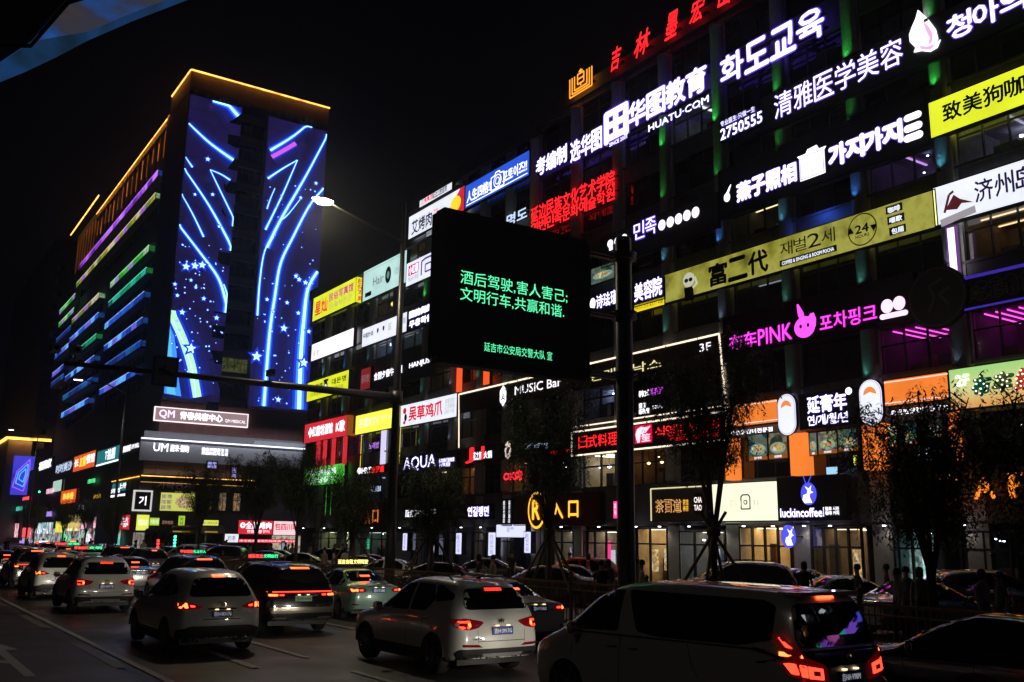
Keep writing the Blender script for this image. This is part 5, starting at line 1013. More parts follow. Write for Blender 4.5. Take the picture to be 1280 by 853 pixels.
s2('fascia_sign', 'purple and cream fascia sign at the far end of the snack shops', (374,646,655,404,647,657), patchy('purple_cream', [(.85,.8,.6),(.35,.2,.7),(.9,.85,.7),(.9,.6,.4)], .9, 2.0, 'voronoi'), [])
s2('window_letter_sign', 'bluish letters glowing on the pale podium wall behind the street tree', (258,576,586,272,577,587), DK, [('美甲\n美睫', (0.1,.1,.9,.9), glow('dim_violet', (.4,.4,.9), .9), B2)])
s2('window_letter_sign', 'second bluish letter panel on the podium wall, right of the first behind the tree', (289,583,600,296,584,600), DK, [('医\n美', (.1,.1,.9,.9), glow('dim_violet', ()), B2)])
# street side of the podium, signs shrinking into the distance
SS = Surf('x', 29.5)
def s3(lb, c, board, texts=(), **k): return sign('street_side_sign', lb, c, board=board, texts=texts, surf=SS, **k)
TEALB = glow('teal_box', (.03,.3,.33), .6); ORB = glow('orange_box', (.9,.12,.02), .9)
s3('white letters on black just left of the grey UM board', (153,558,568,174.5,551,562), DK, [('御购商城', (.05,.15,.5,.9), WHITE, B2), ('UM MALL', (.55,.3,.98,.8), WHITE, B2)])
s3('teal sign with white characters and a bright lower edge, left of the UM board letters', (121,567,584,152,554,575), TEALB, [('T铭朋', (.35,.25,.75,.95), WHITE, dict(bold=.02)), ('▬▬▬', (.0,.02,1,.12), WHITE)])
s3('orange-red lightbox with yellow and white characters beside the teal sign', (92,572,590,119,563,583), ORB, [('长', (.05,.3,.25,.8), WHITE, B2), ('友顺', (.3,.2,.6,.85), glow('yel_txt', (1.,.8,.1), 1.2), B2), ('餐馆', (.62,.3,.97,.85), WHITE, B2)])
s3('bluish-white small letters left of the orange-red lightbox', (70,579,593,91,576,589), DK, [('时时美沙', (0.02,.1,.95,.9), glow('pale_blue', ()), B2)])
s3('yellow-ended white letters farthest along the high row of street side signs', (49,576,590,66,573,584), DK, [('福满家', (.0,.1,.9,.9), WHITE, dict(bold=.05))])
s3('teal sign with white top letters under the dark podium corner', (140,606,617,158,602,612), TEALB, [('上卅', (.5,.3,.98,.9), WHITE, B2)])
s3('blue-white letters and bright bar below the second teal sign', (139,611,622,157,609,620), DK, [('烤肉', (.0,.45,.6,.98), WHITE, B2), ('▬▬▬', (.0,.0,1,.25), WHITE)])
s3('orange lightbox lower on the street side, half behind trees', (76,614,631,95,612,628), ORB, [('串串香', (.15,.3,.85,.8), glow('yel_txt', ()), B2)])
s3('pale green-white upright panel high on the street side', (66,603,616,77,599,613), glow('pale_green_box', (.5,.7,.6), .9), [])
s3('golden patterned poster panel on the street side', (85,644,664,101,643,664), patchy('golden_panel', [(.8,.5,.1),(.9,.8,.3),(.3,.15,.05),(.9,.6,.5)], .9, .9), [])
s3('pinkish white lightbox right of the golden panel', (117,646,660,126,646,660), glow('box_pinkwhite', ()), [('米粉', (.1,.2,.9,.8), INKR)])
s3('cluster of red and white shop lights at the far left edge of the street', (0,655,672,23,655,671), patchy('red_white_cluster', [(.9,.1,.15),(1.,.85,.9),(.15,.03,.05),(.9,.3,.4)], 1.1, .9, 'voronoi'), [])
s3('turquoise and white lightbox pair near the far end of the street', (47,654,668,66,653,667), patchy('turq_white', [(.1,.7,.6),(.8,.9,.95),(.05,.2,.25),(.9,.95,1.)], 1.1, .7, 'voronoi'), [])
s3('small gold characters in the dark middle of the street side', (117,618,624,126,617,623), DK, [('火锅', (0,.1,1,.9), glow('gold_dim', (.8,.45,.05), .9), B2)])
s3('small red arrow-like light over the pavement at the far left', (38,648,654,46,647,653), glow('strip_red', ()), [])
s3('tiny violet and white window lights above the pavement', (124,664,672,134,663,671), patchy('violet_cluster', [(.3,.2,.9),(.9,.85,1.),(.1,.05,.2)], 1.1, 1.5, 'voronoi'), [])
LOB2 = patchy('street_shops', [(.02,.02,.025),(.5,.25,.3),(.02,.02,.02),(.7,.65,.8),(.03,.05,.05),(.4,.6,.45),(.02,.02,.02)], 1.1, .5, 'voronoi', (1,1,1.6))
b = MB(); b.box(29.5, 29.6, 140, 236, .3, 3.2); pp(b, 'shop_window', LOB2)
# far building past the second side street
r0 = [ony(x, y, 250) for x, y in ((11,546),(64,550),(11,690))]
far = thing('far_building', 'distant low building with an orange roof line and a blue light screen, far left', 'building', (r0[0][0], 250, 0)); fb = Vector((r0[0][0], 250, 0)); zt = r0[0][1]
b = MB(); b.box(r0[0][0], r0[0][0]+40, 250, 330, 0, zt); o = b.build('wall', TW, far); o.location = -fb
b = MB(); b.box(r0[0][0]-.4, r0[1][0], 249.5, 249.9, zt-.6, zt, ORL); b.box(r0[0][0]-.5, r0[0][0]-.1, 250, 320, zt-.6, zt, ORL); o = b.build('roof_led_line', None, far); o.location = -fb
led_wash((7, -1.0, zt-.5), 14, 500, (1,.4,.08), far, (0,.5,-1))
FS = Surf('y', 249.5); q = FS.rect((15,570,622,42,570.5,616)); b = MB(); slab(FS, q, -.2, 0, patchy('blue_screen', [(.02,.02,.35),(.05,.06,.8),(.1,.05,.6)], .9, .3, 'noise'), None, mb=b); o = b.build('light_screen', None, far); o.location = -fb
b = MB(); A_ = lambda u, v: (q[0]+(q[1]-q[0])*u, q[2]+(q[3]-q[2])*v)
for k in (1, .72, .42): strip(FS, [A_(.5+(-.42)*k,.45-.35*k+.1),A_(.5+.1*k,.5-.4*k),A_(.5+.3*k,.5+.1*k),A_(.5+.25*k,.5+.42*k),A_(.5-.3*k,.5+.1*k),A_(.5-.42*k,.45-.35*k+.1)], .22, .05, glow('screen_line', (.1,.5,1.), 1.2) if k < .9 else glow('screen_line2', (.4,.15,1.), 1.), mb=b)
b.build('light_ribbon', None, o)
# dark housing blocks behind
for (xa, xb, ya, yb, zt_, lb) in ((-30, 24, 330, 380, 62, 'unlit housing block behind the far left of the street'), (31, 60, 250, 330, 74, 'unlit high block behind the tower side'), (72, 100, 190, 240, 38, 'unlit block behind the tower right side')):
    t = thing('dark_block', lb, 'building', (xa, ya, 0)); b = MB(); b.box(0, xb-xa, 0, yb-ya, 0, zt_); b.build('wall', mat('unlit_wall', (.05,.05,.055), .8, noise=.3, nscale=.2), t)
    b = MB(); 
    for i in range(int((xb-xa)/4)):
        for j in range(int(zt_/3.4)-1): b.box(i*4+1, i*4+2.6, -.05, .0, j*3.4+1.5, j*3.4+3)
    o = b.build('window_grid', DGLASS, t); o['kind'] = 'stuff'
# ------------------------------------------------------------------ LED traffic board on its steel column
BY = 19.2; BS_ = Surf('y', BY)
cx, _ = BS_.px(782.5, 650); cz = BS_.px(788, 300)[1]
col = thing('sign_column', 'thick dark steel column carrying the LED message board', 'column', (cx, BY, 0))
STEEL = mat('dark_grey_steel', (.09,.09,.095), .38, .6)
b = MB(); b.lathe([(.0,.1),(.45,.1),(.45,.16),(.26,.18),(.235,.3),(.225,cz-.1),(.2,cz),(0,cz)], (0,0,0), n=32); b.build('shaft', STEEL, col, True)
br = BS_.rect((548,258,455,738,300,475)); bx0, bx1, bz0, bz1 = br
board = thing('led_message_board', 'large black LED board with green traffic safety message on the steel column', 'screen', ((bx0+bx1)/2, BY, bz0)); bbv = Vector(board.location)
b = MB(); b.box(bx0, bx1, BY+.02, BY+.42, bz0, bz1); o = b.build('housing', mat('board_housing', (.02,.02,.022), .5), board); o.location = -bbv
bm_ = bmesh.new(); bm_.from_mesh(o.data); bmesh.ops.bevel(bm_, geom=[e for e in bm_.edges if abs(e.verts[0].co.y-e.verts[1].co.y) > .3], offset=.12, segments=4, affect='EDGES'); bm_.to_mesh(o.data); bm_.free()
b = MB(); b.box(bx0+.1, bx1-.1, BY, BY+.03, bz0+.1, bz1-.1); o = b.build('screen_face', mat('led_face', (.012,.012,.012), .6), board); o.location = -bbv
LG = glow('led_green_text', (.12,1.,.45), 1.25)
for s_, c in (('酒后驾驶,害人害己;', (575.5,336,353,709,364,381.5)), ('文明行车,共赢和谐.', (575,359,377,705,381,397)), ('延吉市公安局交警大队 宣', (605,428,439.5,690,440,451))):
    o = text(Surf('y', BY), s_, BS_.rect(c), .01, LG, 'lettering', board, .008); o.location = -bbv
b = MB()
for y in (322, 395, 470):
    z = BS_.px(785, y+2)[1]; b.lathe([(.24,-.07),(.36,-.07),(.36,-.02),(.27,0),(.27,.05),(.36,.07),(.36,.12),(.24,.12)], (0,0,z), n=24); b.box(bx1-.9-cx, .1, .1, .28, z-.06, z+.06); b.box(bx1-.05-cx, -.15, -.1, -.0, z-.05, z+.05)
b.build('bracket', STEEL, col)
# ------------------------------------------------------------------ tall lamp post with gantry arm
LY = 33.0; LS = Surf('y', LY)
lx = LS.px(487.5, 700)[0]; ztop = LS.px(500, 252)[1]
post = thing('gantry_lamp_post', 'tall tapering street lamp post with a long camera gantry arm', 'lamp post', (lx, LY, 0))
b = MB(); b.tube([(0,0,.1),(0,0,3),(0,0,9),(.02,0,ztop)], [.21,.19,.14,.07], 16); b.build('pole', STEEL, post, True)
ax, az = LS.px(408, 254); b = MB(); b.tube([(0,0,ztop-1.75),(-.3,0,ztop-1.62),((ax-lx)*.55,0,ztop-1.15),(ax-lx+.2,0,az)], [.06,.055,.045,.04], 10); b.build('lamp_arm', STEEL, post, True)
b = MB(); b.lathe([(0,-.1),(.13,-.07),(.16,0),(.1,.09),(0,.1)], (0,0,0), n=14); head = b.build('lamp_head', mat('lamp_housing', (.3,.3,.3), .4), post, True); head.scale = (2.6, 1.3, .9); head.location = (ax-lx-.15, 0, az+.1)
b = MB(); b.lathe([(0,-.2),(.09,-.18),(.15,-.1),(.165,-.02),(.14,.02)], (0,0,0), n=14); bl = b.build('lamp_glass', glow('street_lamp_glass', (1.,.88,.6), 110), head, True)
lamp('SPOT', (ax-lx-.15, 0, az-.35), 1000, (1,.84,.58), post, (0,0,-1), .15, 165, .6)
g0 = LS.px(487, 498); g1 = LS.px(80, 452); gz = (g0[1]+g1[1])/2
b = MB(); b.tube([(0,0,gz),(-4,0,gz+.02),(g1[0]-lx,0,gz)], [.17,.13,.08], 12); b.lathe([(.2,-.25),(.24,-.25),(.24,.25),(.2,.25)], (0,0,gz), n=16)
b.build('gantry_arm', STEEL, post, True)
cs = Surf('y', LY-.2); q = cs.rect((190.5,444,482,222.5,447,484.5))
cbx = thing('camera_warning_sign', 'blue framed square sign with a camera pictogram hung on the gantry arm', 'sign', ((q[0]+q[1])/2, LY-.2, q[2])); cv = Vector(cbx.location)
b = MB(); slab(cs, q, -.05, 0, mat('sign_blue', (.03,.06,.2), .4), None, mb=b); o = b.build('sign_plate', None, cbx); o.location = -cv
ins = .09; b = MB(); slab(cs, (q[0]+ins, q[1]-ins, q[2]+ins, q[3]-ins), 0, .01, mat('sign_white_field', (.10,.11,.13), .5), None, mb=b); o = b.build('white_field', None, cbx); o.location = -cv
b = MB(); cxm, czm = (q[0]+q[1])/2, (q[2]+q[3])/2; K = mat('black_print', ()); poly(cs, [(cxm-.26,czm-.02),(cxm+.16,czm-.16),(cxm+.22,czm-.03),(cxm-.2,czm+.12)], .02, K, mb=b, th=.01); poly(cs, [(cxm+.18,czm-.14),(cxm+.27,czm-.17),(cxm+.29,czm-.07),(cxm+.22,czm-.04)], .02, K, mb=b, th=.01); strip(cs, [(cxm-.05,czm+.05),(cxm-.05,czm+.22)], .05, .02, K, mb=b, th=.01); strip(cs, [(cxm-.22,czm-.1),(cxm-.05,czm-.14)], .05, .02, K, mb=b, th=.01); o = b.build('camera_pictogram', None, cbx); o.location = -cv
b = MB(); b.box(-.03,.03,.05,.19,.1,.9); b.build('bracket', STEEL, cbx)
def gcam(x, lb, s=1):
    a, z = LS.px(x, 460); t = thing('traffic_camera', lb, 'camera', (a, LY, gz+.1)); b = MB(); b.box(-.02,.02,-.02,.02,0,.22); b.build('stand', STEEL, t)
    b = MB(); b.box(-.1*s,.1*s,-.3*s,.16*s,.2,.4); b.box(-.12*s,.12*s,-.38*s,.18*s,.4,.42); b.build('housing', mat('camera_grey', (.25,.25,.25), .5), t); b = MB(); b.lathe([(.07,0),(.06,.02),(0,.02)], (0,-.32*s,.3), 'y', 12); b.build('lens', DGLASS, t)
gcam(338, 'small grey camera standing on the gantry arm right of the camera sign'); gcam(92, 'grey camera box near the free end of the gantry arm', 1.3); gcam(66, 'grey camera box at the very end of the gantry arm', 1.3)
def lamp_post(x, y, h, armx, lb, power=500, col=(1,.85,.65), g=None):
    t = thing('street_lamp', lb, 'lamp post', (x, y, 0), 0, g); b = MB(); b.tube([(0,0,.1),(0,0,h*.6),(0,0,h)], [.12,.09,.06], 10); b.build('pole', STEEL, t, True)
    b = MB(); b.tube([(0,0,h-.1),(armx*.4,0,h+.5),(armx,0,h+.7)], [.05,.045,.04], 8); b.build('lamp_arm', STEEL, t, True)
    b = MB(); b.box(armx-.35, armx+.35, -.12, .12, h+.64, h+.76); hd = b.build('lamp_head', mat('lamp_housing', ()), t); b = MB(); b.box(armx-.3, armx+.3, -.1, .1, h+.6, h+.64); b.build('lamp_glass', glow('far_lamp_glass', (.85,.75,1.), 9), hd)
    lamp('SPOT', (armx, 0, h+.55), power, col, t, (0,0,-1), .15, 150, .6); return t
q = Surf('y', 78).px(147, 600)[0]; p98 = Surf('y', 78).px(98, 474)
lamp_post(q, 78, p98[1]-.7, p98[0]-q, 'thin street lamp standing before the balconies of the tower', 500)
p14 = Surf('y', 150).px(14, 537); lamp_post(p14[0]+3.5, 150, p14[1]-.7, -3.5, 'far street lamp with a small violet light at the left edge', 500)
lamp_post(-6.0, 9.0, 10.5, 3.4, 'added street lamp on the near pavement just outside the view, lighting the cars', 110, (1,.86,.66))  # unseen lamp, added to light the sides of the cars
lamp_post(-6.0, -20.0, 10.5, 3.4, 'added street lamp on the near pavement behind the camera, lighting car rears', 1050, (1,.86,.66))  # unseen lamp, added to brighten the rears of the cars
# ------------------------------------------------------------------ canopy edge overhead, top left
cn = thing('canopy', 'dark canopy corner overhead at top left with blue reflections painted on its curved rim', 'canopy', (0, 7, 6)); cv = Vector(cn.location)
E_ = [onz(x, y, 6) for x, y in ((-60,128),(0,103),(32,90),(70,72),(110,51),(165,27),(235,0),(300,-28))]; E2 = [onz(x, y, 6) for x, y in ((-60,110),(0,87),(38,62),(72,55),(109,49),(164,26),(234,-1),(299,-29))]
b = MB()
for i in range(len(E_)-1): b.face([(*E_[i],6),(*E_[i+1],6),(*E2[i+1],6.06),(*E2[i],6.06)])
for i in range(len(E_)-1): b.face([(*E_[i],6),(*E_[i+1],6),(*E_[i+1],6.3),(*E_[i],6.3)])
o = b.build('rim', patchy('rim_painted_reflection', [(.01,.02,.05),(.015,.05,.10),(.02,.09,.28),(.02,.04,.06)], .42, 1.6, 'noise'), cn); o.location = -cv  # emissive blue patches stand in for a screen's reflection on the rim
pts = [onz(x, y, 6) for x, y in ((38,62),(85,8),(230,-60),(299,-29),(234,-1),(164,26),(109,49),(72,55))]; b = MB(); b.face([(*p, 6.06) for p in pts]); o = b.build('pale_soffit_panel', patchy('soffit_painted_reflection', [(.05,.04,.045),(.07,.062,.068),(.05,.055,.09),(.02,.10,.38),(.05,.2,.6)], .55, 2.0, 'noise'), cn); o.location = -cv  # grey and blue emission painted in place of reflected screen light
pts = [onz(x, y, 6) for x, y in ((-60,110),(0,87),(38,62),(85,8),(230,-60),(100,-200),(-200,-60))]; b = MB(); b.face([(*p, 6.07) for p in pts]); b.box(-3, -1, 6, 9, 6.1, 6.3); o = b.build('soffit', mat('soffit_dark', (.03,.03,.035), .4), cn); o.location = -cv
b = MB(); q0, q1 = onz(38,62,6), onz(85,8,6); b.tube([(*q0,6.03),(*q1,6.03)], .015, 6); b.tube([(*onz(0,62,6),6.03),(*q0,6.03)], .015, 6); b.tube([(*onz(85,8,6),6.03),(*onz(160,-14,6),6.03)], .015, 6); o = b.build('seam', BLKM, cn); o.location = -cv
# ------------------------------------------------------------------ median fence
FN = thing('median_fence', 'brown metal railing fence with ball-topped posts along the median', 'fence', (15.9, 0, .13)); GOLDM = mat('dull_bronze', (.16,.11,.05), .45, .6)
b = MB(); b.box(-.025,.025,-4,92,1.14,1.2); b.build('top_rail', GOLDM, FN); b = MB(); b.box(-.02,.02,-4,92,.16,.2); b.build('bottom_rail', GOLDM, FN); b = MB(); b.box(-.02,.02,-4,92,.98,1.01); b.build('middle_rail', GOLDM, FN)
b = MB(); b.lathe([(.0,0),(.07,0),(.07,.06),(.045,.08),(.045,1.28),(.07,1.3),(.07,1.34),(.03,1.36),(.065,1.41),(.05,1.46),(0,1.48)], (0,0,0), n=12); pm = b.mesh('post', GOLDM, True)
for k in range(32): link('post', pm, FN, (0, -4+3.0*k+.7, 0))
b = MB()
for k in range(760): b.box(-.009, .009, -4+k*.125, -3.982+k*.125, .2, 1.14)
o = b.build('baluster_row', GOLDM, FN); o['kind'] = 'stuff'
# ------------------------------------------------------------------ traffic signals at the crossing
def signal(px, y, Y, cols, lb, post_x=None):
    a, z = Surf('y', Y).px(px, y); t = thing('traffic_light', lb, 'traffic light', (a, Y, 0)); b = MB(); b.tube([(0,.1,0),(0,.1,z+.8)], .07, 8); b.build('pole', STEEL, t)
    n = len(cols); b = MB(); b.box(-.2, .2, -.12, .12, z-.3*n/2-.1, z+.3*n/2+.1); h = b.build('housing', BLKM, t)
    for i, c in enumerate(cols):
        if c is None: continue
        b = MB(); b.lathe([(0,-.0),(.13,0),(.13,.02)], (0,-.16,z+.3*(n/2-i-.5)), 'y', 12); b.build('lamp', glow('signal_%s' % c, {'red': (1,.03,.03), 'green': (.05,1,.45)}[c], 4), h)
signal(197, 680, 96, ['red','red','red'], 'traffic light showing a red stack beside the dark bus'); signal(136, 677, 98, ['green', None, None], 'traffic light showing one round green lamp'); signal(218, 677, 96, ['green','green','green','green'], 'slim traffic light with a green lamp column left of the white bus'); signal(49, 615, 150, ['green'], 'tiny green traffic light far down the street')
t = thing('tall_info_panel', 'tall thin dark blue banner panel standing at the crossing', 'banner', (*onz(134, 700, .1)[:1], 0, 0)); a, z = Surf('y', 94).px(134, 660); t.location = (a, 94, 0); b = MB(); b.box(-1.0, 1.0, -.1, .1, 1.5, Surf('y', 94).px(134, 628)[1]); b.build('panel', mat('banner_blue', (.03,.04,.12), .5), t); b = MB(); b.box(-.9,-.8,-.05,.05,0,1.5); b.box(.8,.9,-.05,.05,0,1.5); b.build('leg', STEEL, t)
# info totem between cars and crowd
t = thing('small_white_totem', 'small white upright information totem on the far pavement', 'totem', (*onz(353, 697, .1), 0)); b = MB(); b.box(-.2,.2,-.08,.08,0,1.9); b.build('panel', mat('totem_white', (.6,.6,.62), .5), t); b = MB(); b.box(-.16,.16,-.09,-.08,.9,1.7); b.build('printed_field', glow('totem_glow', (.5,.55,.7), .5), t)

# more small shop lights along the far street side
rs = random.Random(21); CC = [((.9,.9,1.),1.1,'white'),((1.,.1,.12),1.1,'red'),((1.,.45,.05),1.1,'orange'),((.1,.8,.6),.9,'turquoise'),((.5,.3,1.),1.0,'violet'),((.9,.85,.1),1.,'yellow'),((.1,.9,.3),.9,'green'),((1.,.5,.7),1.,'pink')]
for i, (x, y, w_, h_) in enumerate([(8,642,10,8),(30,660,9,12),(4,600,8,6),(22,634,7,5),(60,640,6,6),(72,652,9,14),(79,668,5,10),(104,650,6,12),(108,668,6,10),(128,650,5,10),(136,664,7,14),(52,678,10,6),(26,676,12,6),(90,676,8,6),(112,600,8,5),(60,612,7,6),(100,632,6,5),(30,622,7,4),(130,636,5,8),(146,672,5,10)]):
    c, s_, nm = CC[i % 8]; a, z = SS.px(x, y); a2, _ = SS.px(x+w_, y); _, z2 = SS.px(x, y+h_); t = thing('small_shop_light', 'small %s shop light %s' % (nm, 'low over the pavement at the far left' if x < 40 and y > 655 else 'high on the far left facade' if y < 625 else 'left of the tall dark blue banner' if x < 120 else 'just right of the tall dark blue banner') + (' near the turquoise pair' if 40 < x < 80 else ''), 'sign', (29.4, (a+a2)/2, z2), 0, 'small shop lights along the far street side')
    b = MB(); b.box(-.15, 0, -abs(a-a2)/2, abs(a-a2)/2, 0, abs(z-z2)); b.build('lit_face', glow('shoplight_%s' % nm, c, s_, .5, 1.5), t); b = MB(); b.box(-.17, .01, -abs(a-a2)/2-.08, abs(a-a2)/2+.08, -.08, -.001); b.build('edge', BLKM, t)
# ------------------------------------------------------------------ cars
def paint(name, col, rough=.28, metal=.2): return mat(name, col, rough, metal, coat=.9, spec=.5)
PW = paint('paint_white', (.62,.62,.60), .3, 0); PWP = paint('paint_pearl_white', (.55,.54,.51), .26, .15); PBK = paint('paint_black', (.012,.012,.014), .22, .3); PSV = paint('paint_silver', (.33,.34,.36), .25, .7)
PGR = paint('paint_taxi_green', (.18,.33,.28), .3, .1); PRD = paint('paint_red', (.35,.02,.02), .28, .1); PGY = paint('paint_grey', (.10,.10,.11), .26, .5); PBL = paint('paint_blue', (.03,.06,.16), .25, .3)
CG = mat('car_tinted_glass', (.006,.007,.008), .03, 0, spec=.7, coat=1); TRIM = mat('black_plastic', (.02,.02,.021), .5); CHR = mat('chrome', (.6,.6,.6), .12, 1); RUB = mat('tyre_rubber', (.018,.018,.018), .8); RIMM = mat('alloy_rim', (.28,.28,.29), .3, .9)
TLR = glow('taillight_glow', (1.,.045,.02), 3.2); TLH = glow('taillight_hot', (1.,.16,.035), 4.2); TLD = mat('taillight_lens', (.16,.004,.006), .12, 0, (.5,.008,.012), .09, coat=.6); TLO = mat('taillight_off', (.2,.006,.006), .12, coat=.6)
HLG = glow('headlight_glow', (.9,.95,1.), 9); HLO = mat('headlight_off', (.4,.4,.42), .08, .3, coat=1); PLB = mat('plate_blue', (.02,.05,.28), .4); PLT = mat('plate_text', (.7,.7,.75), .4, 0, (.7,.7,.8), .25); PLG = mat('plate_green', (.25,.5,.35), .4)
AMB = glow('amber_marker', (1.,.25,.02), 2.5)
def interp(tab, x):
    if x <= tab[0][0]: return tab[0][1]
    for (a, va), (b_, vb) in zip(tab, tab[1:]):
        if x <= b_: return va+(vb-va)*(x-a)/(b_-a+1e-9)
    return tab[-1][1]
class Car: pass
def build_body(sp, m):
    """lofted shell: sections across the car, smoothed; y runs from the rear bumper (0) to the nose (L)"""
    L, W = sp['L'], sp['W']/2; ra, fa, R_ = sp['ra'], sp['fa'], sp['R']
    ys = {0, .04, .14, .3, .5, L-.04, L-.16, L-.35, L-.6}
    for c in (ra, fa): ys |= {c-R_-.05, c-R_, c-R_*.72, c-R_*.35, c, c+R_*.35, c+R_*.72, c+R_, c+R_+.05}
    ys |= set(sp.get('ys', ())); y = (ra+fa)/2; ys |= {y, (ra+y)/2+.1, (fa+y)/2-.1}
    ys = sorted(v for v in ys if 0 <= v <= L); ys = [v for i, v in enumerate(ys) if i == 0 or v-ys[i-1] > .03]
    rows = []
    for y in ys:
        w = W*interp(sp['plan'], y); zs = sp['sill']
        for c in (ra, fa):
            d = abs(y-c)
            if d < R_+.001: zs = max(zs, .33+math.sqrt(max(0, R_*R_-d*d)))
        if y < .3: zs = max(zs, sp['sill']+.06)
        if y > L-.3: zs = max(zs, sp['sill']+.02)
        zt = interp(sp['top'], y); zb = min(interp(sp['belt'], y), zt-.07); xr = interp(sp['xr'], y)*W
        z2 = max(.50, zs+.03); z3 = max(min(.78, zb-.06), z2+.03)
        zb = max(zb, z3+.03); zt = max(zt, zb+.05)
        pr = [(w*.86, zs), (w*.985, zs+.001), (w*1.0, z2), (w*.99, z3), (w*.955, zb), (xr, zt-.055), (xr*.72, zt-.008), (0, zt+.012)]
        out = []
        for x, z in pr:
            k = max(0, 1-y/.75); kf = max(0, 1-(L-y)/.5)
            out.append((x, y+k*interp(sp['rear'], z)-kf*interp(sp['nose'], z), z))
        rows.append(out)
    bm = bmesh.new(); V = []
    for r in rows: V.append([[bm.verts.new((s*x, y, z)) for (x, y, z) in r] for s in (-1, 1)])
    for r in V: bm.verts.remove(r[1][-1]); r[1][-1] = r[0][-1]
    for a, b_ in zip(V, V[1:]):
        for s in (0, 1):
            for j in range(7):
                q = [a[s][j], a[s][j+1], b_[s][j+1], b_[s][j]]; bm.faces.new(q if s else q[::-1])
    for end, flip in ((V[0], 0), (V[-1], 1)):
        prev = None; N = 5; tt = (-1, -.72, 0, .72, 1)
        for j in range(6):
            row = []
            for c, t_ in enumerate(tt):
                l, r_ = end[0][j], end[1][j]
                if c == 0: row.append(l)
                elif c == 4: row.append(r_)
                elif j == 5: row.append(end[0][6] if c == 1 else end[0][7] if c == 2 else end[1][6])
                else:
                    p = l.co.lerp(r_.co, (t_+1)/2); p.y += (-.05 if not flip else .09)*(1-t_*t_) ; row.append(bm.verts.new(p))
            if prev:
                for c in range(4):
                    q = [prev[c], prev[c+1], row[c+1], row[c]]; bm.faces.new(q[::-1] if flip else q)
            prev = row
    bmesh.ops.recalc_face_normals(bm, faces=bm.faces)
    me = bpy.data.meshes.new('body'); bm.to_mesh(me); bm.free()
    o = bpy.data.objects.new('tmp', me); COL.objects.link(o); md = o.modifiers.new('s', 'SUBSURF'); md.levels = md.render_levels = 2
    dg = bpy.context.evaluated_depsgraph_get(); me2 = bpy.data.meshes.new_from_object(o.evaluated_get(dg)); bpy.data.objects.remove(o); me2.name = 'body'
    me2.materials.clear(); me2.materials.append(m); me2.polygons.foreach_set('use_smooth', [True]*len(me2.polygons))
    return me2
def rnd(pts, r=.05, k=3):
    out = []; n = len(pts)
    for i in range(n):
        p0, p, p1 = Vector(pts[i-1]), Vector(pts[i]), Vector(pts[(i+1) % n]); a = (p0-p); b_ = (p1-p); ra = min(r, a.length*.45); rb = min(r, b_.length*.45)
        A_, B_ = p+a.normalized()*ra, p+b_.normalized()*rb
        for j in range(k+1): t = j/k; out.append(tuple((1-t)**2*A_+2*t*(1-t)*p+t*t*B_))
    return out
def decal(bvh, pts, mode, side, m, name, parent, th=.006, sub=.09, skirt=.03, L=4.5, rr=.04, cap=None):
    """a panel, window or lamp that follows the body shape; mode rear/front: pts=(x,z); side: pts=(y,z); top: pts=(x,y)"""
    pts = rnd(pts, rr) if rr else pts
    bm = bmesh.new(); vs = [bm.verts.new((a, b_, 0)) for a, b_ in pts]; bm.faces.new(vs); bmesh.ops.triangulate(bm, faces=bm.faces)
    for _ in range(5):
        es = [e for e in bm.edges if e.calc_length() > sub*1.5]
        if not es: break
        bmesh.ops.subdivide_edges(bm, edges=es, cuts=1); bmesh.ops.triangulate(bm, faces=[f for f in bm.faces if len(f.verts) > 3])
    D = {'rear': Vector((0,1,0)), 'front': Vector((0,-1,0)), 'side': Vector((-side,0,0)), 'top': Vector((0,0,-1))}[mode]
    miss = []; last = None
    for v in bm.verts:
        a, b_ = v.co.x, v.co.y
        o = {'rear': Vector((a,-2,b_)), 'front': Vector((a,L+2,b_)), 'side': Vector((side*3,a,b_)), 'top': Vector((a,b_,4))}[mode]
        h = bvh.ray_cast(o, D)
        if h[0] is None: miss.append((v, o)); continue
        v.co = h[0]-D*th; last = v.co.copy()
        if cap is not None and v.co.y > cap: v.co.y = cap-th
    hits = [v.co.copy() for v in bm.verts if v not in [q[0] for q in miss]]
    for v, o in miss:
        if not hits: v.co = o; continue
        ax = {'rear': 1, 'front': 1, 'side': 0, 'top': 2}[mode]; key = [i for i in range(3) if i != ax]
        nb = min(hits, key=lambda h: sum((h[i]-o[i])**2 for i in key)); v.co = o; v.co[ax] = nb[ax]; 
    if skirt:
        be = [e for e in bm.edges if e.is_boundary]; r = bmesh.ops.extrude_edge_only(bm, edges=be)
        for v in [g for g in r['geom'] if isinstance(g, bmesh.types.BMVert)]: v.co += D*skirt
    bmesh.ops.recalc_face_normals(bm, faces=bm.faces)
    me = bpy.data.meshes.new(name); bm.to_mesh(me); bm.free(); me.materials.append(m)
    return link(name, me, parent)
def sym(pts): return [(-a, b_) for a, b_ in pts]
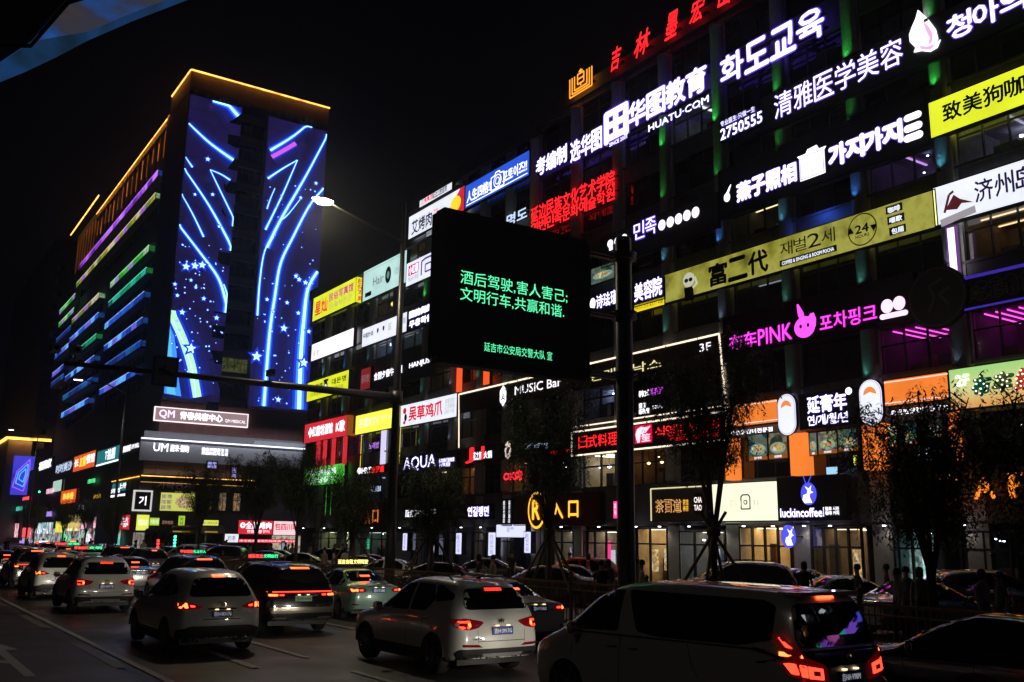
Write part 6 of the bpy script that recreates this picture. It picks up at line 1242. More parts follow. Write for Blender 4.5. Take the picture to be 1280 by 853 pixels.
def wheel_meshes(r=.34, w=.22, sp=5):
    b = MB(); b.lathe([(r*.62,-w/2),(r*.9,-w/2),(r*.985,-w*.38),(r,-w*.2),(r,w*.2),(r*.985,w*.38),(r*.9,w/2),(r*.62,w/2),(r*.6,0),(r*.62,-w/2)], (0,0,0), 'x', 32)
    t = b.mesh('tyre', RUB, True)
    b = MB(); b.lathe([(r*.66,-w/2-.005),(r*.62,-w/2-.012),(r*.58,-w/2+.01),(r*.57,w*.1),(0,w*.1)], (0,0,0), 'x', 28); b.lathe([(.05,-w/2+.0),(.07,-w/2+.01),(.08,w*.1)], (0,0,0), 'x', 12); b.lathe([(0,-w/2),(.05,-w/2)], (0,0,0), 'x', 12)
    for k in range(sp):
        for d in (-.09, .09):
            q = 2*math.pi*k/sp+d; q2 = 2*math.pi*k/sp+d*2.6; p0 = Vector((-w/2+.015, .06*math.cos(q), .06*math.sin(q))); p1 = Vector((-w/2+.004, r*.6*math.cos(q2), r*.6*math.sin(q2)))
            b.tube([p0, p1], [.018,.015], 5)
    return t, b.mesh('rim', RIMM)
WM = {5: wheel_meshes(.345, .225, 5), 6: wheel_meshes(.355, .235, 7), 4: wheel_meshes(.315, .2, 6)}
def make_car(kind, sp, pm, name='car'):
    root = thing(name, 'car', 'car'); L, W = sp['L'], sp['W']; H = max(z for _, z in sp['top'])
    me = build_body(sp, pm); body = link('body', me, root); body.material_slots[0].link = 'OBJECT'; body.material_slots[0].material = pm
    bvh = BVHTree.FromPolygons([v.co for v in me.vertices], [p.vertices[:] for p in me.polygons])
    d = lambda pts, mode, m, name, side=1, par=root, **k: decal(bvh, pts, mode, side, m, name, par, L=L, **k)
    b = MB(); b.box(-W/2+.17, W/2-.17, .3, L-.3, .2, .8); b.box(-W/2+.06, -W/2+.16, sp['ra']+sp['R']+.04, sp['fa']-sp['R']-.04, .2, .6); b.box(W/2-.16, W/2-.06, sp['ra']+sp['R']+.04, sp['fa']-sp['R']-.04, .2, .6)
    for c in (sp['ra'], sp['fa']): b.box(-W/2+.3, W/2-.3, c-.09, c+.09, .25, .42)
    b.build('underbody', TRIM, root)
    tm, rm = WM[sp['wheel']]; wr = {5:.345,6:.355,4:.315}[sp['wheel']]
    for c in (sp['ra'], sp['fa']):
        for s in (-1, 1):
            o = link('wheel', tm, root, (s*(W/2-.135), c, wr)); o.rotation_euler = (random.random()*6 if False else 0, 0, 0 if s < 0 else math.pi); link('rim', rm, o)
            if kind != 'far':       # arch lip
                b = MB(); pts = [(s*(W/2-.012), c+(sp['R']+.0)*math.cos(q), .33+(sp['R']+.0)*math.sin(q)) for q in [math.pi*i/14 for i in range(15)]]; b.tube(pts, .022, 6); b.build('wheel_arch_lip', TRIM if sp.get('clad') else pm, root)
    rw = sp['rear_window']; d(rw, 'rear', CG, 'rear_window', th=.008, rr=.09)
    d(sp['windshield'], 'front', CG, 'windshield', th=.008, rr=.1)
    for s in (-1, 1):
        for w_ in sp['side_windows']: d(w_, 'side', CG, 'side_window', s, th=.008, rr=.05)
        for f in sp.get('chrome', []): d(f, 'side', CHR, 'chrome_trim', s, th=.012, rr=0, skirt=.02)
        for f in sp['doors']:
            for (a0, b0), (a1, b1) in zip(f, f[1:]):
                n = max(1, int(abs(b1-b0)/.2)); 
            pl = [(a-.006, z) for a, z in f]+[(a+.006, z) for a, z in reversed(f)]; d(pl, 'side', TRIM, 'door_gap', s, th=.002, rr=0, skirt=0, sub=.12)
        for (y, z) in sp['handles']:
            h = bvh.ray_cast(Vector((s*3, y, z)), Vector((-s,0,0)))
            if h[0]: b = MB(); b.tube([(h[0].x-s*.0, y-.1, z), (h[0].x+s*.035, y-.07, z), (h[0].x+s*.035, y+.07, z), (h[0].x, y+.1, z)], .014, 6); b.build('door_handle', pm, root)
        my, mz = sp['mirror']; b = MB(); b.lathe([(0,-.11),(.07,-.09),(.1,0),(.075,.07),(0,.09)], (0,0,0), n=12); o = b.build('wing_mirror', pm, root, True); o.location = (s*(W/2+.075), my, mz); o.scale = (1.1, .75, 1); 
        q = MB(); q.box(-.06,.06,-.085,-.08,-.06,.06); q.build('mirror_glass', CHR, o); q = MB(); q.box(-s*.16 if s > 0 else .0, .0 if s > 0 else .16, -.03,.03,-.07,-.04); q.build('mirror_stalk', TRIM, o)
        if sp.get('clad'): d([(sp['ra']+sp['R']+.02,.27),(sp['fa']-sp['R']-.02,.27),(sp['fa']-sp['R']-.02,.43),(sp['ra']+sp['R']+.02,.43)], 'side', TRIM, 'sill_cladding', s, th=.01, rr=0)
        hl = sp['headlight']; q = d([(s*a, z) for a, z in hl], 'front', HLG, 'headlight', th=.012, rr=.04); q.material_slots[0].link = 'OBJECT'; q.material_slots[0].material = HLG
        if sp.get('rails'): b = MB(); y0, y1 = sp['rails']; xx = s*interp(sp['xr'], (y0+y1)/2)*W/2*.9; b.tube([(xx, y0, interp(sp['top'], y0)-.02), (xx, y0+.15, interp(sp['top'], y0+.15)+.045), (xx, (y0+y1)/2, interp(sp['top'], (y0+y1)/2)+.05), (xx, y1-.15, interp(sp['top'], y1-.15)+.045), (xx, y1, interp(sp['top'], y1)-.02)], .018, 6); b.build('roof_rail', sp.get('railm', CHR), root)
    sp['rear_detail'](d, root, sp, bvh)
    d([(-.55,.48),(.55,.48),(.5,.72),(-.5,.72)], 'front', TRIM, 'front_grille', th=.01)
    d([(-.7,.26),(.7,.26),(.62,.4),(-.62,.4)], 'front', TRIM, 'front_air_intake', th=.01)
    for s in (-1, 1): lamp('SPOT', (s*.62, L+.12, .66), 75, (1,.9,.72), root, (0,1,-.14), .06, 62, .8, 'headlight_beam')
    return root, bvh
def lights_rear(shape, glows, d, root, hot=None):
    for s in (-1, 1):
        t = d([(s*a, z) for a, z in shape], 'rear', TLD, 'taillight', th=.02, rr=.035, cap=.30, skirt=.05); t.material_slots[0].link = 'OBJECT'; t.material_slots[0].material = TLD
        for i, g in enumerate(glows):
            q = d([(s*a, z) for a, z in g], 'rear', TLR, 'lamp_element', par=t, th=.028, rr=.02, skirt=.01, cap=.29); q.material_slots[0].link = 'OBJECT'; q.material_slots[0].material = TLH if hot == i else TLR
def plate(root, bvh, z, txt, m=PLB, w=.44, h=.14, tm=None, y=None):
    hit = bvh.ray_cast(Vector((0,-2,z)), Vector((0,1,0))); yy = (hit[0].y if hit[0] else 0)-.035 if y is None else y
    b = MB(); b.box(-w/2, w/2, yy, yy+.06, z-h/2, z+h/2); p = b.build('license_plate', m, root); text(Surf('y', yy), txt, (-w/2+.03, w/2-.03, z-h/2+.025, z+h/2-.025), .004, tm or PLT, 'lettering', p, .02)
    for x in (-.12, .12): q = MB(); q.box(x-.03, x+.03, yy-.01, yy+.03, z+h/2+.01, z+h/2+.03); q.build('plate_lamp', glow('plate_lamp_glow', (1.,.7,.35), 2), p)
    return yy
def brake_bar(d, root, x, z, name='high_brake_light'):
    q = d([(-x,z-.02),(x,z-.02),(x,z+.02),(-x,z+.02)], 'rear', TLR, name, th=.03, rr=0); q.material_slots[0].link = 'OBJECT'; q.material_slots[0].material = glow('brake_bar_glow', (1.,.10,.03), 3.6)
def ring_badge(root, bvh, z, r=.06):
    hit = bvh.ray_cast(Vector((0,-2,z)), Vector((0,1,0))); y = hit[0].y-.012
    b = MB(); pts = [(r*1.25*math.cos(q), y, z+r*math.sin(q)) for q in [2*math.pi*i/16 for i in range(17)]]; b.tube(pts, .009, 5, cap=False); b.tube([(-r*.9,y,z+r*.3),(0,y,z-r*.2),(r*.9,y,z+r*.3)], .008, 5); b.build('badge', CHR, root)
SUVTOP = lambda L, hood, roof, h2=.0: [(0,roof-.02),(.35,roof),(L*.45,roof+.02),(L-2.15,roof-.03),(L-1.85,roof-.12),(L-1.18,hood+.08),(L-1.0,hood+.02),(L-.5,hood-.06),(L-.15,hood-.17),(L,hood-.25)]
# 1. rounded compact SUV
def rd_a(d, root, sp, bvh):
    lights_rear([(.865,.93),(.865,1.03),(.78,1.065),(.62,1.04),(.40,.955),(.45,.93),(.62,.91),(.82,.90)], [[(.84,.93),(.85,1.03),(.71,1.04),(.69,.935)], [(.64,.95),(.66,1.0),(.56,.985),(.55,.955)]], d, root, hot=0)
    plate(root, bvh, .815, '吉H·0D176', w=.42); brake_bar(d, root, .13, sp['H']-.115); ring_badge(root, bvh, .985)
    d([(-.86,.30),(.86,.30),(.88,.50),(.6,.58),(-.6,.58),(-.88,.50)], 'rear', TRIM, 'bumper_trim', th=.035, sub=.05); d([(-.42,.70),(.42,.70),(.36,.72),(-.36,.72)], 'rear', TRIM, 'tailgate_gap', th=.004, rr=0); d([(-.3,.90),(.3,.90),(.3,.93),(-.3,.93)], 'rear', CHR, 'chrome_trim', th=.015, rr=0)
    for s in (-1, 1):
        d([(s*.62,.40),(s*.80,.41),(s*.8,.46),(s*.62,.45)], 'rear', TLO, 'rear_reflector', th=.03, rr=.01); b = MB(); b.lathe([(.045,-.06),(.05,-.06),(.05,.1),(.045,.1)], (s*.5,.02,.3), 'y', 14); b.build('exhaust_pipe', CHR, root)
        d([(s*.885,.60),(s*.78,.64),(s*.78,.655),(s*.885,.615)], 'rear', TRIM, 'bumper_gap', th=.003, rr=0, skirt=0)
    d([(-.42,.955),(-.56,.965),(-.56,.975),(-.42,.97)], 'rear', TRIM, 'model_badge', th=.01, rr=0)
SPA = dict(L=4.5, W=1.84, H=1.68, ra=.92, fa=3.62, R=.385, sill=.27, wheel=5, clad=True, ys=(.75,.9,1.2,2.2), plan=[(0,.80),(.05,.88),(.15,.94),(.35,.985),(.7,1),(3.6,1),(4.1,.95),(4.35,.86),(4.5,.68)],
    top=[(0,1.53),(.3,1.60),(.7,1.65),(1.6,1.69),(2.3,1.67),(2.65,1.58),(3.25,1.13),(3.45,1.06),(4.0,.99),(4.35,.87),(4.5,.76)], belt=[(0,1.10),(1.0,1.08),(2.0,1.03),(3.4,.98),(4.5,.78)], xr=[(0,.58),(.4,.66),(1.5,.70),(2.3,.69),(2.7,.70),(3.3,.80),(4.0,.80),(4.5,.62)],
    rear=[(.3,.10),(.5,.02),(.75,.0),(.9,.05),(1.1,.10),(1.3,.24),(1.55,.42),(1.7,.45)], nose=[(.2,.06),(.5,0),(.8,.06),(1,.1)],
    rear_window=[(-.60,1.15),(.60,1.15),(.66,1.20),(.52,1.50),(.4,1.525),(-.4,1.525),(-.52,1.50),(-.66,1.20)], windshield=[(-.68,1.12),(.68,1.12),(.54,1.54),(-.54,1.54)],
    side_windows=[[(1.98,1.07),(3.05,1.05),(2.35,1.53),(1.98,1.56)], [(1.90,1.56),(1.90,1.08),(1.0,1.13),(1.12,1.45),(1.3,1.55)], [(.92,1.15),(.55,1.2),(.62,1.30),(1.05,1.46)]],
    doors=[[(1.94,1.05),(1.94,.45)],[(3.1,1.03),(3.12,.75),(3.05,.45)],[(1.32,1.0),(1.36,.8),(1.25,.72)]], handles=[(2.1,.93),(1.25,.97)], mirror=(2.95,1.08), headlight=[(.42,.80),(.68,.85),(.70,.76),(.45,.70)], rear_detail=rd_a)
# 2. crossover with a raised black-edged rear
def rd_b(d, root, sp, bvh):
    lights_rear([(.87,.86),(.87,1.00),(.72,1.02),(.40,.965),(.38,.94),(.5,.86),(.7,.82)], [[(.84,.975),(.66,.985),(.65,.95),(.83,.94)], [(.65,.95),(.70,.95),(.70,.88),(.65,.87)], [(.84,.89),(.68,.88),(.67,.845),(.83,.855)]], d, root, hot=1)
    plate(root, bvh, .80, '吉H·3917G'); 
    q = d([(-.2,sp['H']-.21),(.2,sp['H']-.21),(.2,sp['H']-.14),(-.2,sp['H']-.14)], 'rear', TLD, 'high_brake_light', th=.03, rr=0); 
    b = MB()
    for i in range(9):
        for j in range(2): x = -.17+i*.0425; d([(x-.012,sp['H']-.2+j*.03),(x+.012,sp['H']-.2+j*.03),(x+.012,sp['H']-.18+j*.03),(x-.012,sp['H']-.18+j*.03)], 'rear', TLR, 'lamp_element', par=q, th=.04, rr=0, skirt=.0)
    hit = bvh.ray_cast(Vector((0,-2,.965)), Vector((0,1,0))); b = MB(); b.tube([(-.05,hit[0].y-.02,1.0),(-.05,hit[0].y-.02,.93)], .009, 5); b.tube([(.05,hit[0].y-.02,1.0),(.05,hit[0].y-.02,.93)], .009, 5); b.tube([(-.05,hit[0].y-.02,.97),(.05,hit[0].y-.02,.97)], .009, 5); b.tube([(0,hit[0].y-.02,1.01),(0,hit[0].y-.02,.93)], .009, 5); b.build('badge', CHR, root)
    d([(-.80,.27),(.80,.27),(.88,.43),(.84,.50),(-.84,.50),(-.88,.43)], 'rear', TRIM, 'bumper_trim', th=.035, sub=.05); d([(-.34,.30),(.34,.30),(.45,.42),(-.45,.42)], 'rear', mat('satin_silver', (.4,.4,.42), .35, .6), 'skid_plate', th=.055, sub=.05)
    d([(-.50,.62),(.50,.62),(.50,.632),(-.50,.632)], 'rear', TRIM, 'tailgate_gap', th=.003, rr=0, skirt=0)
    for s in (-1, 1):
        d([(s*.50,.60),(s*.508,.60),(s*.515,.82),(s*.507,.82)], 'rear', TRIM, 'tailgate_gap', th=.003, rr=0, skirt=0)
        o = d([(s*.38,.33),(s*.46,.29),(s*.74,.29),(s*.80,.35),(s*.76,.41),(s*.44,.41)], 'rear', CHR, 'exhaust_surround', th=.045); d([(s*.43,.34),(s*.48,.31),(s*.71,.31),(s*.75,.35),(s*.72,.385),(s*.47,.385)], 'rear', TRIM, 'opening', par=o, th=.052)
        d([(s*.42,.525),(s*.80,.54),(s*.8,.585),(s*.5,.575)], 'rear', TLO, 'rear_reflector', th=.02, rr=.01)
    b = MB(); b.tube([(0,.75,1.7),(0,.55,1.78)], [.02,.008], 6); b.lathe([(0,0),(.05,.0),(.03,.05),(0,.06)], (0,.8,1.66), n=8); b.build('antenna', TRIM, root)
    text(Surf('y', bvh.ray_cast(Vector((-.45,-2,.66)), Vector((0,1,0)))[0].y), 'CROSS', (-.62, -.40, .655, .675), .008, TRIM, 'model_lettering', root, .03)
SPB = dict(L=4.45, W=1.84, H=1.68, ra=.90, fa=3.56, R=.385, sill=.27, wheel=6, clad=True, ys=(.75,1.2,2.2), plan=[(0,.82),(.05,.90),(.15,.955),(.35,.99),(.7,1),(3.6,1),(4.05,.95),(4.3,.86),(4.45,.7)],
    top=[(0,1.55),(.3,1.62),(.7,1.67),(1.6,1.70),(2.2,1.68),(2.55,1.58),(3.2,1.13),(3.4,1.07),(3.95,1.0),(4.3,.88),(4.45,.78)], belt=[(0,1.13),(.8,1.12),(1.2,1.06),(2.0,1.03),(3.4,.98),(4.45,.78)], xr=[(0,.60),(.4,.69),(1.5,.72),(2.3,.70),(2.6,.71),(3.2,.80),(4.0,.80),(4.45,.62)],
    rear=[(.3,.08),(.5,.01),(.75,.0),(.95,.04),(1.1,.10),(1.3,.24),(1.55,.38),(1.7,.42)], nose=SPA['nose'], rails=(.75,2.5),
    rear_window=[(-.66,1.16),(.66,1.16),(.70,1.24),(.56,1.52),(-.56,1.52),(-.70,1.24)], windshield=[(-.7,1.12),(.7,1.12),(.56,1.55),(-.56,1.55)],
    side_windows=[[(1.92,1.07),(3.0,1.05),(2.3,1.54),(1.92,1.57)], [(1.84,1.57),(1.84,1.08),(1.28,1.09),(1.02,1.3),(1.25,1.56)], [(1.0,1.26),(.45,1.32),(.5,1.42),(.95,1.55),(1.15,1.56)]],
    doors=[[(1.88,1.05),(1.88,.45)],[(3.05,1.03),(3.06,.75),(3.0,.45)],[(1.30,1.05),(1.34,.8),(1.24,.72)]], handles=[(2.05,.93),(1.22,.97)], mirror=(2.9,1.08), headlight=SPA['headlight'], rear_detail=rd_b)
# 3. large black SUV with a full width light bar
def rd_c(d, root, sp, bvh):
    bar = d([(-.885,.985),(.885,.985),(.885,1.055),(-.885,1.055)], 'rear', TLD, 'light_bar', th=.02, rr=.02); d([(-.875,1.025),(.875,1.025),(.875,1.05),(-.875,1.05)], 'rear', TLR, 'lamp_element', par=bar, th=.03, rr=0)
    lights_rear([(.885,.90),(.885,1.0),(.48,1.0),(.52,.92)], [[(.87,.935),(.66,.935),(.66,.985),(.87,.985)], [(.62,.94),(.5,.94),(.5,.98),(.62,.98)]], d, root, hot=0)
    plate(root, bvh, .87, '吉HD·61F8', PLG, tm=TRIM); brake_bar(d, root, .25, sp['H']-.11)
    d([(-.84,.52),(.84,.52),(.86,.66),(-.86,.66)], 'rear', mat('bumper_chrome', (.45,.42,.36), .22, .9), 'bumper_trim', th=.035, sub=.05); d([(-.80,.27),(.80,.27),(.84,.38),(-.84,.38)], 'rear', TRIM, 'bumper_trim', th=.035, sub=.05)
    for s in (-1, 1): d([(s*.60,.62),(s*.82,.62),(s*.84,.67),(s*.62,.66)], 'rear', TLO, 'rear_reflector', th=.035, rr=.01); d([(s*.4,.34),(s*.78,.34),(s*.78,.42),(s*.4,.42)], 'rear', mat('bumper_chrome', ()), 'exhaust_surround', th=.035)
SPC = dict(SPB, L=4.75, W=1.9, H=1.72, fa=3.82, clad=False, top=[(0,1.60),(.3,1.66),(.7,1.70),(1.8,1.74),(2.4,1.71),(2.8,1.6),(3.4,1.17),(3.6,1.10),(4.2,1.03),(4.6,.9),(4.75,.8)], belt=[(0,1.12),(2.2,1.07),(3.7,1.0),(4.75,.78)], xr=[(0,.66),(.4,.72),(1.5,.74),(2.5,.72),(2.8,.73),(3.4,.80),(4.2,.80),(4.75,.62)],
    plan=[(0,.86),(.05,.93),(.15,.97),(.35,.99),(.7,1),(3.9,1),(4.35,.95),(4.6,.86),(4.75,.7)], rear=[(.3,.06),(.5,.0),(.75,.0),(1.0,.02),(1.15,.06),(1.3,.15),(1.6,.30),(1.8,.34)],
    rear_window=[(-.70,1.14),(.70,1.14),(.76,1.2),(.63,1.58),(-.63,1.58),(-.76,1.2)], windshield=[(-.72,1.17),(.72,1.17),(.6,1.58),(-.6,1.58)],
    side_windows=[[(2.1,1.1),(3.25,1.08),(2.5,1.56),(2.1,1.6)], [(2.02,1.6),(2.02,1.1),(1.15,1.13),(1.15,1.58)], [(1.05,1.58),(1.05,1.14),(.5,1.18),(.55,1.5),(.7,1.57)]], doors=[[(2.06,1.05),(2.06,.45)],[(3.3,1.03),(3.3,.75),(3.2,.45)],[(1.28,1.05),(1.32,.8)]], mirror=(3.15,1.12), handles=[(2.25,.95),(1.35,.97)], rails=(.7,2.7), rear_detail=rd_c)
# 4. sedan
def rd_d(d, root, sp, bvh):
    lights_rear([(.83,.80),(.83,.93),(.60,.94),(.40,.90),(.44,.82)], [[(.81,.83),(.81,.91),(.66,.91),(.66,.83)], [(.62,.85),(.62,.9),(.5,.89),(.5,.85)]], d, root, hot=0)
    plate(root, bvh, .86, '吉H·T1862', w=.42); brake_bar(d, root, .16, 1.25)
    d([(-.7,.27),(.7,.27),(.74,.34),(-.74,.34)], 'rear', TRIM, 'bumper_trim', th=.03, sub=.05); d([(-.3,.965),(.3,.965),(.3,.98),(-.3,.98)], 'rear', CHR, 'chrome_trim', th=.012, rr=0)
    for s in (-1, 1): d([(s*.62,.44),(s*.80,.45),(s*.8,.49),(s*.62,.48)], 'rear', TLO, 'rear_reflector', th=.02, rr=.01)
SPD = dict(L=4.6, W=1.78, H=1.47, ra=.98, fa=3.66, R=.36, sill=.22, wheel=4, ys=(.55,.8,1.25,1.5,2.2), plan=[(0,.80),(.05,.88),(.15,.94),(.4,.985),(.8,1),(3.7,1),(4.2,.95),(4.45,.86),(4.6,.66)],
    top=[(0,1.0),(.2,1.04),(.45,1.06),(.75,1.10),(1.45,1.42),(1.9,1.47),(2.4,1.46),(2.7,1.38),(3.4,.99),(3.6,.94),(4.2,.86),(4.5,.75),(4.6,.68)], belt=[(0,.94),(.8,.95),(2.0,.92),(3.5,.86),(4.6,.68)], xr=[(0,.74),(.5,.76),(.9,.72),(1.5,.62),(2.4,.63),(2.8,.66),(3.5,.82),(4.2,.80),(4.6,.6)],
    rear=[(.2,.07),(.45,0),(.75,0),(.95,.03),(1.1,.08),(1.5,.08)], nose=[(.2,.06),(.5,0),(.8,.05),(1,.1)],
    rear_window=[(-.62,1.10),(.62,1.10),(.5,1.38),(-.5,1.38)], windshield=[(-.66,1.0),(.66,1.0),(.5,1.37),(-.5,1.37)],
    side_windows=[[(2.15,.97),(3.2,.94),(2.5,1.36),(2.15,1.39)], [(2.08,1.39),(2.08,.97),(1.2,1.0),(1.22,1.2),(1.5,1.36)], [(1.1,1.02),(.92,1.06),(1.1,1.17)]], chrome=[[(.95,.985),(3.2,.925),(3.2,.945),(.95,1.005)]],
    doors=[[(2.11,.93),(2.11,.4)],[(3.2,.9),(3.2,.7),(3.1,.4)],[(1.4,.93),(1.4,.75)]], handles=[(2.3,.85),(1.35,.87)], mirror=(3.0,.98), headlight=[(.42,.62),(.64,.69),(.66,.60),(.46,.55)], rear_detail=rd_d)
# 5. big luxury minivan
def rd_e(d, root, sp, bvh):
    GB = mat('gloss_black', (.01,.01,.012), .05, 0, coat=1)
    d([(-.90,1.00),(.90,1.00),(.90,1.20),(-.90,1.20)], 'rear', GB, 'garnish_panel', th=.012, rr=.03)
    b_ = d([(-.62,1.13),(.62,1.13),(.62,1.165),(-.62,1.165)], 'rear', CHR, 'chrome_trim', th=.03, rr=.01); ring_badge(root, bvh, 1.1, .075)
    for s in (-1, 1):
        t = d([(s*.885,.90),(s*.885,1.38),(s*.83,1.38),(s*.79,1.14),(s*.44,1.02),(s*.42,.80),(s*.60,.82)], 'rear', TLD, 'taillight', th=.022, rr=.03, cap=.34, skirt=.07)
        for i, (c, m) in enumerate(((((.52,.86),(.76,.89),(.76,1.03),(.52,.99)), TLR), (((.78,.90),(.84,.91),(.84,1.05),(.78,1.035)), TLR), (((.855,.93),(.88,.935),(.88,1.06),(.855,1.055)), TLR), (((.80,1.12),(.878,1.13),(.878,1.18),(.81,1.17)), TLH), (((.835,1.22),(.88,1.23),(.88,1.35),(.84,1.34)), TLR))):
            q = d([(s*a, z) for a, z in c], 'rear', m, 'lamp_element', par=t, th=.032, rr=.012, skirt=.01, cap=.33); q.material_slots[0].link = 'OBJECT'; q.material_slots[0].material = m
            cx_ = sum(a for a, _ in c)/4; cz_ = sum(z for _, z in c)/4
            if i in (0, 4): d([(s*(cx_+(a-cx_)*.45), cz_+(z-cz_)*.4) for a, z in c], 'rear', TLD, 'dark_core', par=t, th=.04, rr=0, skirt=.01, cap=.32)
    d([(-.36,.76),(.36,.76),(.36,.99),(-.36,.99)], 'rear', mat('plate_recess', (.3,.3,.3), .4), 'plate_recess', th=.004, rr=.03)
    plate(root, bvh, .87, '吉HA·V90M', w=.44); brake_bar(d, root, .16, sp['H']-.09)
    d([(-.88,.24),(.88,.24),(.9,.32),(-.9,.32)], 'rear', TRIM, 'bumper_trim', th=.012); d([(-.8,.66),(.8,.66),(.8,.672),(-.8,.672)], 'rear', TRIM, 'tailgate_gap', th=.003, rr=0, skirt=0)
    text(Surf('y', bvh.ray_cast(Vector((.72,-2,.8)), Vector((0,1,0)))[0].y), 'V6', (.66, .76, .765, .815), .01, CHR, 'model_lettering', root, .03)
    b = MB(); b.box(-.62,.62,-.02,.3,sp['H']-.05,sp['H']-.005); o = b.build('roof_spoiler', None, root); o.data.materials.append(PWP); o.location = (0,.18,-.02)
SPE = dict(L=4.95, W=1.86, H=1.90, ra=.98, fa=3.98, R=.39, sill=.22, wheel=6, ys=(.75,1.3,2.6), plan=[(0,.88),(.05,.945),(.15,.975),(.35,.995),(.7,1),(4.1,1),(4.5,.95),(4.8,.86),(4.95,.72)],
    top=[(0,1.84),(.3,1.89),(.7,1.91),(2.0,1.93),(3.0,1.90),(3.4,1.80),(4.15,1.24),(4.3,1.15),(4.6,1.05),(4.85,.93),(4.95,.85)], belt=[(0,1.20),(1.5,1.14),(2.5,1.14),(4.2,1.08),(4.95,.83)], xr=[(0,.74),(.4,.78),(1.5,.80),(2.8,.79),(3.3,.78),(4.1,.82),(4.6,.80),(4.95,.66)],
    rear=[(.3,.04),(.5,.0),(.8,.0),(1.1,.0),(1.25,.04),(1.5,.14),(1.85,.26),(1.95,.28)], nose=[(.2,.05),(.6,0),(.9,.03),(1.1,.1)],
    rear_window=[(-.78,1.23),(.78,1.23),(.80,1.32),(.68,1.74),(-.68,1.74),(-.80,1.32)], windshield=[(-.72,1.25),(.72,1.25),(.6,1.76),(-.6,1.76)],
    side_windows=[[(2.96,1.20),(4.0,1.16),(3.3,1.76),(2.96,1.78)], [(2.86,1.78),(2.60,1.22),(2.2,1.18),(.9,1.2),(.42,1.30),(.42,1.70),(.6,1.77)]], chrome=[[(.5,1.17),(4.0,1.12),(4.0,1.14),(.5,1.19)]],
    doors=[[(2.9,1.16),(2.9,.4)],[(3.85,1.1),(3.88,.8),(3.75,.4)],[(1.7,1.14),(1.62,.9),(1.5,.72)]], handles=[(3.05,1.0),(2.65,1.0)], mirror=(3.75,1.2), headlight=[(.35,.86),(.66,.94),(.68,.82),(.4,.72)], rear_detail=rd_e)
PROTO = {}
for k, (sp, pm, nm) in dict(round_suv=(SPA, PW, 'suv'), crossover=(SPB, PW, 'suv'), big_suv=(SPC, PBK, 'suv'), sedan=(SPD, PGR, 'sedan'), minivan=(SPE, PWP, 'minivan')).items(): PROTO[k] = [make_car('near', sp, pm, nm)[0], sp, False]
def tree_iter(o):
    yield o
    for c in o.children: yield from tree_iter(c)
PAINTN = ('body', 'door_handle', 'wing_mirror', 'wheel_arch_lip')
def put_car(kind, x, y, heading, label, paintm=None, lit=True, group='cars queuing on the main road', cat='car', beams=None):
    """x, y = centre of the rear bumper on the ground; heading in degrees clockwise from straight up the street"""
    pr = PROTO[kind]
    if not pr[2]: o = pr[0]; pr[2] = True
    else:
        o = copy_tree(pr[0])
    o.location = (x, y, 0); o.rotation_euler = (0, 0, -math.radians(heading)); tag(o, label, cat, group)
    for q in tree_iter(o):
        base = q.name.split('.')[0]
        if paintm and q.type == 'MESH' and base == 'body' and q.material_slots: q.material_slots[0].link = 'OBJECT'; q.material_slots[0].material = paintm
        elif paintm and q.type == 'MESH' and base in PAINTN and q.material_slots:
            if base == 'wheel_arch_lip' and pr[1].get('clad'): continue
            q.material_slots[0].link = 'OBJECT'; q.material_slots[0].material = paintm
        if not lit and q.type == 'MESH' and base in ('taillight','lamp_element','high_brake_light','headlight','light_bar'):
            q.material_slots[0].link = 'OBJECT'; q.material_slots[0].material = HLO if base == 'headlight' else TLO
        if not lit and base == 'plate_lamp': q.material_slots[0].link = 'OBJECT'; q.material_slots[0].material = TRIM
    for q in list(tree_iter(o)):
        if q.type == 'LIGHT' and (not lit or beams is False): bpy.data.objects.remove(q)
    return o
put_car('minivan', 10.12, 7.7, -4, 'large pearl white minivan with angular red tail lamps, nearest the camera')
bpy.data.objects[[o.name for o in COL.objects if o.name.startswith('minivan') and o.parent is None][0]].scale = (1.0, 1.03, .972)
put_car('crossover', 9.8, 14.8, -1.5, 'white crossover with C-shaped red lamps and blue plate, just ahead of the minivan')
put_car('round_suv', 6.42, 20.2, 0, 'white rounded SUV with orange-hot brake lamps and black lower bumper')
put_car('big_suv', 9.5, 23.5, 0, 'black SUV with a full-width red light bar across its tailgate')
tx = put_car('sedan', 13.05, 26.4, 1, 'green and silver taxi with a glowing amber message bar on its roof')
put_car('sedan', 13.2, 18.4, 0, 'white sedan mostly hidden behind the crossover, only its right tail lamp corner showing', PW)
put_car('crossover', 6.55, 32.2, 0, 'white SUV with hooked red lamps and warm-lit bumper, behind the rounded white one', PW)
put_car('round_suv', 6.3, 38.8, 0, 'white SUV at the left lane, ahead of the one with hooked lamps', PW)
put_car('big_suv', 6.6, 47, 0, 'silver SUV near the left edge with a single bright tail lamp glowing', PSV)
put_car('sedan', 6.4, 55, 0, 'dark sedan partly cut by the left edge of the photo', PGY)
put_car('big_suv', 9.7, 32.5, 0, 'dark SUV between the two rows of white SUVs with thin red lamps', PGY)
put_car('sedan', 9.7, 41.5, 0, 'silver-roofed sedan with a wide orange brake light, beyond the dark SUV', PSV)
put_car('sedan', 13.0, 34.5, 0, 'taxi with a red and green roof bar, right of the rounded white SUV roof', PGR)
put_car('sedan', 13.0, 44, 0, 'second taxi with a red and green roof bar above the black SUV', PGR)
put_car('sedan', 9.6, 50.5, 0, 'taxi with red and green roof bar, left one of the far pair', PGR); put_car('sedan', 9.9, 58.5, 0, 'taxi with red and green roof bar, farther one of the far pair', PW)
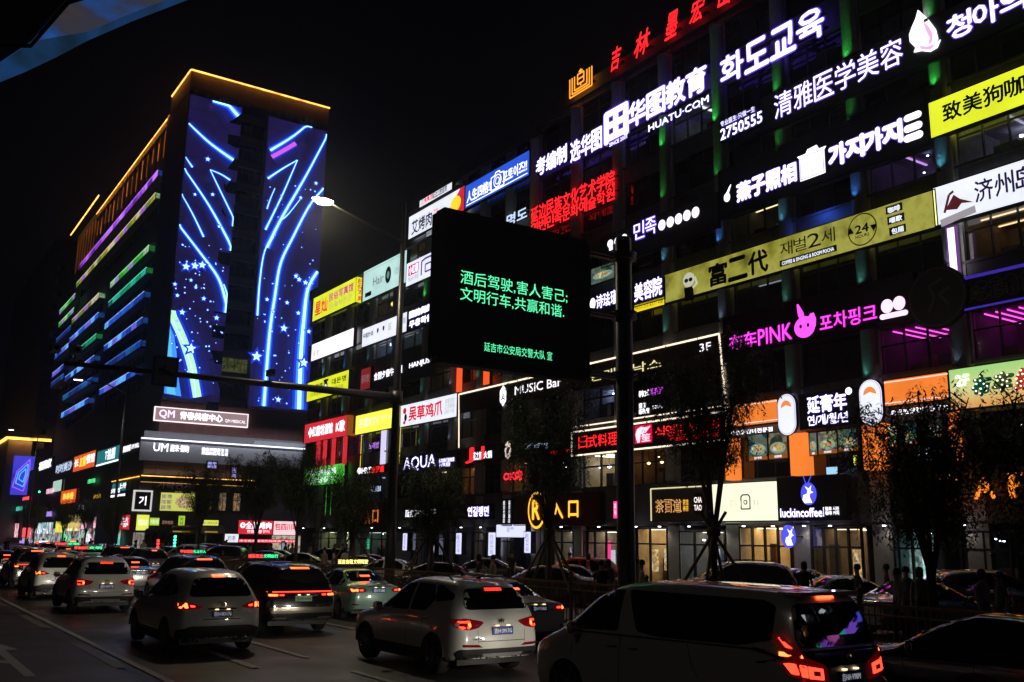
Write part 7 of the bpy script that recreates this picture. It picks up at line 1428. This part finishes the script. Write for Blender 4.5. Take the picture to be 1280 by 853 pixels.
put_car('crossover', 6.4, 64, 0, 'far dark car ahead of the queue at the left lane', PGY); put_car('round_suv', 13.1, 53, 0, 'far grey SUV in the right-hand queue lane', PGY); put_car('sedan', 9.7, 68, 0, 'far car at the head of the middle queue lane', PBK)
put_car('big_suv', 13.3, 61, 0, 'dark SUV far up the right-hand queue lane', PBK); put_car('sedan', 9.8, 75, 0, 'white car near the crossing in the middle lane', PW); put_car('sedan', 6.3, 72, 0, 'grey car near the crossing in the left lane', PGY); put_car('crossover', 13.2, 70, 0, 'white SUV near the crossing in the right lane', PW); put_car('sedan', 13.1, 78, 0, 'black car nearest the crossing', PBK)
put_car('sedan', 13.75, 5.6, 0, 'black sedan in the bottom right corner beside the minivan', PBK, lit=False)
def roofbar(x, y, z, w, cols, lb, txt):
    t = thing('taxi_roof_bar', lb, 'roof sign', (x, y, z), 0, 'glowing message bars on taxi roofs'); b = MB(); b.box(-w/2-.03, w/2+.03, 0, .14, 0, .19); b.build('housing', TRIM, t); b = MB(); b.box(-w/2*.6,-w/2*.5,.02,.1,-.06,0); b.box(w/2*.5,w/2*.6,.02,.1,-.06,0); b.build('foot', TRIM, t)
    n = len(cols)
    for i, (c, m) in enumerate(zip(txt, cols)): text(Surf('y', 0), c, (-w/2+w*i/n+.01, -w/2+w*(i+1)/n-.01, .03, .165), .01, m, 'lettering', t, .03)
RG, GG, AG = glow('bar_red', (1.,.05,.05), 2.4), glow('bar_green', (.05,1.,.4), 1.5), glow('bar_amber', (1.,.85,.25), 1.8)
roofbar(13.05, 28.3, 1.55, 1.05, [AG, AG], 'amber message bar on the roof of the nearest green taxi', ['延吉出租', '文明驾驶'])
roofbar(13.0, 36.4, 1.55, 1.2, [RG, GG], 'red and green message bar on the taxi right of the rounded white SUV roof', ['请系安全', '文明出行']); roofbar(13.0, 45.9, 1.55, 1.2, [RG, GG], 'red and green message bar above the black SUV', ['平安延吉', '礼让行人'])
roofbar(9.6, 52.4, 1.6, 1.3, [RG, GG], 'red and green message bar, lower one of the far left pair', ['安全出行', '文明']); roofbar(9.9, 60.4, 1.7, 1.3, [RG, GG], 'red and green message bar, upper one of the far left pair', ['平安出行', '文明'])
# cars parked and waiting beyond the median fence
PK = 'cars parked before the shops'
for k, x, y, h, pm, lb in [('round_suv', 22.5, 74.5, -48, PW, 'white hatchback at the far end of the parked row, nearest the crossing'), ('sedan', 26.5, 76, -52, PBK, 'black sedan at the far end of the row before the green lightbox'), ('sedan', 22.8, 81, -48, PSV, 'silver sedan near the crossing behind the airy willows'), ('round_suv', 26.8, 84.5, -50, PGY, 'grey hatchback before the far corner of the shops'), ('sedan', 21.6, 33.8, -52, PBK, 'black sedan right behind the fence and the low willow'), ('sedan', 22.2, 39.5, -48, PW, 'white sedan with a bright window line, parked behind the thin propped tree'), ('big_suv', 29.6, 24.8, -60, PBK, 'big black SUV with roof rails parked in front of the cream lightbox shop'),
        ('sedan', 24.0, 20.4, 112, PSV, 'silver-white sedan parked between the minivan roof and the coffee shop'), ('sedan', 22.6, 16.6, 100, PSV, 'silver car with colourful reflections on its bonnet, right of the fence post'),
        ('sedan', 25.8, 30.6, -60, PBK, 'black sedan parked left of the steel column foot'), ('sedan', 23.4, 28.6, -55, PGY, 'dark sedan in front of the red-roofed car near the steel column'), ('round_suv', 28.6, 33.6, -60, PRD, 'red car parked in front of the tea shop windows'),
        ('sedan', 28.5, 41, -55, PGY, 'grey sedan parked before the entrance with the yellow characters'), ('sedan', 24, 46.5, -50, PGY, 'dark sedan behind the white parked sedan'), ('sedan', 26.5, 50.5, -50, PBK, 'black sedan parked before the dark doorway'),
        ('sedan', 23.6, 54, -50, PBL, 'dark blue sedan parked behind the tall lamp post'), ('round_suv', 27.0, 58, -55, PBK, 'black hatchback parked by the lit white uprights'), ('sedan', 24.2, 61.5, -50, PSV, 'silver sedan parked behind the lamp post near the noodle shop'),
        ('sedan', 26.8, 66.5, -50, PBL, 'blue sedan parked before the dim orange entrance sign'), ('round_suv', 23.8, 70, -50, PGY, 'grey SUV at the far end of the parked row'), ('sedan', 29.4, 26.6, 120, PBK, 'dark car with red and violet reflections before the coffee shop door'),
        ('round_suv', 28.8, 18.6, 118, PGY, 'dark hatchback with striped reflections on its windscreen by the coffee shop'), ('sedan', 28.6, 12.6, 118, PRD, 'red-tinged car behind the big willow trunks'), ('sedan', 22.4, 9.8, 95, PBL, 'dark car behind the fence at the right edge')]:
    put_car(k, x, y, h, lb, pm, lit=False, group=PK)
# ------------------------------------------------------------------ buses at the crossing
def bus(x, y, rz, m, lb, L=10.5, W=2.5, H=3.0):
    t = thing('bus', lb, 'bus', (x, y, 0), rz); b = MB(); b.box(-W/2, W/2, 0, L, .35, H); o = b.build('body', m, t); bm = bmesh.new(); bm.from_mesh(o.data); bmesh.ops.bevel(bm, geom=list(bm.edges), offset=.14, segments=3, affect='EDGES'); bm.to_mesh(o.data); bm.free()
    b = MB(); b.box(-W/2+.2, W/2-.2, -.012, .01, 1.5, 2.6); b.build('rear_window', CG, t); b = MB(); b.box(-W/2+.2, W/2-.2, L-.01, L+.012, 1.2, 2.6); b.build('windshield', CG, t)
    for s in (-1, 1):
        for i in range(5): b = MB(); b.box(s*W/2-.01, s*W/2+.01, .6+i*1.9, 2.3+i*1.9, 1.5, 2.5); b.build('side_window', CG, t)
        for yy in (2.2, L-2.4): o = link('wheel', WM[6][0], t, (s*(W/2-.16), yy, .48)); o.scale = (1.25,1.35,1.35); o.rotation_euler = (0,0,0 if s < 0 else math.pi); link('rim', WM[6][1], o)
        b = MB(); b.box(s*W/2*.86-.1, s*W/2*.86+.1, -.02, .0, .8, 1.2); b.build('taillight', TLO, t)
    b = MB(); b.box(-.7, .7, -.014, .0, 2.68, 2.84); b.build('route_display', glow('route_dim', (.5,.3,.05), .6), t); b = MB(); b.box(-W/2+.1, W/2-.1, -.05, .02, .38, .7); b.build('bumper', TRIM, t)
bx, by = onz(262, 660, 3.0); sc = 104/by
bus(Surf('y', 104).px(262, 690)[0], 104, 0, PW, 'white city bus seen from behind at the crossing', H=Surf('y', 104).px(262, 657)[1], W=3.0)
bus(Surf('y', 108).px(228, 690)[0], 110, 0, PGY, 'dark bus left of the white one at the crossing', H=3.1)
t = thing('police_car_light', 'flashing violet-white and red light bar far down the road', 'light bar', (Surf('y', 90).px(58, 677)[0], 90, Surf('y', 90).px(58, 680)[1])); b = MB(); b.box(-.55,.1,-.1,.1,0,.22); b.build('violet_lamp', glow('police_violet', (.9,.6,1.), 6), t); b = MB(); b.box(-.75,-.56,-.1,.1,0,.18); b.build('red_lamp', glow('bar_red', ()), t)
put_car('round_suv', t.location.x, 88.6, 0, 'police car under the flashing light bar far down the road', PW)
# ------------------------------------------------------------------ street trees: slender willows, several stems fanning out of one trunk
BARK = mat('bark', (.07,.055,.04), .9, noise=.4, nscale=12, bump=.5)
def leafmat(name, c):
    m = mat(name, c, .6, noise=.45, nscale=3); return m
LEAF = [leafmat('willow_leaf', (.07,.11,.035)), leafmat('willow_leaf_dark', (.05,.08,.03)), leafmat('willow_leaf_pale', (.10,.13,.045))]
def tree_meshes(seed, h, spread, zlow, nst, split=2.6, droop=1.0, leaf=.085, dens=1.0, r0=.1):
    rs = random.Random(seed); tr = MB(); cr = MB(); ends = []
    tr.tube([(0,0,0),(.02,.01,split*.5),(.0,.02,split)], [r0*1.15,r0,r0*.9], 9)
    for i in range(nst):
        a = 2*math.pi*i/nst+rs.uniform(-.3,.3); R_ = spread*rs.uniform(.35,.75); top = h*rs.uniform(.84,1)-.15; zb = split-rs.uniform(0,.5)
        pts = [(0,0,zb)]; 
        for k in range(1, 5): f = k/4; pts.append((math.cos(a)*R_*f**1.1+rs.uniform(-.06,.06), math.sin(a)*R_*f**1.1+rs.uniform(-.06,.06), zb+(top-zb)*f**.93))
        tr.tube(pts, [r0*.5,r0*.42,r0*.32,r0*.2,r0*.1], 6)
        for k in range(2, 5):
            for q in range(3 if k < 4 else 4):
                f = (k-rs.random()*.8)/4; i0 = min(3, int(f*4)); fr = f*4-i0; p = Vector(pts[i0]).lerp(Vector(pts[i0+1]), fr); b_ = rs.uniform(0, 2*math.pi); ln = spread*rs.uniform(.25,.6)
                e = p+Vector((math.cos(b_)*ln, math.sin(b_)*ln, rs.uniform(.0,.5))); mid = p.lerp(e, .5)+Vector((0,0,.12)); tr.tube([p, mid, e], [r0*.18,r0*.12,r0*.06], 4, cap=False); ends.append((p, mid, e))
    for (p, mid, e) in ends:
        for s in range(int(7*dens)):
            f = rs.random(); o = p.lerp(e, f*.9+.1)+Vector((rs.uniform(-.18,.18), rs.uniform(-.18,.18), rs.uniform(-.05,.2))); ln = rs.uniform(.4, 1.5)*droop; ln = min(ln, max(.25, o.z-zlow+rs.uniform(-.2,.3)))
            d = Vector((rs.uniform(-.22,.22), rs.uniform(-.22,.22), -1)).normalized(); n = int(ln/.062)+2; mm = LEAF[rs.choice((0,0,1,1,2))]; up_ = rs.random() < .25
            if up_: d.z = abs(d.z)*.6; ln *= .4; n = n//2+2
            for j in range(n):
                t = j/n; c = o+d*ln*t+Vector((math.sin(t*5+s)*.05, math.cos(t*4+s)*.05, 0)); a = rs.uniform(0, 6.28); l = leaf*rs.uniform(.7,1.3); ax = Vector((math.cos(a)*.7, math.sin(a)*.7, rs.uniform(-.9,-.1))).normalized(); sd = ax.cross(Vector((0,0,1)))*l*.17
                cr.face([c, c+ax*l*.5+sd, c+ax*l, c+ax*l*.5-sd], mm)
    return tr.mesh('trunk', BARK, True), cr.mesh('crown')
TM = [tree_meshes(1, 8.0, 1.75, 4.7, 10, 2.7, .9, .13, 2.6, .085), tree_meshes(2, 7.6, 1.7, 4.0, 9, 2.6, 1.0, .13, 2.5, .085), tree_meshes(3, 5.7, 1.75, 2.3, 8, 1.9, 1.1, .13, 2.0, .1), tree_meshes(4, 5.4, 1.6, 2.5, 7, 2.0, 1.1, .14, 2.4), tree_meshes(5, 6.9, 2.1, 4.0, 9, 2.6, .8, .16, 2.3)]
def tree(k, x, y, rz, lb, s=1, props=False, sz=1):
    t = thing('willow_tree', lb, 'tree', (x, y, .12), rz, 'young willow trees along the street'); a = link('trunk', TM[k][0], t); c = link('crown', TM[k][1], t)
    for o in (a, c): o.scale = (s, s, sz)
    if props:
        for i in range(4):
            q = 2*math.pi*i/4+.5; b = MB(); b.tube([(math.cos(q)*1.65, math.sin(q)*1.65, 0), (-math.cos(q)*.35, -math.sin(q)*.35, 3.1)], .045, 7); b.build('support_pole', mat('pole_wood', (.12,.09,.06), .8), t)
        b = MB(); b.lathe([(.15,2.45),(.19,2.5),(.19,2.62),(.15,2.7)], (0,0,0), n=12); b.build('binding', mat('rope', (.1,.08,.06), .9), t)
TXX = 19.0
tree(0, TXX, 18.45, 0, 'slender willow on four crossed support poles before the cream lightbox', 1, True)
tree(1, TXX, 25.9, 1, 'slender willow with support poles in front of the framed red neon sign', 1, True)
tree(3, TXX, 33.9, 2, 'willow with low crown just right of the tall lamp post', 1.05, True); tree(3, TXX, 41.3, 4, 'willow with low crown just left of the tall lamp post', 1, True)
tree(4, TXX, 48.3, 1, 'tall airy willow before the red and white snack shop signs', .95); tree(4, TXX, 54.6, 3, 'tall airy willow before the grey UM board', 1.0)
tree(2, 18.6, 11.9, 0, 'dense drooping willow covering the right end of the shop fronts', 1.05, False, 1.0); tree(2, 19.3, 9.6, 2.2, 'second dense drooping willow at the right edge of the photo', 1.05, False, .98)
tree(4, TXX, 66, 5, 'willow before the square lit sign at the podium corner', .9); tree(3, TXX-2, 84, 2, 'small willow near the far crossing', .9)
tree(4, 25.5, 142, 2, 'dark street tree beyond the crossing, under the tower balconies', 1.3); tree(4, 25.5, 160, 4, 'dark street tree farther up the street beyond the crossing', 1.3); tree(4, 24.5, 182, 1, 'farthest dark street tree before the small street side signs', 1.3)
for x, y, s in ((6, 150, 1.3), (3, 175, 1.4)): tree(4, x, y, s*3, 'dark tree at the left edge beyond the crossing, ' + ('nearer' if y == 150 else 'farther') + ' one', s)
# ------------------------------------------------------------------ people
SKIN = mat('skin', (.42,.26,.19), .6); HAIR = mat('dark_hair', (.012,.01,.01), .5)
CL = [mat('cloth_black', (.02,.02,.025), .9), mat('cloth_white', (.5,.48,.45), .9), mat('cloth_navy', (.03,.04,.09), .9), mat('cloth_red', (.3,.03,.03), .9), mat('cloth_grey', (.16,.16,.17), .9), mat('cloth_beige', (.32,.26,.18), .9)]
def skin_mesh(chains, lv=1):
    bm = bmesh.new(); V = {}; rad = []
    for ch in chains:
        prev = None
        for key, p, r in ch:
            if key not in V: V[key] = bm.verts.new(p); rad.append(r)
            if prev is not None and (bm.edges.get((V[prev], V[key])) is None): bm.edges.new((V[prev], V[key]))
            prev = key
    me = bpy.data.meshes.new('b'); bm.to_mesh(me); bm.free(); o = bpy.data.objects.new('b', me); COL.objects.link(o)
    md = o.modifiers.new('k', 'SKIN'); sd = o.modifiers.new('s', 'SUBSURF'); sd.levels = sd.render_levels = lv
    for i, r in enumerate(rad):
        sv = me.skin_vertices[0].data[i]; sv.radius = (r, r) if isinstance(r, float) else r; sv.use_root = (i == 0)
    dg = bpy.context.evaluated_depsgraph_get(); m2 = bpy.data.meshes.new_from_object(o.evaluated_get(dg)); bpy.data.objects.remove(o); return m2
def hand(b, wrist, d, side):
    d = Vector(d).normalized(); sx = Vector((side, 0, 0)); fw = Vector((0,1,0))
    c = wrist+d*.05; b.tube([wrist, c, wrist+d*.09], [.024,.036,.03], 6)
    for i, (o, l) in enumerate(((-.03,.065),(-.01,.08),(.01,.075),(.028,.06))):
        p = wrist+d*.085+fw*o; b.tube([p, p+d*l*.5-sx*.008, p+d*l-sx*.025], [.0095,.009,.007], 5)
    p = wrist+d*.03+fw*.03; b.tube([p, p+d*.03+fw*.025, p+d*.06+fw*.03], [.011,.01,.008], 5)
def person_proto(pose, female=False):
    """standing, walking or arm raised; about 1.7 m"""
    st = {'stand': .0, 'walk': .26, 'phone': .03}[pose]; k = .92 if female else 1
    hip = (0,0,.92); P_ = lambda n, x, y, z, r: (n, (x, y, z), r)
    arm = lambda s, f: [P_('chest',0,0,1.33,(.15*k,.11)), P_('sh%d'%s, s*.17*k,0,1.40,.055), P_('el%d'%s, s*.23*k, -.03+f*.16, 1.13 if pose != 'phone' or s < 0 else 1.14,.042), P_('wr%d'%s, s*(.24 if pose != 'phone' or s < 0 else .12), .06+f*.3 if pose != 'phone' or s < 0 else .26, .90 if pose != 'phone' or s < 0 else 1.24,.028)]
    leg = lambda s, f: [P_('hip',0,0,.93,(.14,.115)), P_('th%d'%s, s*.09,f*.1,.80,.085), P_('kn%d'%s, s*.10, f*.7+.02,.48,.056), P_('an%d'%s, s*.10, f*1.35 if f > 0 else f*1.7,.10 if f >= 0 else .16,.038), P_('toe%d'%s, s*.12, (f*1.35 if f > 0 else f*1.7)+.16,.045 if f >= 0 else .07,.036)]
    ch = [[P_('hip',0,0,.93,(.14,.115)), P_('waist',0,0,1.12,(.125*k,.095)), P_('chest',0,0,1.33,(.15*k,.11)), P_('neck',0,0,1.48,.055), P_('head0',0,.015,1.56,(.072,.08)), P_('head1',0,.015,1.66,(.076,.09))], arm(-1, st), arm(1, -st), leg(-1, -st), leg(1, st)]
    body = skin_mesh(ch)
    for m in (SKIN, CL[0], CL[2], TRIM): body.materials.append(m)
    for f in body.polygons:
        c = f.center; z = c.z; f.use_smooth = True
        f.material_index = 3 if z < .1 else 2 if z < .98 and abs(c.x) < .2 else 1 if z < 1.46 and not (abs(c.x) > .19 and z < 1.2) else 0
    b = MB(); wl = Vector(ch[1][3][1]); wr = Vector(ch[2][3][1]); hand(b, wl, (0,.1,-1), -1); hand(b, wr, (0,.1,-1) if pose != 'phone' else (-.1,.5,.6), 1)
    b.lathe([(.0,-.02),(.014,-.012),(.012,.02),(0,.03)], (0,.11,1.60), 'z', 6)      # nose
    for s in (-1, 1): b.lathe([(0,-.03),(.012,0),(0,.03)], (s*.082,.01,1.61), 'z', 6)
    hands = b.mesh('hands', SKIN, True)
    e = MB()
    for s in (-1, 1): e.lathe([(0,-.006),(.011,0),(0,.006)], (s*.03,.098,1.625), 'z', 6)
    e.box(-.02,.02,.095,.1,1.563,1.569); face = e.mesh('face_features', HAIR)
    h = MB(); h.lathe([(0,.115),(.06,.105),(.088,.07),(.098,.02),(.094,-.03 if not female else -.12),(.06,-.06 if not female else -.16)], (0,-.012,1.655), 'z', 14); hair = h.mesh('hair', HAIR, True)
    # join the hands into the body so the figure stays one surface set
    bm = bmesh.new(); bm.from_mesh(body); n0 = len(bm.faces); bm.from_mesh(hands); bm.faces.ensure_lookup_table()
    for f in bm.faces[n0:]: f.material_index = 0; f.smooth = True
    bm.to_mesh(body); bm.free(); return body, hair, face
PP = [person_proto('stand'), person_proto('walk'), person_proto('phone'), person_proto('walk', True), person_proto('stand', True)]
def person(k, x, y, rz, top, bot, lb, s=1, group=None, z=.12):
    t = thing('person', lb, 'person', (x, y, z), rz, group); b = link('body', PP[k][0], t); b.scale = (s,)*3
    b.material_slots[1].link = 'OBJECT'; b.material_slots[1].material = CL[top]; b.material_slots[2].link = 'OBJECT'; b.material_slots[2].material = CL[bot]
    h = link('hair', PP[k][1], t); h.scale = (s,)*3; f = link('face_features', PP[k][2], t); f.scale = (s,)*3; return t
def pers_px(x, yhead, d, k, top, bot, lb, rz=0, g=None, h=1.7):
    """stand a person on the ground at distance d so the head is where the photo shows it"""
    r = ray(x, yhead); t = (1.78-CAMH)/r.z if False else d/math.hypot(r.x, r.y); person(k, t*r.x, t*r.y, rz, top, bot, lb, h/1.7, g)
W_ = 'people walking between the parked cars and the shops'
for a in [(1122,735,25,2,1,0,'person in pale top standing by the fence behind the minivan, head bowed over a phone',1.2), (1133,728,27,1,4,0,'person in grey walking beside the pale-topped one near the willow trunks',2.0), (1150,728,26.5,3,4,2,'person in grey and navy near the willow trunks, second of the pair',-1),
          (1108,722,30,0,3,0,'person in red standing near the coffee shop cars',.5), (1072,725,29,1,0,0,'person in black behind the silver-white parked sedan',1), (1005,713,31,4,0,2,'person seen head and shoulders above the silver-white parked sedan',2),
          (1250,735,24,0,4,0,'person in grey at the right edge behind the fence',1), (1228,730,26,4,5,0,'person in beige at the right edge between willow trunks',3), (802,712,29,0,5,0,'person in beige standing just right of the steel column foot',1), (796,704,32,3,1,2,'person with pale top between the steel column and the red car',2),
          (752,725,28,1,0,2,'person in black walking left of the steel column foot',-1), (760,722,29,3,4,0,'person in grey left of the steel column foot',2), (616,710,34,2,5,4,'person in beige before the white parked sedan, looking down',.6), (598,714,35,4,0,0,'person in black beside the beige one before the parked white sedan',1.3),
          (640,690,47,1,0,0,'person near the dark doorway between the lit uprights',2), (521,686,62,0,0,0,'person silhouetted before the noodle shop door',1), (417,697,50,4,1,0,'person in pale top among the crowd right of the totem',1), (405,699,50,1,5,2,'person in beige among the crowd right of the totem',2), (431,698,52,3,1,2,'pale-clothed person near the first parked cars',0), (712,692,44,0,0,0,'person silhouetted in front of the bright shop window with violet goods',2), (735,694,41,4,3,0,'person in red by the shop window with the pink sign inside',1)]:
    x, yh, d, k, tp_, bt, lb, rz = a; pers_px(x, yh, d, k, tp_, bt, lb, rz, W_)
rs = random.Random(11)
G2 = 'people in the dark crowd at the crossing'
for i in range(46):
    px = rs.uniform(2, 440); d = rs.uniform(84, 128) if px < 300 else rs.uniform(70, 90); r = ray(px, 690); t_ = d/math.hypot(r.x, r.y)
    X_, Y_ = t_*r.x, t_*r.y
    if 3.5 < X_ < 15 and Y_ < 92: X_ = 17.8+rs.random()*2
    person(rs.randrange(5), X_, Y_, rs.uniform(0, 6.3), (tc := rs.choice((0,0,4,2,1,5))), rs.choice((0,2,4)), '%s-topped person in the crowd %s' % (('black','white','navy','red','grey','beige')[tc], 'by the far left shop lights' if px < 110 else 'before the square corner sign' if px < 200 else 'in front of the buses' if px < 285 else 'before the snack shops' if px < 380 else 'near the dim orange entrance'), rs.uniform(.94,1.06), G2)
# ------------------------------------------------------------------ thin haze, added to give the lamps and signs a halo
HZ = MB(); HZ.box(-120, 130, -70, 400, -1.2, 90)
hz = HZ.build('haze'); tag(hz, kind='stuff'); hm = bpy.data.materials.new('halo_haze'); hm.use_nodes = True; nt = hm.node_tree
for n in list(nt.nodes):
    if n.type != 'OUTPUT_MATERIAL': nt.nodes.remove(n)
pv = nt.nodes.new('ShaderNodeVolumePrincipled'); pv.inputs['Density'].default_value = .0004; pv.inputs['Color'].default_value = (.8,.82,.88,1); pv.inputs['Anisotropy'].default_value = .9
nt.links.new(pv.outputs[0], [n for n in nt.nodes if n.type == 'OUTPUT_MATERIAL'][0].inputs['Volume']); hz.data.materials.append(hm)
